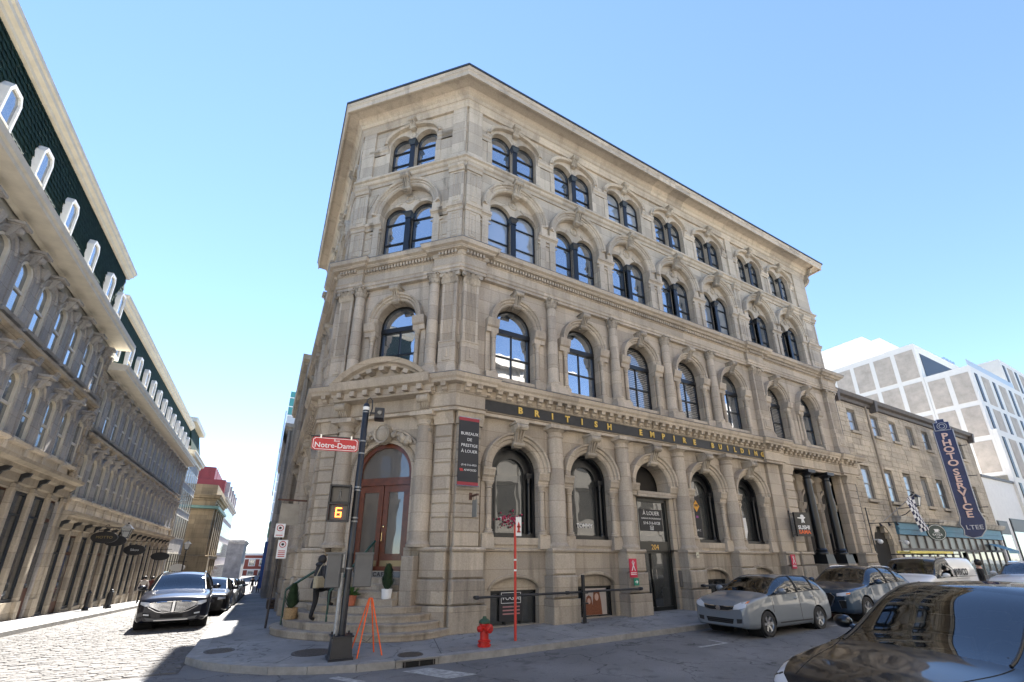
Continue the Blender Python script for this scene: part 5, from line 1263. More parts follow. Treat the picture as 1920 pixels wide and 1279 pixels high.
for q in range(4): MB().box(13.45, 14.05, .012, .018, .95+q*.14, .99+q*.14).build('poster_text_line', plain('poster_ink', (.02, .02, .02), .6), tP, smooth=False)
# ---- the vertical photo sign
SB = plain('sign_blue', (.006, .02, .095), .4, var=.3, scale=3)
tS = thing('vertical_shop_sign', 'tall projecting navy blue sign reading PHOTO SERVICE with a camera on top', 'sign', (37.9, -.95, 0))
tS.rotation_euler = (0, 0, R(-62))
pr = [(-.62, 4.3), (-.5, 3.9), (-.56, 3.55), (-.2, 3.35), (.25, 3.45), (.58, 3.9), (.66, 4.5), (.52, 5.2), (.52, 11.0), (-.52, 11.0), (-.52, 4.75)]
MB().prism(pr, -.12, .12).build('board', SB, tS, smooth=False)
EDG = plain('sign_edge', (.45, .46, .48), .4, metal=.5)
MB().tube([(p[0], -.13, p[1]) for p in pr+[pr[0]]], .028, 6).build('edge_trim', EDG, tS)
NEON = plain('neon_letter', (.72, .50, .42), .4)
zz = 10.55
for ch in 'PHOTO': put('letter', text_mesh(ch, .62, NEON, .03, bold=.014, sx=1.15), tS, (0, -.15, zz)); zz -= .50
zz -= .16
for ch in 'SERVICE': put('letter', text_mesh(ch, .62, NEON, .03, bold=.014, sx=1.15), tS, (0, -.15, zz)); zz -= .495
put('lettering', text_mesh('LTEE', .42, plain('neon_pale', (.6, .6, .62), .4), .02), tS, (.05, -.15, 4.05))
b = MB().box(-.42, .42, -.16, .16, 11.02, 11.62); b.box(-.2, .2, -.14, .14, 11.62, 11.86); b.prism([(-.5, 11.0), (.52, 11.0), (.44, 11.2), (-.42, 11.2)], -.15, .15)
b.build('camera_emblem', SB, tS, smooth=False)
b = MB(); 
for r_ in (.26, .15): b.tube([(r_*math.cos(i*.35), -.18, 11.32+r_*math.sin(i*.35)) for i in range(19)], .022, 6)
for pts in ([(-.42, 11.02), (-.42, 11.62), (-.2, 11.62), (-.2, 11.86), (.2, 11.86), (.2, 11.62), (.42, 11.62), (.42, 11.02), (-.42, 11.02)],): b.tube([(x, -.17, z) for x, z in pts], .022, 6)
b.build('camera_outline', EDG, tS)
for zz in (5.4, 7.6, 9.8): MB().tube([(.5, 0, zz), (1.05, 0, zz)], .03, 6).build('bracket', BLACKM, tS)
# ---- low white shop and stepped white office
tW = thing('low_white_shop', 'low white rendered shop beside the stone photo building', 'building', (47.1, .15, .7))
WHR = plain('white_render', (.78, .76, .72), .7, var=.06)
MB().box(0, 7.9, 0, 10, -.5, 8.0).build('wall', WHR, tW, smooth=False); MB().box(0, 7.9, -.1, 0, 7.9, 8.1).build('coping', plain('dark_coping', (.12, .12, .12), .6), tW, smooth=False)
for a, b_, z0, z1 in ((.3, 2.6, .2, 4.3), (3.5, 7.5, .2, 4.6)):
    o = MB().box(a, b_, -.06, 0, z0, z1).build('shop_window', BLACKM, tW, smooth=False); MB().box(a+.12, b_-.12, -.075, -.05, z0+.12, z1-1.1).build('pane', GLASSD, o, smooth=False); MB().box(a+.1, b_-.1, -.08, -.05, z1-1.0, z1-.1).build('sign_panel', plain('smoked_panel', (.10, .09, .085), .5), o, smooth=False)
tQ = thing('white_office_block', 'stepped modern white office building with tan precast panels at the right', 'building', (55, .2, 0))
OW = plain('office_white', (.78, .735, .66), .6, var=.05); PAN = plain('precast_tan', (.50, .43, .355), .85, var=.22, scale=1.2, bump=.2, bscale=20)
SLOT = plain('slot_glass', (.035, .035, .036), .35, spec=.2)
def tier(x0, y0, x1, y1, z0, z1, rows, ncs, ncf, slots):
    MB().box(x0, x1, y0, y1, z0, z1).build('frame_wall', OW, tQ, smooth=False)
    rh = (z1-z0-.5)/rows
    for r_ in range(rows):
        za, zb = z0+.35+r_*rh, z0+r_*rh+rh-.15
        for i in range(ncs):
            w_ = (y1-y0)/ncs; o = MB().box(x0-.03, x0+.1, y0+i*w_+.2, y0+(i+1)*w_-.2, za, zb).build('precast_panel', PAN, tQ, smooth=False)
        for i in range(ncf):
            w_ = (x1-x0)/ncf; a = x0+i*w_
            if slots and i % 2 == 0:
                o = MB().box(a+w_/2-.38, a+w_/2+.38, y0-.03, y0+.1, za, zb).build('slot_window', BLACKM, tQ, smooth=False); MB().box(a+w_/2-.30, a+w_/2+.30, y0-.045, y0-.028, za+.08, zb-.08).build('pane', SLOT, o, smooth=False)
            else: MB().box(a+.22, a+w_-.22, y0-.03, y0+.1, za, zb).build('precast_panel', PAN, tQ, smooth=False)
tier(0, 3.7, 14, 22, 9, 24.8, 4, 9, 0, False); tier(0.02, .1, 40, 3.68, 9.5, 20.7, 3, 2, 16, True); tier(-.02, -.25, 44, .08, 0, 13.9, 3, 0, 18, True)
tier(14.2, .6, 44, 20, 20.8, 24.9, 1, 0, 14, True)
MB().box(2, 9, 7, 16, 24.8, 27.6).build('penthouse', OW, tQ, smooth=False); MB().box(3, 8, 9, 15, 27.6, 29).build('penthouse', OW, tQ, smooth=False)
for i in range(4): MB().box(9.8+i*.9, 10.3+i*.9, 4, 4.5, 24.8, 25.6).build('roof_unit', STEEL, tQ, smooth=False)
MB().box(1, 12, 3.66, 3.68, 21.0, 23.8).build('terrace_window', SLOT, tQ, smooth=False)
MB().box(.3, 14, .2, .24, 20.8, 21.5).build('glass_rail', plain('rail_glass', (.45, .48, .48), .3), tQ, smooth=False)
# ================================================================ STEPS, SIGNS, STREET FURNITURE
tst = thing('entrance_steps', 'broad curved stone steps climbing to the angled corner entrance', 'steps', FC.loc(CW/2), FC.rz)
def halfell(hw, e, n=22, p=2.5):
    out = []
    for i in range(n+1):
        a = math.pi*i/n; cx_, sx_ = math.cos(a), math.sin(a)
        out.append((-hw*math.copysign(abs(cx_)**(2/p), cx_), -e*abs(sx_)**(2/p)))
    return out
for i in range(9):
    if i < 4:
        hw, e, yb = 2.72-.27*i, 2.08-.30*i, .02
        poly = halfell(hw, e)+[(hw, yb), (-hw, yb)] if i == 0 else halfell(hw, e)+[(hw, .02), (-hw, .02)]
    else:
        hw = 1.22; e = .88-.22*(i-4); poly = [(-hw, -e), (hw, -e), (hw, .35), (-hw, .35)]
    z1 = .18*(i+1); b = MB().zprism(poly, z1-.19 if i else -.25, z1-.05)
    # nosing: slightly proud tread slab
    m_ = Vector((0, 0)); pl2 = [(x*1.012, y-.025 if y < 0 else y) for x, y in poly]
    b.zprism(pl2, z1-.05, z1)
    b.build('step', LIME2, tst, (0, 0, 0), smooth=True, ang=25)
MB().box(-1.15, 1.15, -.03, .12, 1.44, 1.60).build('sign_riser', CONC, tst, smooth=False)
l = put('lettering', text_mesh('Y CAFÉ', .17, plain('ink_black', (.02, .02, .02), .6), .004, spacing=1.3, bold=.004), tst, (.12, -.045, 1.52))
# green handrails
GRN = plain('green_enamel', (.006, .05, .036), .35, coat=.2)
def rail(name, label, pts, posts):
    t = thing(name, label, 'handrail', FC.loc(CW/2), FC.rz)
    MB().tube(pts, .036, 10).build('top_rail', GRN, t)
    for a, b_ in posts: MB().tube([a, b_], .026, 10).build('post', GRN, t)
rail('handrail', 'green handrail along the left side of the curved steps', [(-2.14, -1.15, 1.10), (-2.1, -1.1, 1.16), (-1.28, -.3, 1.95), (-1.22, .02, 2.15)], [((-2.14, -1.15, .17), (-2.14, -1.15, 1.10)), ((-1.30, -.32, .85), (-1.30, -.32, 1.93))])
rail('handrail', 'green handrail up the middle of the curved steps towards the door', [(-.38, -1.48, 1.12), (-.35, -1.42, 1.18), (-.10, -.34, 2.20), (-.05, -.02, 2.50)], [((-.38, -1.48, .36), (-.38, -1.48, 1.12)), ((-.06, -.05, 1.62), (-.06, -.05, 2.48))])
# ---- potted plants on the steps
NEED = plain('conifer_green', (.028, .062, .026), .7, var=.5, scale=9)
def cypress(b, h, r, n, seed, z0):
    rr = random.Random(seed)
    for i in range(n):
        t = rr.random()**.8; a = rr.uniform(0, 6.283); rad = r*(min(1, .35+t*3)*(1-t)**.62)*rr.uniform(.3, 1.0+.35*math.sin(3*a+seed)*rr.random())+.01; z = z0+h*t
        x, y = rad*math.cos(a), rad*math.sin(a); l = rr.uniform(.05, .14); w_ = l*.16
        dx, dy, dz = math.cos(a)*.45*l, math.sin(a)*.45*l, l*.85
        px, py = -math.sin(a)*w_, math.cos(a)*w_
        b.add([(x-px, y-py, z), (x+px, y+py, z), (x+dx+px*.4, y+dy+py*.4, z+dz), (x+dx-px*.4, y+dy-py*.4, z+dz)], [(0, 1, 2, 3)])
    return b
def potted(label, loc, pot, potmat, kind, h, r, seed, name='potted_conifer'):
    t = thing(name, label, 'potted plant', loc)
    MB().lathe(pot+[(pot[-1][0]-.02, pot[-1][1]), (pot[-1][0]-.03, pot[-1][1]-.05), (1e-4, pot[-1][1]-.05)], n=18).build('pot', potmat, t)
    zt = pot[-1][1]-.04
    if kind == 'conifer':
        MB().tube([(0, 0, zt), (0, 0, zt+h*.85)], [.018, .006], 6).build('stem', plain('bark', (.06, .04, .028), .9), t)
        cypress(MB(), h, r, 1500, seed, zt+.03).build('foliage', NEED, t, smooth=False, fix=False)
    else:
        b = MB(); rr = random.Random(seed)
        for i in range(90):
            a = rr.uniform(0, 6.283); l = rr.uniform(.12, h); e = rr.uniform(.2, 1.2); w_ = rr.uniform(.015, .035)
            p0 = Vector((rr.uniform(-.05, .05), rr.uniform(-.05, .05), zt)); d = Vector((math.cos(a)*math.sin(e), math.sin(a)*math.sin(e), math.cos(e)))
            s = Vector((-math.sin(a), math.cos(a), 0))*w_; m = p0+d*l*.6; q = p0+d*l-Vector((0, 0, l*.25*e))
            b.add([p0-s*.4, p0+s*.4, m+s, q, m-s], [(0, 1, 2, 3, 4)])
        b.build('foliage', plain('leaf_green', (.06, .13, .035), .55, var=.4, scale=12), t, smooth=False, fix=False)
    return t
WICK = plain('wicker', (.36, .24, .12), .8, var=.4, scale=30, bump=.9, bscale=45)
potted('small conifer in a tan wicker pot on the left of the steps', FC.loc(CW/2-1.72, -1.30, .36), [(.14, 0), (.17, .02), (.175, .30)], WICK, 'conifer', .56, .18, 1)
potted('small conifer in a white pot at the right of the steps', FC.loc(CW/2+.98, -.80, .90), [(.10, 0), (.13, .02), (.15, .27)], WHITEP, 'conifer', .58, .16, 2)
potted('terracotta pot with trailing green plant in the middle of the steps', FC.loc(CW/2+.0, -1.05, .72), [(.10, 0), (.13, .02), (.17, .28), (.18, .29)], plain('terracotta', (.42, .13, .07), .75, var=.2, scale=8), 'leaf', .38, .2, 3, 'potted_plant')
potted('stone planter with bushy plant at the foot of the entrance door', FC.loc(CW/2-.28, -.28, 1.44), [(.12, 0), (.14, .02), (.15, .24)], plain('grey_planter', (.22, .18, .14), .8), 'leaf', .30, .2, 4, 'potted_plant')
# ---- traffic signal pole
PAINT = plain('pole_black', (.014, .016, .022), .35, var=.3, scale=10)
PX, PY = -3.12, -2.10
tp = thing('traffic_signal_pole', 'tall black signal pole in front of the steps with cable loop on top', 'pole', (PX, PY, 0))
b = MB().frustum(-.19, .19, -.19, .19, 0, .42, .03); b.box(-.24, .24, -.24, .24, 0, .05); b.box(-.22, .22, -.22, .22, .42, .45)
b.build('base_box', PAINT, tp, smooth=False)
for sx, sy in ((-1, -1), (1, -1), (-1, 1), (1, 1)): MB().lathe([(.02, .45), (.02, .50), (1e-4, .50)], sx*.17, sy*.17, 8).build('bolt', PAINT, tp)
MB().lathe([(.072, .45), (.072, 5.55), (.045, 5.6)], n=16).build('shaft', PAINT, tp)
GALV = plain('galvanised', (.30, .31, .32), .45, metal=.5, var=.3, scale=9)
MB().tube([(-.135, -.02, .45), (-.135, -.02, 2.1)], .042, 10).build('conduit', GALV, tp)
for z in (1.75, 2.75, 2.83, 3.45, 3.52, 4.32, 4.62, 5.35): MB().lathe([(.074, z), (.082, z+.004), (.082, z+.03), (.074, z+.034)], n=16).build('strap', GALV, tp)
MB().lathe([(.074, 5.42), (.077, 5.425), (.077, 5.50), (.074, 5.505)], n=16).build('white_band', WHITEP, tp)
MB().tube([(0, 0, 5.56), (.01, 0, 5.70), (.07, 0, 5.76), (.13, 0, 5.70), (.14, 0, 5.5), (.11, -.02, 5.3)], .016, 8).build('cable_loop', BLACKM, tp)
t = thing('traffic_camera', 'small black camera box on a short arm near the top of the signal pole', 'camera', (PX+.09, PY-.02, 5.32)); t.rotation_euler = (0, 0, R(-15))
MB().box(0, .12, -.02, .02, .02, .06).build('arm', PAINT, t, smooth=False); MB().cbox(.12, .34, -.14, .14, -.12, .16, .02).build('housing', PAINT, t, smooth=False)
MB().lathe([(1e-4, 0), (.05, 0), (.05, .02), (1e-4, .02)], n=12).xf(Matrix.Translation((.24, -.15, .02)) @ Matrix.Rotation(R(90), 4, 'X')).build('lens', GLASSD, t)
# street name sign
RED = plain('sign_red', (.46, .02, .025), .4)
t = thing('street_name_sign', 'red street name sign reading Rue Notre-Dame fixed to the signal pole', 'street sign', (PX-.10, PY-.06, 4.5)); t.rotation_euler = (0, R(-1.5), R(-6)); t.scale = (.82, .82, .82)
cut = [(-1.22, -.13), (-1.16, -.19), (-.06, -.19), (0, -.13), (0, .13), (-.06, .19), (-1.16, .19), (-1.22, .13)]
MB().prism(cut, -.012, .012).build('plate', RED, t, smooth=False)
b = MB(); ins = [(-.61+(x+.61)*.955, z*.88) for x, z in cut]; ins2 = [(-.61+(x+.61)*.93, z*.80) for x, z in cut]
b.add([(x, -.016, z) for x, z in ins]+[(x, -.016, z) for x, z in ins2], [(i, (i+1) % 8, 8+(i+1) % 8, 8+i) for i in range(8)])
b.build('border', WHITEP, t, smooth=False)
put('lettering', text_mesh('Rue', .10, WHITEP, .002), t, (-.58, -.016, .10)); put('lettering', text_mesh('Notre-Dame', .205, WHITEP, .002, bold=.002), t, (-.61, -.016, -.045))
MB().box(-1.26, .02, -.02, .02, .19, .225).build('top_bar', BLACKM, t, smooth=False)
for x in (-1.0, -.2): MB().box(x-.02, x+.02, -.022, .022, .15, .26).build('clip', STEEL, t, smooth=False)
# pedestrian signal
t = thing('pedestrian_signal', 'black pedestrian countdown signal showing an orange 6 on the signal pole', 'traffic signal', (PX-.12, PY-.08, 3.14)); t.rotation_euler = (0, 0, R(-16))
for k_, z0 in ((0, 0.0), (1, -.40)):
    hb_ = MB().box(-.44, -.03, -.05, .18, z0+.01, z0+.395); o = hb_.build('housing', PAINT, t, smooth=False)
    for a, b_, c0, c1 in ((-.46, -.01, z0+.37, z0+.41), (-.46, -.01, z0-.005, z0+.025), (-.46, -.43, z0+.0, z0+.4), (-.04, -.01, z0, z0+.4)): MB().box(a, b_, -.16, -.05, c0, c1).build('visor', PAINT, o, smooth=False)
    MB().box(-.40, -.07, -.056, -.05, z0+.05, z0+.36).build('lens', plain('lens_dark', (.07, .065, .06), .3), o, smooth=False)
ORG = emit('countdown_orange', (1.0, .16, .02), 3.0)
b = MB(); cx_, cz_, w_, h_, s_ = -.235, -.195, .065, .105, .026
for a, b2, z0, z1 in ((-w_, w_, h_-s_, h_), (-w_, w_, -s_/2, s_/2), (-w_, w_, -h_, -h_+s_), (-w_, -w_+s_, 0, h_), (-w_, -w_+s_, -h_, 0), (w_-s_, w_, -h_, 0)):
    b.box(cx_+a+.004, cx_+b2-.004, -.068, -.058, cz_+z0+.003, cz_+z1-.003)
b.build('countdown_digit', ORG, t, smooth=False)
b = MB().ball((-.235, -.06, .29), .03, 8, 6); b.tube([(-.235, -.06, .25), (-.235, -.06, .16)], .03, 6); b.tube([(-.235, -.06, .16), (-.275, -.06, .08)], .016, 6); b.tube([(-.235, -.06, .16), (-.195, -.06, .08)], .016, 6)
b.build('walking_figure', plain('lens_ghost', (.14, .135, .13), .4), t)
for i, (dx, lab) in enumerate(((-.30, 'grey back of a signal box on the left of the signal pole'), (.30, 'grey back of a signal box on the right of the signal pole'))):
    t = thing('signal_box', lab, 'traffic signal', (PX+dx, PY-.02, 1.38), R(-8))
    MB().cbox(-.19 if i else -.16, .19 if i else .13, -.10, .10, 0, .72, .02).build('housing', plain('housing_grey', (.10, .10, .10), .5, var=.2), t, smooth=False)
    MB().box(-.05-.16 if i else .10, -.16 if i else .2, -.03, .03, .3, .4).build('bracket', PAINT, t, smooth=False)
    MB().box(-.2, .2, -.13, -.10, .68, .72).build('lip', plain('housing_grey', (.1, .1, .1), .5), t, smooth=False)
# ---- orange sandwich-board frame
ORP = plain('orange_paint', (.85, .13, .02), .5)
t = thing('sandwich_board_frame', 'empty orange A-shaped sandwich board frame on the pavement', 'sign frame', (-2.57, -2.0, 0), R(10))
for s in (-1, 1):
    b = MB().tube([(-.28*1, s*.24, 0), (-.03, s*.02, 1.13)], .016, 6) if False else MB()
    for x in (-.27, .27): b.tube([(x*(1), s*.22, .0), (x*.10, s*.02, 1.13)], .016, 6)
    b.tube([(-.03, s*.02, 1.13), (.03, s*.02, 1.13)], .016, 6)
    b.build('leg_frame', ORP, t)
MB().tube([(-.2, -.15, .36), (0, 0, .26), (.2, .15, .36)], .006, 5).build('chain', BLACKM, t)
# ---- hydrant and its marker
HYD = plain('hydrant_red', (.48, .018, .012), .4, var=.25, scale=14)
t = thing('fire_hydrant', 'red fire hydrant with a green bonnet on the pavement', 'hydrant', (.06, -2.36, 0), R(20))
MB().lathe([(.15, 0), (.15, .03), (.135, .04), (.135, .10), (.15, .11), (.15, .14), (.105, .16), (.10, .45), (.125, .47), (.125, .50), (.10, .52)], n=18).build('barrel', HYD, t)
MB().lathe([(.12, .50), (.135, .51), (.135, .55), (.12, .57), (.08, .60), (.05, .61), (.04, .66), (1e-4, .66)], n=18).build('bonnet', plain('hydrant_green', (.03, .075, .04), .6, var=.3), t)
for a, r_, l in ((-90, .085, .20), (0, .06, .19), (180, .06, .19)):
    MB().lathe([(r_, 0), (r_, l-.06), (r_*1.2, l-.06), (r_*1.2, l-.01), (r_*.5, l), (r_*.4, l+.03), (1e-4, l+.03)], n=14).xf(Matrix.Translation((0, 0, .40)) @ Matrix.Rotation(R(a+90), 4, 'Z') @ Matrix.Rotation(R(90), 4, 'X')).build('nozzle', HYD, t)
b = MB()
for i in range(8): b.lathe([(.016, .03), (.016, .06), (1e-4, .06)], .142*math.cos(i*.785), .142*math.sin(i*.785), 6)
b.build('flange_bolts', HYD, t)
t = thing('hydrant_marker_pole', 'slim red pole with white bands and a small white hydrant sign on top', 'marker pole', (1.04, -2.11, 0))
MB().tube([(0, 0, 0), (0, 0, 2.85)], .034, 10).build('shaft', plain('marker_red', (.55, .04, .025), .45), t)
for z in (1.66, 1.92): MB().lathe([(.036, z), (.036, z+.045)], n=10).build('white_band', WHITEP, t)
MB().box(.0, .17, -.045, -.035, 2.55, 3.05).build('sign_plate', WHITEP, t, smooth=False)
b = MB().box(.055, .115, -.052, -.047, 2.64, 2.86); b.box(.03, .14, -.052, -.047, 2.64, 2.68); b.box(.03, .14, -.052, -.047, 2.77, 2.82); b.prism([(.055, 2.86), (.115, 2.86), (.085, 2.93)], -.052, -.047); b.build('hydrant_symbol', plain('marker_red', (.5, .03, .02), .5), t, smooth=False)
# ---- pipe rails and post along the wall
def pipe_rail(label, x0, x1, y, z):
    t = thing('pipe_rail', label, 'railing', (0, 0, 0))
    MB().tube([(x0, y, z), (x1, y, z+.01*(x1-x0))], .035, 10).build('pipe', BLACKM, t)
    for x in (x0, (x0+x1)/2, x1):
        zz = z+.01*(x-x0); MB().lathe([(.05, -.06), (.055, -.05), (.055, .05), (.05, .06)], n=10).xf(Matrix.Translation((x, y, zz)) @ Matrix.Rotation(R(90), 4, 'Y')).build('collar', BLACKM, t)
    for x in (x0, x1): MB().tube([(x, y, z+.01*(x-x0)), (x, y+.16, z+.01*(x-x0))], .04, 8).build('wall_fixing', BLACKM, t)
pipe_rail('black iron pipe rail fixed across the first two cellar windows', .62, 6.85, -.64, .93); pipe_rail('black iron pipe rail beyond door 204, behind the silver car', 10.1, 13.3, -.64, 1.0)
t = thing('iron_post', 'black square iron post standing at the second cellar window', 'post', (4.30, -.72, .06)); MB().box(-.04, .04, -.04, .04, 0, 1.42).build('shaft', BLACKM, t, smooth=False); MB().box(-.1, .1, -.07, .07, 0, .02).build('foot', BLACKM, t, smooth=False)
for z in (.86, .55): MB().box(-.08, .14, -.055, .055, z, z+.04).build('clamp', BLACKM, t, smooth=False)
# ---- small wall signs
RIB = plain('ribbon_red', (.55, .02, .06), .45)
def ribbon_sign(label, x, y, z, green):
    t = thing('notice_sign', label, 'sign', (x, y, z)); MB().box(-.17, .17, -.02, 0, 0, .62).build('plate', RIB, t, smooth=False)
    b = MB()
    b.tube([(-.075, -.024, .22), (.0, -.024, .40), (.045, -.024, .50), (0, -.024, .555), (-.045, -.024, .50), (0, -.024, .40), (.075, -.024, .22)], .016, 6); b.build('ribbon', WHITEP, t)
    for z_ in (.09, .14): MB().box(-.13, .13, -.024, -.02, z_, z_+.022).build('text_line', WHITEP, t, smooth=False)
    return t
ribbon_sign('red ribbon notice on the pier left of door 204, above a green arrow', 6.58, -.62, 1.36, 1); ribbon_sign('red ribbon notice on the wall above the silver car roof', 16.6, -.46, 1.55, 0)
t = thing('arrow_sign', 'small green sign with a white arrow under the red notice', 'sign', (6.68, -.62, 1.10)); MB().box(-.11, .11, -.02, 0, 0, .23).build('plate', plain('arrow_green', (.01, .22, .13), .5), t, smooth=False)
MB().prism([(-.07, .10), (.0, .10), (.0, .05), (.075, .115), (.0, .18), (.0, .13), (-.07, .13)], -.026, -.02).build('arrow', WHITEP, t, smooth=False)
t = thing('notice_card', 'tiny cream card fixed to the pier right of door 204', 'sign', (10.0, -.60, 2.02)); MB().box(-.07, .07, -.012, 0, 0, .2).build('plate', plain('card_cream', (.6, .56, .42), .6), t, smooth=False)
MB().prism([(-.04, .06), (.04, .06), (0, .14)], -.015, -.012).build('mark', plain('card_grey', (.2, .2, .18), .6), t, smooth=False)
# banner
BANB = plain('banner_black', (.022, .022, .026), .6)
t = thing('hanging_banner', 'tall black banner reading BUREAUX DE PRESTIGE on the corner pier', 'banner', (.36, -.34, 4.12)); 
MB().box(-.34, .34, -.012, .012, 0, 2.14).build('cloth', BANB, t, smooth=False)
for z in (0, 2.06): MB().box(-.342, .342, -.016, .016, z-.01, z+.09).build('red_edge', plain('banner_red', (.30, .03, .04), .6), t, smooth=False)
for z in (2.16, -.02): MB().tube([(-.38, 0, z), (.38, 0, z)], .016, 8).build('rod', STEEL, t)
for tx, sz, z in (('BUREAUX', .135, 1.62), ('DE', .135, 1.43), ('PRESTIGE', .135, 1.24), ('À LOUER', .135, 1.05), ('(514) 316-4933', .083, .62), ('A/WOOD', .095, .46)):
    put('lettering', text_mesh(tx, sz, WHITEP, .001), t, (.02 if tx != 'A/WOOD' else .07, -.015, z))
MB().prism([(-.26, .42), (-.16, .42), (-.19, .50), (-.29, .50)], -.016, -.013).build('emblem', RED, t, smooth=False)
RUST = plain('rusty_iron', (.10, .045, .03), .7, var=.4, scale=20)
t = thing('sign_bracket', 'rusty iron bracket with a little hanging plaque below the black banner', 'sign', (.55, -.16, 3.78)); MB().box(-.03, .03, -.55, 0, 0, .05).build('arm', RUST, t, smooth=False); MB().box(-.05, .05, -.02, 0, -.08, .14).build('wall_plate', RUST, t, smooth=False)
MB().box(-.014, .014, -.50, -.18, -.62, -.12).build('plaque', plain('plaque_grey', (.22, .22, .2), .5), t, smooth=False)
for y_ in (-.45, -.23): MB().tube([(0, y_, 0), (0, y_, -.12)], .006, 5).build('chain', BLACKM, t)
t = thing('sign_bracket', 'brown iron bracket with a faded hanging board on the side street wall', 'sign', (-3.68, 5.0, 3.95)); MB().box(-.95, 0, -.03, .03, 0, .06).build('arm', RUST, t, smooth=False)
MB().box(-.82, -.2, -.015, .015, -.85, -.10).build('board', plain('faded_board', (.36, .32, .26), .7, var=.2), t, smooth=False)
for x in (-.75, -.27): MB().tube([(x, 0, 0), (x, 0, -.1)], .008, 5).build('chain', BLACKM, t)
# no-parking signs
t = thing('parking_sign_post', 'leaning dark post with two no-parking signs beside the corner building', 'sign post', (-4.43, 3.42, 0)); MB().tube([(0, 0, 0), (.06, .05, 3.05)], .032, 8).build('shaft', plain('post_brown', (.035, .03, .03), .6), t)
def np_sign(x, z, w_, h, arrow):
    o = MB().box(x-w_/2, x+w_/2, -.05, -.04, z, z+h).build('sign_plate', WHITEP, t, smooth=False); b = MB()
    zc_ = z+h-w_*.48
    b.arc([(0, -.054), (0, -.050), (.022, -.050), (.022, -.054)], x, zc_, w_*.28, w_*.28, 0, 360, 18); b.build('red_ring', RED, o)
    MB().lathe([(1e-4, 0), (w_*.15, 0), (w_*.15, .004), (1e-4, .004)], n=12).xf(Matrix.Translation((x, -.05, zc_)) @ Matrix.Rotation(R(90), 4, 'X')).build('black_dot', BLACKM, o)
    for q in range(arrow): MB().box(x-w_*.34, x+w_*.34, -.054, -.05, z+.05+q*.055, z+.075+q*.055).build('text_line', RED, o, smooth=False)
np_sign(-.02, 2.62, .28, .42, 1); np_sign(.12, 1.98, .28, .56, 4)
t = thing('sushi_sign', 'square black hanging sign with white figure reading SUSHI SAMA', 'sign', (17.65, -.62, 3.0), R(-20))
MB().box(-.40, .40, -.05, .05, 0, 1.12).build('box', plain('sign_case', (.012, .013, .016), .35), t, smooth=False)
for z in (.06, 1.04): MB().tube([(-.62, 0, z), (-.40, 0, z)], .02, 6).build('bracket', BLACKM, t)
MB().box(-.64, -.61, -.02, .03, -.05, 1.2).build('wall_bar', BLACKM, t, smooth=False)
put('lettering', text_mesh('SUSHI', .24, WHITEP, .002, bold=.008), t, (0, -.054, .40)); put('lettering', text_mesh('SAMA', .24, plain('sign_orange', (.75, .13, .03), .5), .002, bold=.008), t, (0, -.054, .19))
b = MB().ball((0, -.056, .93), .1, 10, 6, (1, .08, .8)); b.prism([(-.09, .62), (-.03, .62), (0, .70), (.03, .62), (.09, .62), (.06, .80), (.16, .86), (.14, .90), (-.26, .88), (-.26, .84), (-.06, .80)], -.06, -.054)
b.build('figure', WHITEP, t)
# shop window decals and posters of the ground floor
for i, tx in ((0, 'TOMMY'), (1, 'TOMMY')):
    t = thing('window_lettering', ['white TOMMY lettering with pink flowers low in the first arched window', 'white TOMMY lettering low in the second arched window'][i], 'lettering', (BAYS[i], .42, 3.0))
    put('lettering', text_mesh(tx, .2, WHITEP, .002, bold=.006), t, (0, 0, .22 if i == 0 else .12))
    if i == 0:
        b = MB(); rr = random.Random(2)
        for k_ in range(60): b.ball((rr.gauss(0, .22), -.03-rr.random()*.05, .22+rr.gauss(0, .14)), rr.uniform(.02, .045), 5, 4)
        b.build('flowers', plain('flower_pink', (.42, .03, .09), .6, var=.5, scale=20), t)
t = thing('window_sign', 'black window strip with a yellow diamond in the fourth arched window', 'sign', (BAYS[3]-.1, .40, 2.85))
MB().box(-.28, .22, 0, .02, 0, 1.75).build('panel', BANB, t, smooth=False); MB().prism([(-.03, 1.08), (.17, 1.33), (-.03, 1.58), (-.23, 1.33)], -.012, -.002).build('diamond', plain('diamond_yellow', (.75, .36, .03), .5), t, smooth=False)
put('lettering', text_mesh('GBS', .13, BANB, .002, bold=.004), t, (-.03, -.016, 1.36)); put('lettering', text_mesh('LA C', .12, WHITEP, .002), t, (-.03, -.004, .3)); MB().box(-.1, .04, -.006, -.002, .82, .92).build('emblem', plain('emblem_violet', (.25, .04, .22), .5), t, smooth=False)
t = thing('paper_poster', 'torn white paper hanging inside the fifth arched window', 'paper', (BAYS[4]-.12, .40, 3.1)); MB().prism([(-.22, 0), (.05, -.3), (.22, .1), (.2, .72), (-.22, .72)], 0, .01).build('sheet', WHITEP, t, smooth=False)
t = thing('cellar_notice', 'black VOGUE notice in the cellar window below the first arch', 'sign', (BAYS[0]-.05, .17, .1)); MB().box(-.42, .40, 0, .015, .05, .92).build('panel', BANB, t, smooth=False); put('lettering', text_mesh('VOGUE', .2, WHITEP, .002), t, (0, -.004, .72))
for q in range(3): MB().box(-.3, .3, -.004, 0, .24+q*.1, .28+q*.1).build('text_line', plain('notice_grey', (.4, .2, .2), .6), t, smooth=False)
b = MB()
for a, b2, z0, z1 in ((-.36, .34, .86, .875), (-.36, .34, .56, .575), (-.36, -.345, .56, .875), (.325, .34, .56, .875)): b.box(a, b2, -.004, 0, z0, z1)
b.build('border', WHITEP, t, smooth=False)
t = thing('hair_poster', 'poster of two long-haired women filling the second cellar window', 'poster', (BAYS[1]+.05, .17, .1)); MB().box(-.5, .55, 0, .015, .05, .90).build('sheet', plain('poster_beige', (.46, .40, .36), .6), t, smooth=False)
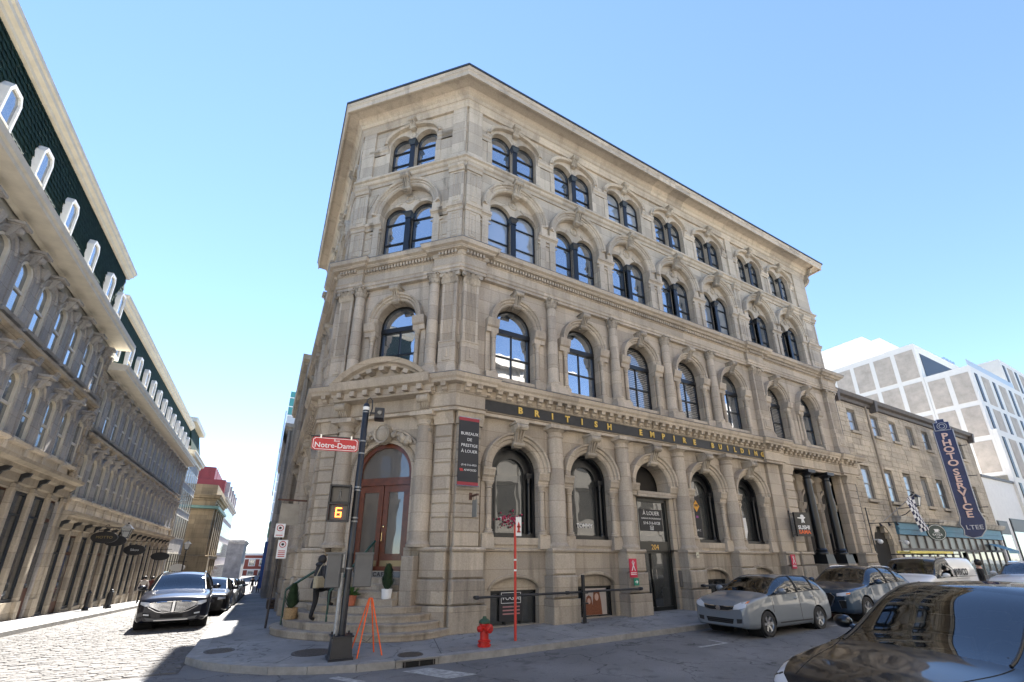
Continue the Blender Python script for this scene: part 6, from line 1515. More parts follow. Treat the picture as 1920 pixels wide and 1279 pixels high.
for dx, s in ((-.22, .8), (.12, 1.0)):
    MB().prism([(dx-.20*s, .06), (dx+.22*s, .06), (dx+.19*s, .45*s), (dx+.13*s, .78*s), (dx, .86*s), (dx-.13*s, .78*s), (dx-.18*s, .45*s)], -.004, -.001).build('hair', plain('hair_auburn', (.22, .075, .035), .6, var=.4, scale=25), t, smooth=False)
    MB().prism([(dx+.085*s*math.cos(a), .62*s+.12*s*math.sin(a)) for a in [i*.4488 for i in range(14)]], -.007, -.004).build('face', plain('poster_skin', (.56, .38, .30), .6), t, smooth=False)
# ---- lamps, hanging shop signs and bollards on the left
def lantern(b, g, x, y, z):
    g.add([(x-.13, y-.13, z), (x+.13, y-.13, z), (x+.13, y+.13, z), (x-.13, y+.13, z), (x-.23, y-.23, z+.48), (x+.23, y-.23, z+.48), (x+.23, y+.23, z+.48), (x-.23, y+.23, z+.48)], [(0,1,5,4),(1,2,6,5),(2,3,7,6),(3,0,4,7)])
    for sx, sy in ((-1, -1), (1, -1), (1, 1), (-1, 1)): b.tube([(x+sx*.13, y+sy*.13, z), (x+sx*.235, y+sy*.235, z+.48)], .016, 5)
    b.add([(x-.28, y-.28, z+.48), (x+.28, y-.28, z+.48), (x+.28, y+.28, z+.48), (x-.28, y+.28, z+.48), (x-.08, y-.08, z+.72), (x+.08, y-.08, z+.72), (x+.08, y+.08, z+.72), (x-.08, y+.08, z+.72)], [(0,1,2,3),(0,1,5,4),(1,2,6,5),(2,3,7,6),(3,0,4,7),(4,5,6,7)])
    b.ball((x, y, z+.80), .05, 8, 5); b.box(x-.15, x+.15, y-.15, y+.15, z-.05, z)
LGL = plain('lantern_glass', (.55, .55, .52), .25)
def wall_lamp(label, loc, rz, arm=1.0):
    t = thing('wall_lantern', label, 'lamp', loc, rz); b, g = MB(), MB(); lantern(b, g, 0, -arm, .1)
    b.build('lantern_cage', BLACKM, t, smooth=False); g.build('lantern_glass', LGL, t, smooth=False)
    MB().tube([(0, 0, -.5), (0, -arm*.4, -.35), (0, -arm*.8, -.02), (0, -arm, .05)], .025, 6).build('arm', BLACKM, t); MB().tube([(0, 0, .0), (0, -arm, .02)], .022, 6).build('top_bar', BLACKM, t); MB().box(-.06, .06, -.02, 0, -.65, .15).build('wall_plate', BLACKM, t, smooth=False)
wall_lamp('black heritage lantern on the photo shop building by the flag', (29.9, .1, 5.0), 0, 1.05)
def lamp_post(label, x, y, h):
    t = thing('lamp_post', label, 'street lamp', (x, y, zg(x, y)), R(90))
    MB().lathe([(.16, 0), (.16, .1), (.12, .16), (.12, .7), (.08, .8), (.06, 1.0), (.045, h), (.06, h+.02)], n=14).build('post', BLACKM, t)
    b, g = MB(), MB(); lantern(b, g, 0, 0, h+.05); b.build('lantern_cage', BLACKM, t, smooth=False); g.build('lantern_glass', LGL, t, smooth=False)
    MB().tube([(-.5, 0, h-.25), (.5, 0, h-.25)], .018, 6).build('ladder_bar', BLACKM, t)
lamp_post('nearest black heritage lamp post on the left pavement', -12.0, 21.2, 3.75); lamp_post('second black heritage lamp post further down the left pavement', -11.25, 40, 4.2); lamp_post('farthest heritage lamp post before the bank', -11.0, 56, 4.2)
def bollard(label, x, y):
    t = thing('bollard', label, 'bollard', (x, y, zg(x, y))); MB().lathe([(.13, 0), (.13, .12), (.09, .16), (.085, .78), (.11, .80), (.11, .84), (.07, .88), (.05, .95), (1e-4, .98)], n=12).build('shaft', BLACKM, t); MB().lathe([(.135, .02), (.14, .03), (.14, .09), (.135, .10)], n=12).build('foot_ring', BLACKM, t)
bollard('black bollard nearer the shop windows on the left pavement', -12.35, 18.9); bollard('black bollard at the foot of the nearest lamp post', -11.75, 20.3)
OVAL = plain('oval_black', (.012, .012, .014), .4)
def oval(label, x, y, z, w_, h, txt, col, plate=OVAL):
    t = thing('hanging_sign', label, 'sign', (x, y, z)); b = MB().lathe([(1e-4, -.03), (1, -.03), (1, .03), (1e-4, .03)], n=28); b.xf(Matrix.Diagonal((w_, 1, h, 1)) @ Matrix.Rotation(R(90), 4, 'X')); b.build('plate', plate, t)
    MB().tube([(-w_*1.0-.3, 0, h+.22), (w_*1.1, 0, h+.22)], .02, 6).build('arm', BLACKM, t)
    for s in (-.5, .5): MB().tube([(w_*s, 0, h*.8), (w_*s, 0, h+.22)], .008, 5).build('chain', BLACKM, t)
    MB().tube([(w_*.1+.03*math.cos(a*.5)*a*.6, 0, h+.30+.03*math.sin(a*.5)*a*.5) for a in range(10)], .012, 5).build('scroll', BLACKM, t)
    if txt: put('lettering', text_mesh(txt, h*.62, col, .002), t, (0, -.036, 0))
OLDG = plain('dull_gold', (.25, .18, .06), .5)
oval('first black oval hanging sign with gold lettering above the left shops', -12.2, 18.2, 3.05, .55, .30, 'MOTTO', OLDG); oval('second black oval sign partly behind the first one', -12.1, 19.8, 2.95, .5, .30, '', OLDG)
oval('dark oval sign with pale lettering below the nearest lamp', -12.2, 25.2, 2.55, .58, .33, 'Sikou', WHITEP); oval('small dark oval sign beyond the nearest lamp post', -12.1, 33.5, 2.2, .62, .32, '', OLDG); oval('pale oval hanging sign further down the street', -11.9, 42, 1.2, .62, .34, '', WHITEP, plain('oval_pale', (.55, .54, .5), .5))
t = thing('cafe_sign', 'round dark green cafe sign with a cup hanging under the blue fascia', 'sign', (31.6, -.95, 3.55), R(-25)); b = MB().lathe([(1e-4, -.04), (1, -.04), (1, .04), (1e-4, .04)], n=28); b.xf(Matrix.Diagonal((.62, 1, .50, 1)) @ Matrix.Rotation(R(90), 4, 'X')); b.build('plate', plain('cafe_green', (.012, .035, .03), .4), t)
put('lettering', text_mesh('KATIZA', .19, WHITEP, .002), t, (0, -.046, -.14)); put('lettering', text_mesh('CAFE', .12, WHITEP, .002), t, (0, -.046, -.30)); b = MB().prism([(-.16, .20), (-.1, .04), (.1, .04), (.16, .20)], -.05, -.044); b.prism([(-.22, .0), (.22, .0), (.16, .03), (-.16, .03)], -.05, -.044); b.tube([(.15, -.047, .17), (.22, -.047, .14), (.13, -.047, .08)], .012, 5); b.build('cup', WHITEP, t, smooth=False)
b = MB(); b.arc([(0, -.046), (0, -.042), (.02, -.042), (.02, -.046)], 0, 0, .56, .44, 0, 360, 28); b.build('ring', WHITEP, t)
MB().tube([(-.9, .1, .62), (.7, 0, .62)], .025, 6).build('arm', BLACKM, t)
for s in (-.35, .35): MB().tube([(s, 0, .42), (s, 0, .62)], .012, 5).build('chain', BLACKM, t)
# checkered flag
t = thing('checkered_flag', 'navy and white checkered flag on a slanted wall pole', 'flag', (28.1, -.2, 3.1)); MB().tube([(-.9, .1, 1.0), (.35, -1.3, 2.55)], .02, 6).build('pole', plain('pole_grey', (.3, .3, .3), .5), t)
FLN, FLW = plain('flag_navy', (.012, .016, .06), .7), plain('flag_white', (.72, .72, .74), .7)
nu, nv = 6, 9
def fl(u, v): return (.30-u*.85+v*.62+.05*math.sin(v*6), -1.25+.10*math.sin(u*5+v*4)+u*.25, 2.45-v*1.95-u*.35+.05*math.sin(u*4))
for par, m_ in ((0, FLN), (1, FLW)):
    b = MB()
    for i in range(nu):
        for j in range(nv):
            if (i+j) % 2 == par:
                for a in range(2):
                    for d in range(2):
                        u0, u1, v0, v1 = (i+a*.5)/nu, (i+a*.5+.5)/nu, (j+d*.5)/nv, (j+d*.5+.5)/nv
                        tp_ = lambda u, v: fl(u*(1-.45*v), v)
                        b.add([tp_(u0, v0), tp_(u1, v0), tp_(u1, v1), tp_(u0, v1)], [(0, 1, 2, 3)])
    b.build('checks', m_, t, smooth=False, fix=False)
t = thing('wall_spotlights', 'black iron bar with small spotlights on the wall beside the portico', 'lamp', (25.2, -.2, 3.6))
MB().tube([(0, 0, -1.2), (0, 0, 1.2)], .03, 6).build('upright', BLACKM, t); MB().tube([(0, 0, .3), (0, -1.3, .3)], .022, 6).build('arm', BLACKM, t)
for y_ in (-.5, -.9, -1.25): MB().lathe([(.03, 0), (.07, .16), (1e-4, .16)], n=10).xf(Matrix.Translation((0, y_, .28)) @ Matrix.Rotation(R(160), 4, 'X')).build('spotlight', BLACKM, t)
for x, lab in ((25.75, 'white dome camera left of the carriage arch'), (29.0, 'white dome camera right of the carriage arch')):
    t = thing('security_camera', lab, 'camera', (x, -.1, 3.0)); MB().box(-.05, .05, -.15, .15, 0, .06).build('mount', WHITEP, t, smooth=False); MB().ball((0, -.2, -.08), .13, 10, 6).build('dome', WHITEP, t)
# wooden crates at the side wall
for i in range(2):
    t = thing('wooden_box', ['brown slatted box on the pavement by the side street wall', 'second brown slatted box just behind the first at the side street wall'][i], 'box', (-4.0, 12.5+1.2*i, zg(-4, 12.5+1.2*i)))
    for z in (.0, .15, .30): MB().box(-.3, .3, -.4, .4, z, z+.12).build('board', plain('crate_brown', (.10, .07, .05), .8, var=.3), t, smooth=False)
    for x in (-.27, .27):
        for y_ in (-.37, .37): MB().box(x-.025, x+.025, y_-.025, y_+.025, 0, .43).build('corner_post', plain('crate_brown', (.1, .07, .05), .8), t, smooth=False)
# ================================================================ VEHICLES
def car_glass():
    m, nt, b = nodes_mat('car_glass'); L = nt.links.new
    tr = N(nt, 'ShaderNodeBsdfTransparent'); tr.inputs[0].default_value = (.50, .55, .54, 1)
    gl = N(nt, 'ShaderNodeBsdfGlossy'); gl.inputs['Roughness'].default_value = .01; fr = N(nt, 'ShaderNodeFresnel'); fr.inputs['IOR'].default_value = 1.6
    mr = N(nt, 'ShaderNodeMapRange'); mr.inputs[1].default_value = .05; mr.inputs[2].default_value = 1; mr.inputs[3].default_value = .12; mr.inputs[4].default_value = 1; L(fr.outputs[0], mr.inputs[0])
    ms = N(nt, 'ShaderNodeMixShader'); L(mr.outputs[0], ms.inputs[0]); L(tr.outputs[0], ms.inputs[1]); L(gl.outputs[0], ms.inputs[2]); L(ms.outputs[0], nt.nodes['Material Output'].inputs[0])
    MATS['car_glass'] = m; return m
CARG = car_glass(); SEATM = plain('seat_fabric', (.03, .03, .032), .8)
TYRE = plain('tyre_rubber', (.018, .018, .019), .75, bump=.3, bscale=60); RIM = plain('alloy_rim', (.50, .51, .52), .3, metal=.85); TRIM = plain('black_trim', (.018, .018, .019), .5); CHROME = plain('chrome', (.75, .75, .76), .12, metal=1.0)
LAMPG = plain('headlight_lens', (.55, .57, .60), .08, coat=1.0); LAMPA = plain('amber_lens', (.75, .22, .03), .2); LAMPR = plain('tail_lens', (.35, .01, .015), .15, coat=1.0); WELL = plain('wheel_well', (.006, .006, .006), .9)
def pchip(xs, ys, xq):
    xs = np.asarray(xs, float); ys = np.asarray(ys, float); h = np.diff(xs); d = np.diff(ys)/h; m = np.zeros_like(ys)
    for i in range(1, len(xs)-1):
        if d[i-1]*d[i] > 0:
            w1, w2 = 2*h[i]+h[i-1], h[i]+2*h[i-1]; m[i] = (w1+w2)/(w1/d[i-1]+w2/d[i])
    m[0], m[-1] = d[0], d[-1]
    k = np.clip(np.searchsorted(xs, xq)-1, 0, len(h)-1); t = (xq-xs[k])/h[k]
    return (2*t**3-3*t**2+1)*ys[k]+(t**3-2*t**2+t)*h[k]*m[k]+(-2*t**3+3*t**2)*ys[k+1]+(t**3-t**2)*h[k]*m[k+1]
def car_paint(name, col, metal=.0, rough=.28):
    if name in MATS: return MATS[name]
    m, nt, b = nodes_mat(name); b.inputs['Base Color'].default_value = tuple(col)+(1,); b.inputs['Metallic'].default_value = metal; b.inputs['Roughness'].default_value = rough; b.inputs['Specular IOR Level'].default_value = .2
    b.inputs['Coat Weight'].default_value = .9; b.inputs['Coat Roughness'].default_value = .015; b.inputs['Coat IOR'].default_value = 1.45
    g = N(nt, 'ShaderNodeNewGeometry'); t = N(nt, 'ShaderNodeTexNoise'); t.inputs['Scale'].default_value = 900; nt.links.new(g.outputs['Position'], t.inputs['Vector'])
    bp = N(nt, 'ShaderNodeBump'); bp.inputs['Strength'].default_value = .04; bp.inputs['Distance'].default_value = .001; nt.links.new(t.outputs['Fac'], bp.inputs['Height']); nt.links.new(bp.outputs[0], b.inputs['Normal'])
    MATS[name] = m; return m
def make_car(name, label, st, wheels, wr, paint, loc, rz, front=None, sub=(6, 5), grp=None, clad=None, cells=None, rails=False, spokes=5, door_x=(), cat='car', smooth_n=3):
    """st: stations (x, w_sill, w_mid, w_belt, z_sill, z_mid, z_belt, w_edge, z_edge, z_top); index 3 cowl, 4 roof front, 5 B post, 6 C post, 7 roof rear, 8 tail"""
    t = thing(name, label, cat, loc, rz, grp)
    st = np.array(st, float); xs = st[:, 0]; ns = len(st); nu, nv = sub
    xq = np.concatenate([np.linspace(xs[i], xs[i+1], nu, endpoint=False) for i in range(ns-1)]+[[xs[-1]]])
    P = np.stack([pchip(xs, st[:, k], xq) for k in range(1, 10)], 1)
    for _ in range(smooth_n):
        Q = P.copy(); Q[1:-1] = (P[:-2]+2*P[1:-1]+P[2:])/4; P = Q
    rings = []
    tq = np.linspace(0, 6, 6*nv+1)
    for p in P:
        ws, wm, wb, zs, zm, zb, we, ze, zt = p
        cy = [0, ws, wm, wm*1.0, wb, we, 0]; cz = [zs, zs, zs+(zm-zs)*.45, zm, zb, ze, zt]
        y = pchip(range(7), cy, tq); z = pchip(range(7), cz, tq)
        k = 5*nv       # crowned top between the edge and the centre line
        for q in range(k, 6*nv+1):
            f = (q-k)/nv; y[q] = we*(1-f); z[q] = ze+(zt-ze)*(1-(1-f)**2)
        rings.append(np.stack([y, z], 1))
    G = np.array([[(xq[i], r[j, 0], r[j, 1]) for j in range(6*nv+1)] for i, r in enumerate(rings)])
    ni, nj = G.shape[:2]
    # wheel arches: open the flank round each wheel, snapping the edge to a true circle
    inside = np.zeros((ni, nj), bool)
    for wx in wheels:
        for i in range(ni):
            for j in range(nv, int(3.6*nv)):
                dx, dz = G[i, j, 0]-wx, G[i, j, 2]-wr; rr_ = math.hypot(dx, dz); Ra = wr*1.16
                if rr_ < Ra: inside[i, j] = True
    G2 = G.copy()
    for wx in wheels:
        for i in range(ni):
            for j in range(nv, int(3.6*nv)):
                if inside[i, j]:
                    dx, dz = G[i, j, 0]-wx, G[i, j, 2]-wr; rr_ = math.hypot(dx, dz); Ra = wr*1.16
                    if rr_ < Ra and rr_ > 1e-4: G2[i, j, 0] = wx+dx*Ra/rr_; G2[i, j, 2] = wr+dz*Ra/rr_
    part_cells = {}
    for ci in range(ns-1):
        for cj in range(6): part_cells[(ci, cj)] = 'body'
    for k_, v_ in (cells or {}).items(): part_cells[k_] = v_
    groups = {}
    for i in range(ni-1):
        for j in range(nj-1):
            if inside[i, j] and inside[i+1, j] and inside[i, j+1] and inside[i+1, j+1]: continue
            g = part_cells[(min(i//nu, ns-2), min(j//nv, 5))]
            for s in (1, -1):
                key = g if g in ('body', 'windshield', 'rear_window', 'roof_glass', 'lower_cladding') else (g, s)
                groups.setdefault(key, []).append((i, j, s))
    def mk(fl, off=0):
        b = MB(); idx = {}
        def vid(i, j, s):
            k = (i, j, s if abs(G2[i, j, 1]) > 1e-5 else 1)
            if k not in idx: idx[k] = len(b.v); x, y, z = G2[i, j]; b.v.append((x, y*s, z))
            return idx[k]
        for i, j, s in fl:
            q = [vid(i, j, s), vid(i+1, j, s), vid(i+1, j+1, s), vid(i, j+1, s)]; q2 = []
            for a in q:
                if a not in q2: q2.append(a)
            if len(q2) > 2: b.f.append(tuple(q2 if s > 0 else q2[::-1]))
        return b
    body = None
    for key, fl in groups.items():
        b = mk(fl); nm = key if isinstance(key, str) else key[0]
        if nm == 'body':
            for i_ in (0, ni-1):
                loop = [tuple(G2[i_, j]) for j in range(nj)]+[(G2[i_, j, 0], -G2[i_, j, 1], G2[i_, j, 2]) for j in range(nj-2, 0, -1)]
                k0 = len(b.v); b.v += [tuple(v) for v in loop]; b.f.append(tuple(range(k0, k0+len(loop))))
        m_ = paint if nm == 'body' else (clad or TRIM) if nm == 'lower_cladding' else TRIM if nm == 'pillar' else CARG
        o = b.build(nm, m_, t, ang=50)
        if nm == 'body': body = o; bvh = BVHTree.FromPolygons([Vector(v) for v in b.v], b.f)
    allb = MB()
    for fl in groups.values(): allb.merge(mk(fl))
    for i_ in (0, ni-1):
        loop = [tuple(G2[i_, j]) for j in range(nj)]+[(G2[i_, j, 0], -G2[i_, j, 1], G2[i_, j, 2]) for j in range(nj-2, 0, -1)]
        k0 = len(allb.v); allb.v += [tuple(v) for v in loop]; allb.f.append(tuple(range(k0, k0+len(loop))))
    BV = BVHTree.FromPolygons([Vector(v) for v in allb.v], allb.f)
    def prj(p, d, off):
        p, d = Vector(p), Vector(d); h = BV.ray_cast(p, d)
        return h[0]-d*off if h[0] is not None else None
    def patch(nm, top, bot, mat, d='front', off=.006, rows=4, cols=10, both=True, parent=t, thick=None):
        """surface strip between two polylines, laid on the body along d ('front','rear': (y,z); 'side': (x,z))"""
        outs = []
        def interp(pl, f):
            q = f*(len(pl)-1); i = min(int(q), len(pl)-2); r = q-i; return (pl[i][0]*(1-r)+pl[i+1][0]*r, pl[i][1]*(1-r)+pl[i+1][1]*r)
        for s in ((1, -1) if both else (1,)):
            b = MB(); vs = []; ok = True
            for r_ in range(rows+1):
                for c_ in range(cols+1):
                    a, bb = interp(top, c_/cols), interp(bot, c_/cols); f = r_/rows; u, v = a[0]*(1-f)+bb[0]*f, a[1]*(1-f)+bb[1]*f
                    if d == 'front': q = prj((-3, u*s, v), (1, 0, 0), off)
                    elif d == 'rear': q = prj((9, u*s, v), (-1, 0, 0), off)
                    elif d == 'top': q = prj((u, v*s, 4), (0, 0, -1), off)
                    else: q = prj((u, 4*s, v), (0, -s, 0), off)
                    vs.append(tuple(q) if q is not None else None)
            fs = []
            for r_ in range(rows):
                for c_ in range(cols):
                    k = r_*(cols+1)+c_; q = (k, k+1, k+cols+2, k+cols+1)
                    if all(vs[z] is not None for z in q): fs.append(q)
            if fs: b.add([v or (0, 0, 0) for v in vs], fs); b.f = b.f; outs.append(b.build(nm, mat, parent, ang=60))
        return outs
    # wheels
    tyre = MB().lathe([(wr*.66, -.10), (wr*.93, -.105), (wr*.985, -.09), (wr, -.05), (wr, .05), (wr*.985, .09), (wr*.93, .105), (wr*.66, .10)], n=36, cap=False).mesh('wheel', TYRE)
    rim = MB(); rim.lathe([(wr*.68, -.085), (wr*.64, -.095), (wr*.60, -.06), (wr*.58, .06), (wr*.68, .085)], n=36, cap=False); rim.lathe([(1e-4, -.075), (wr*.13, -.072), (wr*.17, -.05), (wr*.16, 0)], n=18, cap=False)
    for i in range(spokes):
        a = 2*math.pi*i/spokes; k = len(rim.v)
        rim.add([(wr*.10, -wr*.09, -.07), (wr*.10, wr*.09, -.07), (wr*.63, wr*.13, -.088), (wr*.63, -wr*.13, -.088), (wr*.10, -wr*.09, -.02), (wr*.10, wr*.09, -.02), (wr*.63, wr*.13, -.03), (wr*.63, -wr*.13, -.03)], [(0,1,2,3),(0,4,5,1),(1,5,6,2),(2,6,7,3),(3,7,4,0)])
        rim.xf(Matrix.Rotation(a, 4, 'Z'), k)
    rim = rim.mesh('rim', RIM); disc = MB().lathe([(1e-4, -.01), (wr*.6, -.01), (wr*.6, .02), (1e-4, .02)], n=20).mesh('brake_disc', plain('brake_dark', (.05, .05, .05), .5, metal=.5))
    for wx in wheels:
        wy = float(np.interp(wx, xq, P[:, 1]))-.10
        for s in (1, -1):
            o = put('wheel', tyre, t, (wx, s*wy, wr)); o.rotation_euler = (R(90) if s < 0 else R(-90), 0, 0)
            # local -z faces outwards
            o.rotation_euler = (R(-90) if s < 0 else R(90), 0, 0)
            put('rim', rim, o); put('brake_disc', disc, o)
            wl = MB().lathe([(wr*1.15, 0), (wr*1.15, .42), (1e-4, .42)], n=28, cap=False).build('wheel_well', WELL, t, (wx, s*(wy+.06), wr)); wl.rotation_euler = (R(90) if s > 0 else R(-90), 0, 0)
    # pillars along the glasshouse edge and window posts
    er = 5*nv
    b = MB()
    for s in (1, -1):
        pts = [(G2[i, er, 0], G2[i, er, 1]*s, G2[i, er, 2]+.004) for i in range(3*nu, min(8, ns-1)*nu+1)]; b.tube(pts, .014, 6)
    b.build('roof_pillar', TRIM, t)
    for ci in door_x:
        i = int(round(float(np.interp(ci, xq, np.arange(ni)))))
        for s in (1, -1): MB().tube([(G2[i, j, 0], G2[i, j, 1]*s+.002*s, G2[i, j, 2]) for j in range(4*nv, 5*nv+1)], .028, 6).build('window_post', TRIM, t)
    # belt line trim, door seams, handles, mirrors
    b = MB()
    for s in (1, -1): b.tube([(G2[i, 4*nv, 0], (G2[i, 4*nv, 1]+.004)*s, G2[i, 4*nv, 2]+.006) for i in range(3*nu, 7*nu+1, 2)], .011, 5)
    b.build('belt_trim', TRIM, t)
    b = MB(); x3, x4, x5, x7 = xs[3], xs[4], xs[5], xs[7]
    def seam(x, z0, z1):
        for s in (1, -1):
            pts = [prj((x, 4*s, z0+(z1-z0)*k_/8), (0, -s, 0), -.001) for k_ in range(9)]; pts = [p for p in pts if p is not None]
            if len(pts) > 3: b.tube(pts, .006, 4)
    zsill, zbelt = float(P[ni//2, 3]), float(P[ni//2, 5])
    for sx_ in ((x3+.12, x5, (xs[6]+xs[5])/2+.42) if len(door_x) else ()): seam(sx_, zsill+.12, zbelt-.02)
    if b.v: b.build('door_seams', WELL, t)
    if len(door_x):
        for hx in (x5-.16, (xs[6]+xs[5])/2+.28):
            for s in (1, -1):
                p = prj((hx, 4*s, zbelt-.13), (0, -s, 0), 0)
                if p is not None: MB().ball((0, 0, 0), .1, 10, 6, (.95, .22, .22)).build('door_handle', paint, t, tuple(p))
    for s in (1, -1):
        p = prj((x3+.42, 4*s, zbelt+.01), (0, -s, 0), 0)
        if p is None: continue
        o = MB().ball((0, s*.15, .07), .12, 12, 8, (.62, 1, .68)); o.tube([(0, -.01*s, 0), (0, s*.08, .04)], .03, 6); o = o.build('mirror', paint, t, tuple(p))
        MB().ball((.05, s*.155, .07), .10, 10, 6, (.4, .95, .6)).build('mirror_glass', CHROME, o)
    b = MB()
    for y0, ln in ((-.1, -.62), (.48, -.1)):
        pts = []
        for k_ in range(7):
            f = k_/6; q = prj((xs[3]+.06+.16*f*0+.10*f, y0+(ln-y0)*f, 4), (0, 0, -1), -.012)
            if q is not None: pts.append(q)
        if len(pts) > 2: b.tube(pts, .011, 5)
    if b.v: b.build('wiper', TRIM, t)
    if rails:
        for s in (1, -1): MB().tube([(G2[i, er, 0], G2[i, er, 1]*s*.97, G2[i, er, 2]+.05) for i in range(4*nu+2, 7*nu-1)], .022, 8).build('roof_rail', CHROME, t)
    MB().box(wheels[0]-.2, wheels[1]+.2, -.6, .6, .17, .32).build('underbody', WELL, t, smooth=False)
    # cabin: dashboard, wheel, seats with headrests, dark tub
    zb_, x3 = float(P[3*nu, 5]), xs[3]
    MB().box(x3+.05, xs[7]-.1, -.74, .74, .30, .42).build('cabin_floor', WELL, t, smooth=False)
    MB().exx([(0, 0), (0, 0)], 0, 0) if False else None
    MB().cbox(-.70, .70, 0, .42, zb_-.30, zb_-.03, .06).xf(Matrix.Translation((x3+.62, 0, 0)) @ Matrix.Rotation(R(90), 4, 'Z')).build('dashboard', SEATM, t)
    sw = MB(); sw.arc([(-.014, -.014), (-.014, .014), (.014, .014), (.014, -.014)], 0, 0, .18, .18, 0, 360, 20); sw.box(-.17, .17, -.01, .01, -.025, .025)
    sw.xf(Matrix.Translation((x3+.78, -.36, zb_-.02)) @ Matrix.Rotation(R(90), 4, 'Z') @ Matrix.Rotation(R(20), 4, 'X')).build('steering_wheel', SEATM, t)
    for sx_ in (xs[5]-.25, xs[6]-.05):
        for sy_ in (-.37, .37):
            q = MB().cbox(-.24, .24, -.06, .08, .45, zb_+.10, .05); q.cbox(-.12, .12, -.05, .05, zb_+.13, zb_+.32, .03); q.xf(Matrix.Translation((sx_, sy_, 0)) @ Matrix.Rotation(R(90), 4, 'Z')); q.build('seat', SEATM, t)
    t_ = dict(root=t, patch=patch, prj=prj, xs=xs, paint=paint)
    if front: front(t_)
    return t
GLC = {(3, 4): 'side_window', (4, 4): 'side_window', (5, 4): 'rear_side_window', (6, 4): 'quarter_window', (3, 5): 'windshield', (7, 5): 'rear_window'}
def lin(n, a, b): return [(a[0]+(b[0]-a[0])*i/n, a[1]+(b[1]-a[1])*i/n) for i in range(n+1)]
# ---------- dark SUV on the cobbles with split-wing grille
SUV = [(0, .60, .72, .72, .30, .52, .74, .55, .82, .85), (.10, .74, .86, .84, .26, .55, .86, .64, .93, .96), (.5, .82, .93, .90, .24, .58, .96, .72, 1.02, 1.05), (1.22, .84, .94, .90, .24, .60, 1.05, .74, 1.09, 1.13), (1.98, .84, .94, .90, .24, .60, 1.09, .62, 1.56, 1.62), (2.6, .84, .94, .90, .24, .60, 1.11, .63, 1.61, 1.67), (3.4, .84, .94, .90, .24, .6, 1.13, .62, 1.59, 1.65), (4.0, .84, .94, .89, .24, .6, 1.14, .58, 1.52, 1.58), (4.4, .82, .92, .86, .28, .62, 1.10, .68, 1.14, 1.17), (4.55, .74, .84, .80, .34, .62, .96, .58, 1.0, 1.02)]
def lincoln_front(c_):
    t, patch = c_['root'], c_['patch']
    for s in (1, -1):
        pass
    patch('grille_backing', [(.05, .83), (.25, .835), (.45, .83), (.62, .80)], [(.05, .56), (.22, .54), (.38, .58), (.60, .72)], WELL, rows=5, off=.004)
    for k_ in range(7):
        f = (k_+.5)/7; a = .05; top = [(.06, .82), (.30, .825), (.61, .79)]; bot = [(.06, .565), (.28, .56), (.58, .72)]
        l0 = [(x0+(x1-x0)*f, z0+(z1-z0)*f) for (x0, z0), (x1, z1) in zip(top, bot)]; w_ = .50-.14*abs(f-.2)
        patch('grille_slat', [(x, z+.010) for x, z in l0], [(x, z-.006) for x, z in l0], CHROME, rows=1, off=.022)
    patch('grille_surround', [(.04, .85), (.3, .855), (.64, .81)], [(.04, .835), (.3, .84), (.63, .797)], CHROME, rows=1, off=.02)
    patch('grille_surround', [(.04, .56), (.23, .535), (.40, .57), (.62, .71)], [(.04, .545), (.23, .52), (.41, .555), (.63, .695)], CHROME, rows=1, off=.02)
    MB().box(-.03, .03, -.03, .02, .54, .86).xf(Matrix.Translation((-.02, 0, 0)) @ Matrix.Rotation(R(90), 4, 'Z')).build('emblem', CHROME, t, smooth=False)
    patch('headlight', [(.60, .83), (.72, .85), (.83, .86)], [(.58, .72), (.70, .73), (.83, .79)], LAMPG, rows=3, off=.008)
    patch('fog_lamp', [(.56, .50), (.70, .52)], [(.56, .46), (.70, .48)], LAMPG, rows=1, off=.012)
    patch('side_intake', [(.54, .52), (.72, .55)], [(.50, .40), (.70, .44)], WELL, rows=2, off=.006)
    patch('lower_intake', [(0, .48), (.30, .48)], [(0, .38), (.26, .38)], WELL, rows=2, off=.007)
    patch('lower_bumper', [(0, .37), (.40, .37), (.66, .42)], [(0, .31), (.40, .31), (.60, .33)], plain('bumper_grey', (.10, .10, .10), .6), rows=2, off=.010)
    patch('skid_strip', [(0, .335), (.42, .335)], [(0, .305), (.42, .305)], plain('strip_silver', (.5, .5, .5), .35, metal=.6), rows=1, off=.02)
NAVYC = car_paint('paint_dark_navy', (.004, .005, .012), 0)
z_ = zr(-6.9, 4.3)
make_car('dark_suv', 'dark navy SUV with split chrome wing grille, first in the row on the cobbles', SUV, (.88, 3.58), .36, NAVYC, (-7.0, 5.2, z_), R(94), lincoln_front, cells=GLC, rails=True, door_x=(2.62, 3.42))
def plain_front(c_):
    patch = c_['patch']; patch('grille', [(0, .78), (.35, .78), (.5, .76)], [(0, .60), (.35, .6), (.45, .64)], WELL, rows=2); patch('headlight', [(.52, .82), (.80, .84)], [(.52, .72), (.80, .76)], LAMPG, rows=2, off=.008); patch('lower_intake', [(0, .48), (.5, .48)], [(0, .36), (.5, .36)], WELL, rows=2)
    for k_ in range(3): patch('grille_bar', [(0, .75-.05*k_), (.42, .75-.05*k_)], [(0, .735-.05*k_), (.42, .735-.05*k_)], CHROME, rows=1, off=.012)
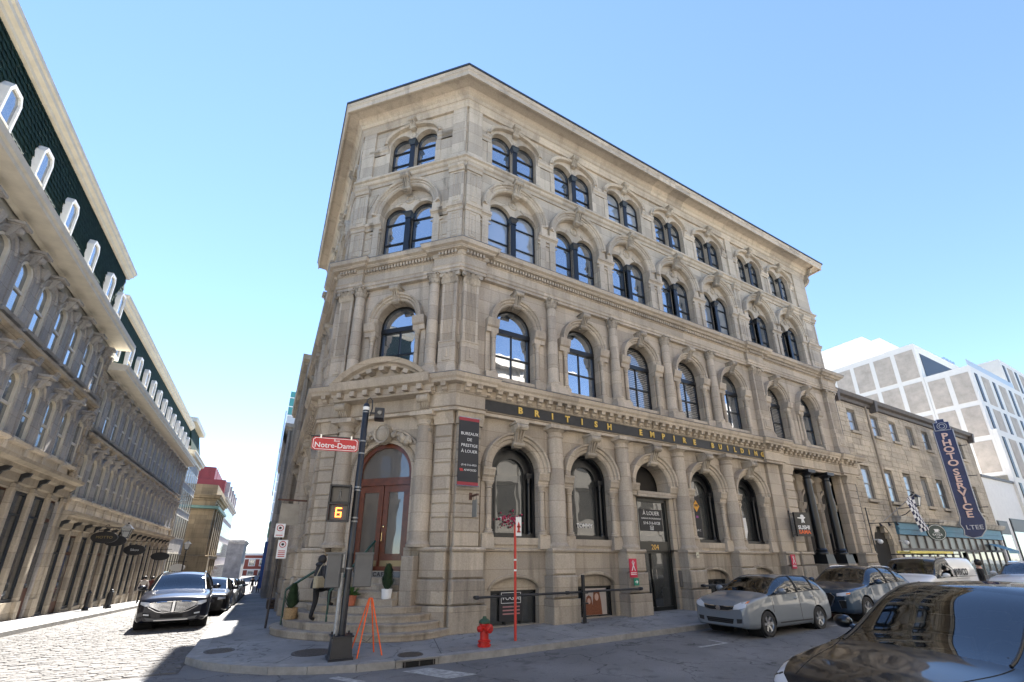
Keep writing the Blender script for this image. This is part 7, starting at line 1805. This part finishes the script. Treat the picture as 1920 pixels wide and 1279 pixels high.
for i, (yy, col, lab, xx) in enumerate(((11.0, (.012, .012, .013), 'black car parked directly behind the navy SUV, sun glinting', -6.75), (16.6, (.42, .43, .44), 'pale silver car third in the row on the cobbles', -6.7), (22.4, (.02, .02, .022), 'dark car fourth in the row on the cobbles', -6.7), (28.2, (.03, .03, .035), 'dark car fifth in the row on the cobbles', -6.7), (34, (.2, .02, .02), 'dark red car near the far end of the parked row', -6.7))):
    o = make_car('parked_car', lab, SUV, (.88, 3.58), .35, car_paint('paint_row_%d' % i, col, .2), (xx, yy, zr(xx, yy+2)), R(90), plain_front, (4, 4), 'cars parked along the cobbled street', cells=GLC, door_x=(2.62, 3.42))
    o.rotation_euler = (0, 0, R(90)) if yy < 8 else (0, R(2.3), R(90))
# ---------- silver hatchback
HAT = [(0, .56, .68, .66, .26, .50, .66, .50, .72, .74), (.10, .70, .80, .78, .22, .52, .80, .58, .86, .88), (.42, .76, .845, .82, .20, .55, .90, .66, .95, .98), (1.05, .77, .85, .82, .20, .57, 1.00, .70, 1.04, 1.08), (1.95, .77, .85, .82, .2, .57, 1.03, .57, 1.44, 1.49), (2.5, .77, .85, .82, .2, .57, 1.05, .58, 1.49, 1.53), (3.3, .77, .85, .81, .2, .57, 1.08, .57, 1.47, 1.51), (3.8, .77, .85, .80, .22, .58, 1.08, .53, 1.39, 1.43), (4.14, .74, .82, .77, .26, .58, .98, .58, 1.02, 1.06), (4.26, .66, .74, .70, .30, .56, .82, .50, .88, .90)]
SILV = car_paint('paint_silver_grey', (.19, .215, .245), .3, .38)
def versa_front(c_):
    patch, t = c_['patch'], c_['root']
    patch('grille', [(0, .735), (.30, .735), (.46, .75)], [(0, .635), (.28, .64), (.42, .68)], WELL, rows=2, off=.005)
    for k_ in range(2): patch('grille_bar', [(0, .71-.035*k_), (.40, .718-.035*k_)], [(0, .70-.035*k_), (.40, .708-.035*k_)], TRIM, rows=1, off=.014)
    patch('grille_surround', [(0, .752), (.30, .752), (.48, .77)], [(0, .735), (.30, .735), (.46, .752)], CHROME, rows=1, off=.014)
    patch('grille_surround', [(0, .638), (.28, .643), (.43, .685)], [(0, .622), (.29, .626), (.445, .672)], CHROME, rows=1, off=.014)
    e = MB().lathe([(.055, -.012), (.07, -.012), (.07, .012), (.055, .012)], n=18); e.box(-.075, .075, -.018, .018, -.014, .014)
    e.xf(Matrix.Rotation(R(90), 4, 'Z') @ Matrix.Rotation(R(90), 4, 'X')); p = c_['prj']((-3, 0, .69), (1, 0, 0), .02); e.build('emblem', CHROME, t, tuple(p))
    patch('headlight', [(.46, .78), (.62, .86), (.765, .90)], [(.44, .67), (.60, .69), (.77, .75)], LAMPG, rows=4, off=.007)
    patch('turn_signal', [(.735, .89), (.775, .90)], [(.735, .84), (.775, .85)], LAMPA, rows=1, off=.012)
    patch('lower_intake', [(0, .44), (.42, .44)], [(0, .32), (.38, .32)], WELL, rows=2)
    for z in (.41, .36): patch('intake_bar', [(0, z), (.40, z)], [(0, z-.012), (.40, z-.012)], TRIM, rows=1, off=.012)
    patch('fog_recess', [(.50, .45), (.66, .46)], [(.50, .34), (.64, .36)], TRIM, rows=1, off=.006)
    patch('tail_light', [(4.08, .98), (4.2, .94)], [(4.12, .76), (4.22, .72)], LAMPR, d='side', rows=3, cols=3, off=.008)
    patch('rocker_strip', [(1.2, .33), (3.0, .33)], [(1.2, .30), (3.0, .30)], TRIM, d='side', rows=1, off=.008)
xx, yy = 6.45, -3.95
o = make_car('silver_hatchback', 'silver grey hatchback parked at the kerb beyond door 204', HAT, (.86, 3.42), .315, SILV, (xx, yy, zr(xx+2, yy)), R(1.0), versa_front, cells=GLC, door_x=(2.5, 3.35), spokes=6)
# ---------- blue-grey SUV
BLU = car_paint('paint_steel_blue', (.045, .075, .12), .7, .3)
def audi_front(c_):
    patch = c_['patch']
    patch('grille', [(0, .84), (.34, .84), (.44, .74)], [(0, .44), (.28, .46), (.40, .58)], WELL, rows=3); patch('grille_surround', [(.34, .855), (.46, .74)], [(.31, .84), (.43, .74)], CHROME, rows=1, off=.016); patch('grille_surround', [(.46, .74), (.30, .43)], [(.43, .74), (.27, .45)], CHROME, rows=1, off=.016)
    patch('headlight', [(.50, .84), (.68, .88), (.84, .90)], [(.50, .76), (.66, .77), (.84, .82)], LAMPG, rows=2, off=.008); patch('turn_signal', [(.76, .86), (.85, .88)], [(.76, .82), (.85, .84)], LAMPA, rows=1, off=.014)
    patch('side_intake', [(.52, .62), (.74, .64)], [(.56, .40), (.72, .42)], WELL, rows=2); patch('intake_frame', [(.50, .64), (.76, .66)], [(.50, .62), (.76, .64)], CHROME, rows=1, off=.012); patch('intake_frame', [(.50, .64), (.56, .38)], [(.53, .64), (.59, .39)], CHROME, rows=1, off=.012)
xx = 11.5; make_car('blue_suv', 'steel blue SUV parked behind the silver hatchback', SUV, (.88, 3.58), .37, BLU, (xx, -4.0, zr(xx+2, -4)), R(.5), audi_front, cells=GLC, rails=True, door_x=(2.62, 3.42))
# ---------- white van with ladders
VAN = [(0, .60, .72, .72, .30, .52, .80, .58, .90, .93), (.10, .74, .84, .83, .26, .56, .94, .66, 1.02, 1.05), (.35, .80, .88, .87, .24, .6, 1.06, .74, 1.12, 1.15), (.75, .82, .89, .88, .24, .62, 1.16, .78, 1.20, 1.23), (1.45, .82, .89, .88, .24, .62, 1.18, .72, 1.74, 1.80), (2.2, .82, .89, .88, .24, .62, 1.2, .74, 1.80, 1.86), (3.2, .82, .89, .88, .24, .62, 1.2, .74, 1.81, 1.87), (4.3, .82, .89, .88, .24, .62, 1.2, .73, 1.79, 1.84), (4.5, .80, .87, .86, .3, .62, 1.15, .74, 1.6, 1.66), (4.56, .78, .85, .84, .34, .62, 1.1, .72, 1.5, 1.55)]
VAN = [a[:8]+(a[8]*1.05, a[9]*1.05) for a in VAN]
VW = car_paint('paint_van_white', (.80, .80, .80), 0, .35)
vx = 16.5
van = make_car('white_van', 'white work van with ladders on its roof rack', VAN, (.80, 3.7), .33, VW, (vx, -4.3, zr(vx, -4)), R(-1), plain_front, cells={(3, 5): 'windshield', (3, 4): 'side_window', (4, 4): 'side_window'}, door_x=(), cat='van')
for x in (1.6, 2.7, 3.9): MB().tube([(x, -.7, 1.86), (x, -.7, 2.04), (x, .7, 2.04), (x, .7, 1.86)], .022, 6).build('rack_bar', BLACKM, van)
put('lettering', text_mesh('AVIVCO', .34, plain('van_ink', (.03, .03, .03), .5), .002, bold=.01), van, (2.95, -.895, 1.36)); 
for q in range(2): MB().box(2.4, 3.6, -.895, -.892, 1.02+q*.1, 1.05+q*.1).build('text_line', plain('van_grey', (.4, .4, .4), .5), van, smooth=False)
MB().tube([(2.0, -.892, 1.62), (2.3, -.90, 1.45), (2.45, -.90, 1.2)], .012, 5).build('graphic_line', plain('van_ink', (.03, .03, .03), .5), van)
FIB = plain('ladder_yellow', (.68, .58, .10), .5)
def ladder(label, loc, L_, mat, rz):
    t = thing('ladder', label, 'ladder', loc, rz)
    for s in (-.2, .2): MB().box(0, L_, s-.02, s+.02, 0, .085).build('rail', mat, t, smooth=False)
    for i in range(int(L_/.3)): MB().tube([(.15+i*.3, -.2, .04), (.15+i*.3, .2, .04)], .016, 6).build('rung', STEEL, t)
zv = zr(vx, -4)
ladder('yellow ladder on the nearer side of the van roof', (vx-.2, -4.75, zv+2.06), 3.6, FIB, R(-1)); ladder('second, wood-toned ladder towards the rear of the van roof', (vx+1.9, -4.0, zv+2.06), 2.9, plain('ladder_wood', (.50, .38, .20), .6), R(-1))
xx = 22.6; make_car('white_suv', 'white SUV cut off by the right edge of the picture', SUV, (.88, 3.58), .36, car_paint('paint_white', (.70, .71, .72), 0, .3), (xx, -5.9, zr(xx, -5)), R(0), plain_front, cells=GLC, rails=True, door_x=(2.62, 3.42))
# ---------- black electric car in the foreground
EV = [(0, .52, .66, .60, .28, .50, .60, .42, .66, .68), (.12, .70, .82, .76, .24, .52, .74, .50, .79, .80), (.55, .80, .93, .88, .22, .56, .86, .66, .895, .915), (1.25, .82, .95, .91, .22, .58, .97, .76, .99, 1.015), (2.2, .82, .95, .90, .22, .58, 1.06, .66, 1.50, 1.545), (2.75, .82, .95, .90, .22, .58, 1.09, .67, 1.55, 1.595), (3.6, .82, .95, .89, .22, .58, 1.12, .64, 1.51, 1.56), (4.1, .82, .94, .88, .24, .6, 1.12, .55, 1.42, 1.47), (4.6, .80, .90, .84, .28, .6, 1.06, .62, 1.09, 1.12), (4.75, .72, .82, .78, .32, .6, .92, .54, .98, 1.0)]
EV = [(a[0],)+tuple(a[1:4])+tuple(q*1.15 for q in a[4:7])+(a[7], a[8]*1.15, a[9]*1.15) for a in EV]
EVB = car_paint('paint_gloss_black', (.003, .003, .004), 0, .3)
EVB.node_tree.nodes['Principled BSDF'].inputs['Coat IOR'].default_value = 1.42
def ev_front(c_):
    patch, t = c_['patch'], c_['root']
    patch('headlight', [(.50, .80), (.64, .90), (.80, .98)], [(.56, .70), (.72, .76), (.86, .88)], LAMPG, rows=3, off=.006)
    patch('lower_intake', [(0, .46), (.5, .46)], [(0, .37), (.5, .37)], WELL, rows=2)
    for s in (1, -1):
        b = MB(); pts = []
        for k_ in range(16):
            f = k_/15; x = .13+f*1.10; y = .50+.30*f-.02*f*f
            q = c_['prj']((x, y*s, 4), (0, 0, -1), -.001)
            if q is not None: pts.append(q)
        b.tube(pts, .006, 4); b.build('bonnet_seam', WELL, t)
cells = dict(GLC); cells[(4, 5)] = 'roof_glass'; cells[(5, 5)] = 'roof_glass'; cells[(6, 5)] = 'roof_glass'
make_car('black_electric_car', 'glossy black car in the right foreground mirroring the stone facade', EV, (.90, 3.79), .40, EVB, (.13, -9.94, zr(0, -10)), R(-10.9), ev_front, (10, 7), cells=cells, door_x=(2.75, 3.62), smooth_n=8)
# ================================================================ PEOPLE
SKIN = plain('skin', (.50, .31, .23), .6); 
def person(label, loc, rz, J, Rr, mats, zones, hair=True, haircol=(.012, .01, .009), extra=None):
    """J: joints, Rr: radii; body grown with a skin modifier into one surface; zones(z, x) -> material index"""
    t = thing('person', label, 'person', loc, rz)
    names = list(J); idx = {n: i for i, n in enumerate(names)}
    ed = [('pelvis', 'waist'), ('waist', 'chest'), ('chest', 'neck'), ('neck', 'skull'), ('skull', 'crown')]
    for s in 'lr': ed += [('chest', 'sh'+s), ('sh'+s, 'el'+s), ('el'+s, 'wr'+s), ('wr'+s, 'hand'+s), ('pelvis', 'hip'+s), ('hip'+s, 'kn'+s), ('kn'+s, 'an'+s), ('an'+s, 'toe'+s)]
    me = bpy.data.meshes.new('skel'); me.from_pydata([J[n] for n in names], [(idx[a], idx[b]) for a, b in ed], [])
    o = bpy.data.objects.new('skel', me); C.objects.link(o)
    m = o.modifiers.new('s', 'SKIN'); 
    for i, n in enumerate(names):
        r = Rr[n] if n in Rr else Rr[n[:-1]]; me.skin_vertices[0].data[i].radius = r if isinstance(r, tuple) else (r, r)
    me.skin_vertices[0].data[idx['pelvis']].use_root = True
    sb_ = o.modifiers.new('d', 'SUBSURF'); sb_.levels = 2; sb_.render_levels = 2
    dg = bpy.context.evaluated_depsgraph_get(); nm = bpy.data.meshes.new_from_object(o.evaluated_get(dg)); bpy.data.objects.remove(o)
    nm.materials.clear()
    for mm in mats: nm.materials.append(mm)
    for p in nm.polygons: p.material_index = zones(p.center.z, p.center)
    nm.shade_smooth(); nm.name = 'body'; put('body', nm, t)
    c_ = Vector(J['skull']).lerp(Vector(J['crown']), .45)
    if hair:
        b = MB().ball(c_+Vector((0, .025, .02)), .118, 14, 10, (.92, 1.0, 1.12)); b.build('hair', plain('hair_black', haircol, .5, bump=.4, bscale=80), t)
    b = MB().ball(c_+Vector((0, -.115, -.03)), .018, 8, 6, (.8, 1, 1.3)); b.build('nose', SKIN, t)
    if extra: extra(t, J)
    return t
def stand(h, step=(0, 0, 0, 0), lean=0.0, arm=((.10, -.05), (.10, -.05))):
    """upright joints facing -y; step = (left dy, left dz, right dy, right dz) of the feet"""
    k = h/1.70; J = dict(pelvis=(0, 0, .93), waist=(0, lean*.3, 1.08), chest=(0, lean*.7, 1.32), neck=(0, lean, 1.47), skull=(0, lean-.01, 1.54), crown=(0, lean-.01, 1.65))
    for s, sx, dy, dz, (ao, af) in (('l', 1, step[0], step[1], arm[0]), ('r', -1, step[2], step[3], arm[1])):
        J['sh'+s] = (sx*.17, lean*.8, 1.40); J['el'+s] = (sx*(.17+ao), lean*.6+.03, 1.13); J['wr'+s] = (sx*(.17+ao), lean*.4+af, .90); J['hand'+s] = (sx*(.17+ao), lean*.4+af-.02, .80)
        J['hip'+s] = (sx*.09, 0, .88); kz = .49+dz*.85; J['kn'+s] = (sx*.095, dy*.55-.05-dz*.55, kz); J['an'+s] = (sx*.10, dy+.02, .09+dz); J['toe'+s] = (sx*.11, dy-.13, .035+dz)
    return {n: (x*k, y*k, z*k) for n, (x, y, z) in J.items()}
RAD = dict(pelvis=(.145, .115), waist=(.125, .10), chest=(.155, .11), neck=.05, skull=(.075, .085), crown=(.065, .07), sh=.062, el=.045, wr=.032, hand=(.034, .02), hip=.085, kn=.058, an=.042, toe=.035)
JKT = plain('jacket_charcoal', (.022, .023, .028), .75, var=.3, scale=30); TRO = plain('trousers_black', (.010, .010, .012), .8); BOOT = plain('boots_black', (.012, .011, .011), .4)
def wz(z, c_): return 2 if z < .10 or (z < .34 and c_.y < -.2) else 1 if z < .93 else 0 if z < 1.50 and not (z < .86) else 3
def woman_extra(t, J):
    b = MB()
    BAGM = plain('bag_beige', (.36, .31, .21), .7, var=.2, scale=20)
    b.cbox(-.17, .17, -.06, .06, 0, .30, .03); b.xf(Matrix.Translation((-.24, .13, .86)) @ Matrix.Rotation(R(-65), 4, 'Z')); o = b.build('shoulder_bag', BAGM, t)
    MB().tube([(-.25, .0, 1.14), (-.20, .0, 1.38), (-.17, .03, 1.48), (-.21, .12, 1.40), (-.25, .24, 1.14)], .012, 6).build('bag_strap', BAGM, t)
    MB().ball((0, .05, 1.46), .11, 12, 8, (1.15, .9, .6)).build('hood', JKT, t)
    MB().lathe([(.19, .84), (.185, .95), (.15, 1.08)], 0, .02, 16).build('jacket_hem', JKT, t)
wl = FC.loc(CW/2-.74, -1.50, .36)
RAD_W = {k_: (tuple(q*1.22 for q in v) if isinstance(v, tuple) else v*1.22) if k_ not in ('skull', 'crown', 'neck') else v for k_, v in RAD.items()}
Jw = stand(1.68, (.06, 0, -.30, .36), -.03, ((.05, -.04), (.06, -.20)))
Jw['anr'] = (Jw['anr'][0], -.30, .44); Jw['toer'] = (Jw['toer'][0], -.44, .40); Jw['knr'] = (-.10, -.30, .82)
Jw['wrr'] = (-.20, -.24, 1.12); Jw['handr'] = (-.18, -.32, 1.16)
def wz2(z, c_):
    if (c_.y < -.30 and z < .50) or z < .11: return 2
    if z < .92 and abs(c_.x) < .19: return 1
    if z > 1.47: return 3
    if c_.y < -.33 and z > 1.0: return 3
    return 0
person('woman in dark jacket and black trousers with beige bag climbing the steps', wl, FC.rz+R(180)-R(22), Jw, RAD_W, [JKT, TRO, BOOT, SKIN], wz2, extra=woman_extra)
def zfar(z, c_): return 1 if z < .86 and abs(c_.x) < .2 else 2 if z > 1.47 else 0
CO = [plain('coat_%d' % i, c_, .8) for i, c_ in enumerate(((.015, .016, .02), (.012, .012, .014), (.05, .02, .02), (.02, .025, .04)))]
TB = plain('trousers_grey', (.10, .09, .08), .8)
person('left of two pedestrians walking away down the right pavement, grey trousers', (-5.35, 46, zg(-5, 46)), R(180), stand(1.74, (.18, 0, -.16, .02)), RAD, [CO[0], TB, SKIN], zfar)
person('right of two pedestrians walking away down the right pavement, all in black', (-4.75, 46.3, zg(-5, 46)), R(180), stand(1.68, (-.14, .0, .16, .02)), RAD, [CO[1], TRO, SKIN], zfar)
for i, (x, y, lab, cm) in enumerate(((-11.5, 26.4, 'nearest pedestrian on the left pavement near the parked cars, pale top', (.45, .40, .36)), (-11.75, 27.6, 'pedestrian in dark coat in the middle of the left pavement group', (.03, .02, .02)), (-11.5, 29.0, 'farthest pedestrian of the left pavement group, reddish top', (.12, .03, .025)))):
    person(lab, (x, y, zg(x, y)), R(10*i), stand(1.68, (.12, 0, -.12, .02)), RAD, [plain('top_%d' % i, cm, .8), TRO, SKIN], zfar, haircol=(.06, .025, .012) if i != 1 else (.01, .01, .01))
person('person in black cap and jacket standing beside the white van', (19.6, -5.75, zr(19, -5)), R(200), stand(1.78), RAD, [CO[1], TRO, SKIN], zfar)
